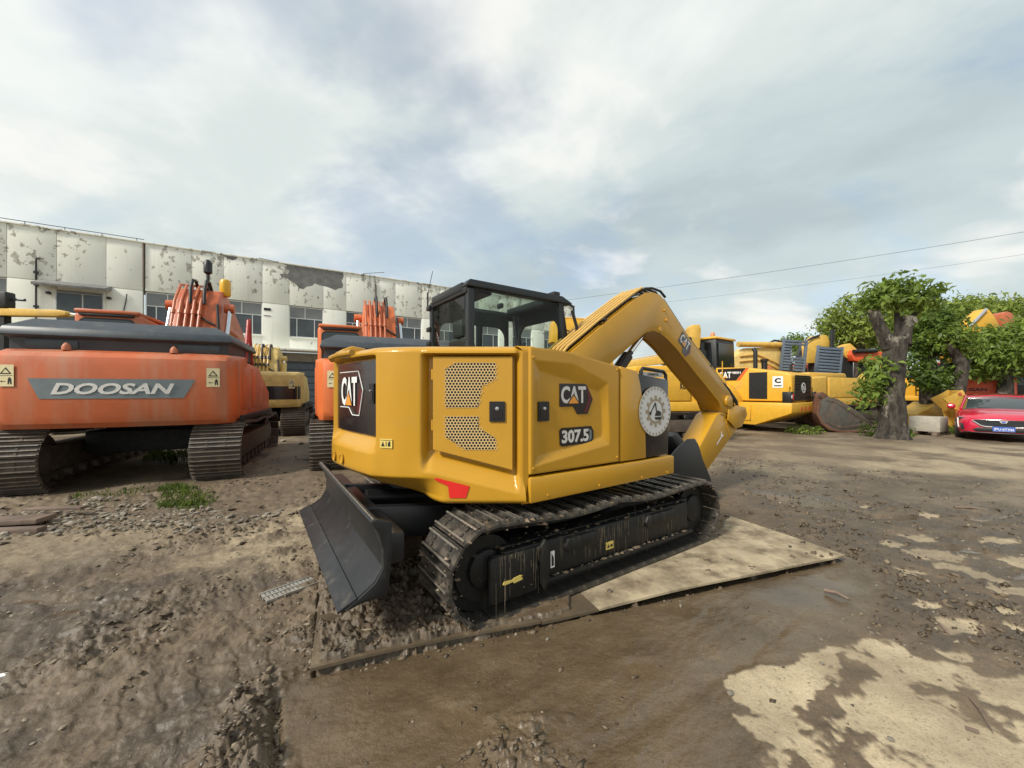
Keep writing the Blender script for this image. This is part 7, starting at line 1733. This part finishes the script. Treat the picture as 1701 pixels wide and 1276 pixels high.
for i, (px, py, d, rx, rz_, lab) in enumerate(((1575,515,30,2.6,1.5,'pale green flat topped tree in the back row, nearest the pollarded tree'), (1640,512,31,2.3,1.3,'flat topped tree in the back row, above the yellow boom peak'), (1705,520,30,2.5,1.6,'flat topped tree in the back row at the right edge of the picture'), (1325,566,40,1.4,0.9,'distant small tree top just left of the amber boom head'), (1440,552,34,2.2,1.6,'distant tree behind the broad dense tree'))):
    b = a_(px, 648, d); b.z = 0; c = a_(px, py, d)
    tree('far_tree', lab, tuple(b), ([tuple(b), tuple(c)], [0.3,0.14]), [], [(tuple(c), (rx, rx*0.8, rz_*0.7)), (tuple(c+Vector((rx*0.5,0,-0.3))), (rx*0.7,rx*0.6,rz_*0.6)), (tuple(c+Vector((-rx*0.5,0,-0.4))), (rx*0.7,rx*0.6,rz_*0.6)), (tuple(c+Vector((0.2,0,-1.3))), (rx*0.8,rx*0.6,rz_*0.8))], 3800 if d < 35 else 1600, 0.17, 'leaflight' if i < 3 else 'leaf', 'back row of trees', 20+i)
# low plants
for i, (px, py, d, r_, h, lab) in enumerate(((1452,700,12.6,0.32,0.35,'low weeds at the left foot of the pollarded tree'), (1500,712,12.6,0.25,0.16,'low weeds at the right foot of the pollarded tree'), (1338,700,13.4,0.55,0.14,'low weeds under the tail of the wheel loader'), (1570,700,13.2,0.4,0.15,'weeds beside the concrete block'))):
    o = gnd(px, 648+1.5*644/d); t = thing('weed_plant', lab, 'weeds', (o.x, o.y, 0))
    me = leaf_cloud([((0,0,h*0.7), (r_, r_*0.7, h))], 420, 0.055, 40+i); me.materials.append(M['leaf']); link('foliage', me, t, kind='stuff')
    MB().tube([(0,0,0),(0.03,0.02,h)], [0.012,0.005], 5).build('stem', M['bark'], t)
# grass tuft by the left excavator
def grass_patch(poly, n, h, seed, name='grass', thin=1.0):
    g = np.random.default_rng(seed); P = np.array(gpoly(poly)); mn, mx = P.min(0), P.max(0); V = []; c = 0
    xy = g.uniform(mn, mx, (n*3, 2)); sdv = poly_sd(xy[:,0]+0.08*perlin(xy[:,0]*6, xy[:,1]*6), xy[:,1]+0.08*perlin(xy[:,0]*6+9, xy[:,1]*6), P)
    keep = (sdv > 0) & (fbm(xy[:,0]*4, xy[:,1]*4, 3)+np.clip(sdv*4, 0, 0.5) > g.uniform(-0.2, 0.5, len(xy))); xy = xy[keep][:n]; k = len(xy)
    hh = h*g.uniform(0.4, 1.2, k); an = g.uniform(0, 2*np.pi, k); le = g.uniform(0.1, 0.7, k)*hh; w = 0.006*g.uniform(0.7, 1.6, k)
    p = np.stack([xy[:,0], xy[:,1], np.full(k, 0.0)], 1); dx = np.stack([np.cos(an), np.sin(an), np.zeros(k)], 1); sx = np.stack([-np.sin(an), np.cos(an), np.zeros(k)], 1)
    z = np.array([0,0,1.0])
    mid = p+dx*(le*0.35)[:,None]+z*(hh*0.6)[:,None]; tip = p+dx*le[:,None]+z*hh[:,None]
    V = np.stack([p-sx*w[:,None], p+sx*w[:,None], mid+sx*(w*0.8)[:,None], tip, mid-sx*(w*0.8)[:,None]], 1)
    me = bpy.data.meshes.new(name); me.vertices.add(k*5); me.vertices.foreach_set('co', V.reshape(-1).astype(np.float32))
    me.loops.add(k*5); me.loops.foreach_set('vertex_index', np.arange(k*5, dtype=np.int32)); me.polygons.add(k); me.polygons.foreach_set('loop_start', np.arange(0, k*5, 5, dtype=np.int32)); me.update(calc_edges=True)
    me.materials.append(M['grass']); return link(name, me, None, kind='stuff')
grass_patch([(255,845),(262,815),(300,808),(345,822),(362,838),(340,850),(290,852)], 1500, 0.10, 51)
grass_patch([(90,845),(120,822),(230,812),(262,818),(255,840),(150,850)], 600, 0.06, 52)
grass_patch([(235,768),(250,755),(310,752),(316,765),(290,772)], 500, 0.14, 53)

# ------------------------------------------------------------------ stones, boards and scraps
def stone_mesh(name, seed, m):
    g = random.Random(seed); bm = bmesh.new(); bmesh.ops.create_icosphere(bm, subdivisions=1, radius=1)
    sx, sy, sz = g.uniform(0.7,1.2), g.uniform(0.5,0.9), g.uniform(0.35,0.6)
    for v in bm.verts:
        k = g.uniform(0.72, 1.15); v.co = Vector((v.co.x*sx*k, v.co.y*sy*k, v.co.z*sz*k))
    me = bpy.data.meshes.new(name); bm.to_mesh(me); bm.free(); me.materials.append(m); return me
M['palerock'] = mat('pale_rubble', (0.30, 0.26, 0.20), 0.85, var=0.25, vscale=5, dirt=(0.16,0.125,0.085), dirt_amt=0.25, dscale=8)
M['brickred'] = mat('brick_rubble', (0.28, 0.12, 0.07), 0.85, var=0.2, vscale=8, dirt=(0.16,0.125,0.085), dirt_amt=0.35, dscale=8)
STN = [stone_mesh('stone', 100+i, M['stone'] if i < 5 else M['palerock']) for i in range(8)]
gs = np.random.default_rng(77)
BANK = [(-20,862),(60,850),(140,835),(240,828),(330,850),(420,860),(470,850),(440,875),(330,890),(150,888),(-20,905)]
def scatter(name, pts, size, m_, seed):
    g = np.random.default_rng(seed); mb_v = []; mb_f = []; 
    for (x, y, s) in pts:
        me = STN[int(g.integers(0, 8))]; o = len(mb_v); an = g.uniform(0, 6.28); ca, sa = math.cos(an), math.sin(an); h = float(ground_h(np.array([x]), np.array([y]))[0])
        for v in me.vertices: mb_v.append((x+s*(v.co.x*ca-v.co.y*sa), y+s*(v.co.x*sa+v.co.y*ca), h+s*(0.15+v.co.z)))
        for p in me.polygons: mb_f.append(tuple(i+o for i in p.vertices))
    mb = MB(); mb.add(mb_v, mb_f); return mb.build(name, m_, None, smooth=False, kind='stuff')
pts = []
for k in range(2600):
    px = gs.uniform(-20, 470); py = gs.uniform(828, 905)
    if poly_sd(np.array([px]), np.array([py]), BANK)[0] < 0: continue
    p = gnd(px, py); pts.append((p.x, p.y, 0.010+0.040*gs.random()**3.0))
scatter('rubble', pts[:1100], 1, M['stone'], 5); scatter('pale_rubble', pts[1100:1330], 1, M['palerock'], 6)
for px, py, s, lab in ((118,878,0.085,'large pale stone at the end of the wide dark board'),(215,872,0.075,'grey lump of rubble below the grass patch, left of centre'),(205,858,0.07,'grey stone in the rubble just left of the grass patch'),(420,862,0.05,'pale stone at the right end of the rubble strip'),(60,853,0.09,'dark grey stone behind the boards at the left edge'),(160,835,0.08,'stone in the shade of the big orange excavator'),
     (1213,1152,0.022,'single pale stone at the left corner of the dry patch'),(909,1063,0.018,'small pale stone on the smooth mud in front of the tracks'),(1130,1006,0.02,'white chip on the smooth mud below the tan sheet'),(455,985,0.03,'stone beside the slotted metal strip'),(395,1170,0.03,'stone on the churned mud left of the smooth mud'),(165,1000,0.03,'dark stone in the churned mud on the left'),(70,1085,0.035,'stone lying on the churned mud far left'),
     (1452,712,0.10,'pale stone at the left foot of the pollarded tree'),(1470,720,0.07,'small stone at the foot of the pollarded tree'),(470,735,0.11,'pale rock on the ground between the two orange excavators'),(500,739,0.09,'second pale rock between the two orange excavators, nearer the right one'),(1480,1230,0.02,'small pale stone on the dry patch'),(1365,1105,0.018,'pale chip at the top edge of the dry patch')):
    p = gnd(px, py); o = link('stone', STN[int(gs.integers(0, 8))]); o.location = (p.x, p.y, float(ground_h(np.array([p.x]), np.array([p.y]))[0])+s*0.25); o.rotation_euler = (0, 0, gs.uniform(0,6.28)); o.scale = (s, s, s)
    tag(o, lab, 'stone')
# gravel pressed in the mud, uncountable
def gravel(n, seed):
    g = np.random.default_rng(seed); th = g.uniform(R(-60), R(60), n); r = 1.3*np.exp(g.uniform(0, math.log(14/1.3), n)); x = r*np.sin(th); y = r*np.cos(th)
    dens = fbm(x*0.8+31, y*0.8, 4)+0.15; sl = poly_sd(x, y, gpoly([(455,1105),(520,1135),(765,1085),(1405,935),(1440,960),(1330,1085),(1208,1130),(1240,1330),(452,1330)]))
    keep = (dens > g.uniform(-0.3, 0.7, n)) & (sl < 0) & (poly_sd(x, y, SHEET) < 0) & (poly_sd(x, y, gpoly([(1208,1130),(1332,1086),(1440,1066),(1600,1110),(1760,1140),(1800,1330),(1225,1330)])) < -0.05); x, y = x[keep], y[keep]
    base = np.array([v.co[:] for v in STN[0].vertices]); fa = np.array([p.vertices[:] for p in STN[0].polygons])
    bm8 = np.array([(1,0,0),(0,1,0),(-1,0,0),(0,-1,0),(0.1,0,0.8)]); f8 = np.array([(0,1,4),(1,2,4),(2,3,4),(3,0,4)])
    k = len(x); s = 0.003+0.009*g.random(k)**2.5; an = g.uniform(0, 6.28, k); rx = g.uniform(0.6, 1.5, k)
    ca, sa = np.cos(an), np.sin(an)
    J = 1+0.35*g.normal(size=(k, 5))
    vx = bm8[None,:,0]*J*rx[:,None]; vy = bm8[None,:,1]*J; vz = bm8[None,:,2]*J*g.uniform(0.6, 1.4, k)[:,None]
    hgt = ground_h(x, y)+s*0.1
    V = np.stack([x[:,None]+s[:,None]*(vx*ca[:,None]-vy*sa[:,None]), y[:,None]+s[:,None]*(vx*sa[:,None]+vy*ca[:,None]), hgt[:,None]+s[:,None]*vz], 2)
    F = (np.arange(k)[:,None,None]*5+f8[None]).reshape(-1, 3)
    me = bpy.data.meshes.new('gravel'); me.vertices.add(k*5); me.vertices.foreach_set('co', V.reshape(-1).astype(np.float32)); me.loops.add(F.size); me.loops.foreach_set('vertex_index', F.ravel().astype(np.int32))
    me.polygons.add(len(F)); me.polygons.foreach_set('loop_start', np.arange(0, F.size, 3, dtype=np.int32)); me.update(calc_edges=True); me.materials.append(M['gravelm']); link('gravel', me, None, kind='stuff')
M['gravelm'] = mat('gravel_stone', (0.22, 0.18, 0.13), 0.8, var=0.55, vscale=1.3)
gravel(22000, 5)
# boards at the left edge, steel strip with holes near the blade
def plank(label, a, b, w, h, z, m_='wood'):
    A, B = gnd(*a), gnd(*b); d = (B-A); o = MB().box(0, d.length, -w/2, w/2, 0, h).build('board', M[m_], None, 0.006)
    o.location = (A.x, A.y, z); o.rotation_euler = (0, -0.02, math.atan2(d.y, d.x)); tag(o, label, 'board', 'boards lying on the rubble at the left')
plank('wide dark board lying flat on the rubble at the left edge', (-60,884), (78,878), 0.22, 0.05, 0.07)
plank('narrow light board lying on the rubble behind the wide dark board', (45,862), (140,861), 0.09, 0.03, 0.10)
plank('short dark board sunk in the rubble below the wide one', (-40,893), (70,890), 0.10, 0.05, 0.03)
A, B = gnd(436,1004), gnd(522,972); d = B-A; t = thing('metal_strip', 'narrow pale slotted metal strip pressed into the mud left of the blade', 'metal strip', (A.x, A.y, 0.028), math.atan2(d.y, d.x))
L_ = d.length; M['galv'] = mat('galvanised_steel', (0.36, 0.34, 0.30), 0.5, metal=0.3, var=0.2, dirt=(0.16,0.125,0.085), dirt_amt=0.3, dscale=10)
for yy in (-0.075, -0.005, 0.065): bx('side_rail', M['galv'], t, 0, L_, yy, yy+0.012, 0.0, 0.022, 0.002)
for k in range(13): bx('rung', M['galv'], t, L_*k/13+0.01, L_*k/13+0.028, -0.06, 0.062, 0.004, 0.016)
for i, (a, b, r_, lab) in enumerate((((1548,1035),(1580,1062),0.012,'short pale stick near the right edge, above the dry patch'),((1625,1048),(1637,1060),0.010,'tiny stick near the right edge of the yard'),((1610,1165),(1650,1225),0.004,'thin dark twig lying on the pale dry patch'),((1370,985),(1410,1000),0.016,'dark stick just below the corner of the tan sheet'),((1585,845),(1640,850),0.020,'long pale stick in the wet ground on the right'))):
    A, B = gnd(*a), gnd(*b); o = MB().tube([(A.x,A.y,0.02),((A.x+B.x)/2,(A.y+B.y)/2,0.035),(B.x,B.y,0.02)], [r_, r_*0.8, r_*0.5], 6).build('stick', M['wood'])
    tag(o, lab, 'stick')
A = gnd(8, 1135); o = bx('paper_scrap', M['white'], None, -0.025, 0.025, -0.012, 0.012, 0, 0.006); o.location = (A.x, A.y, 0.04); o.rotation_euler = (0.2, 0.1, 0.6); tag(o, 'small white scrap at the left edge of the mud', 'scrap')
A = gnd(1615, 1220); o = bx('leaf_scrap', M['wood'], None, -0.02, 0.02, -0.008, 0.008, 0, 0.004); o.location = (A.x, A.y, 0.02); o.rotation_euler = (0.1, 0, -0.6); tag(o, 'small brown scrap on the pale dry patch at the lower right', 'scrap')
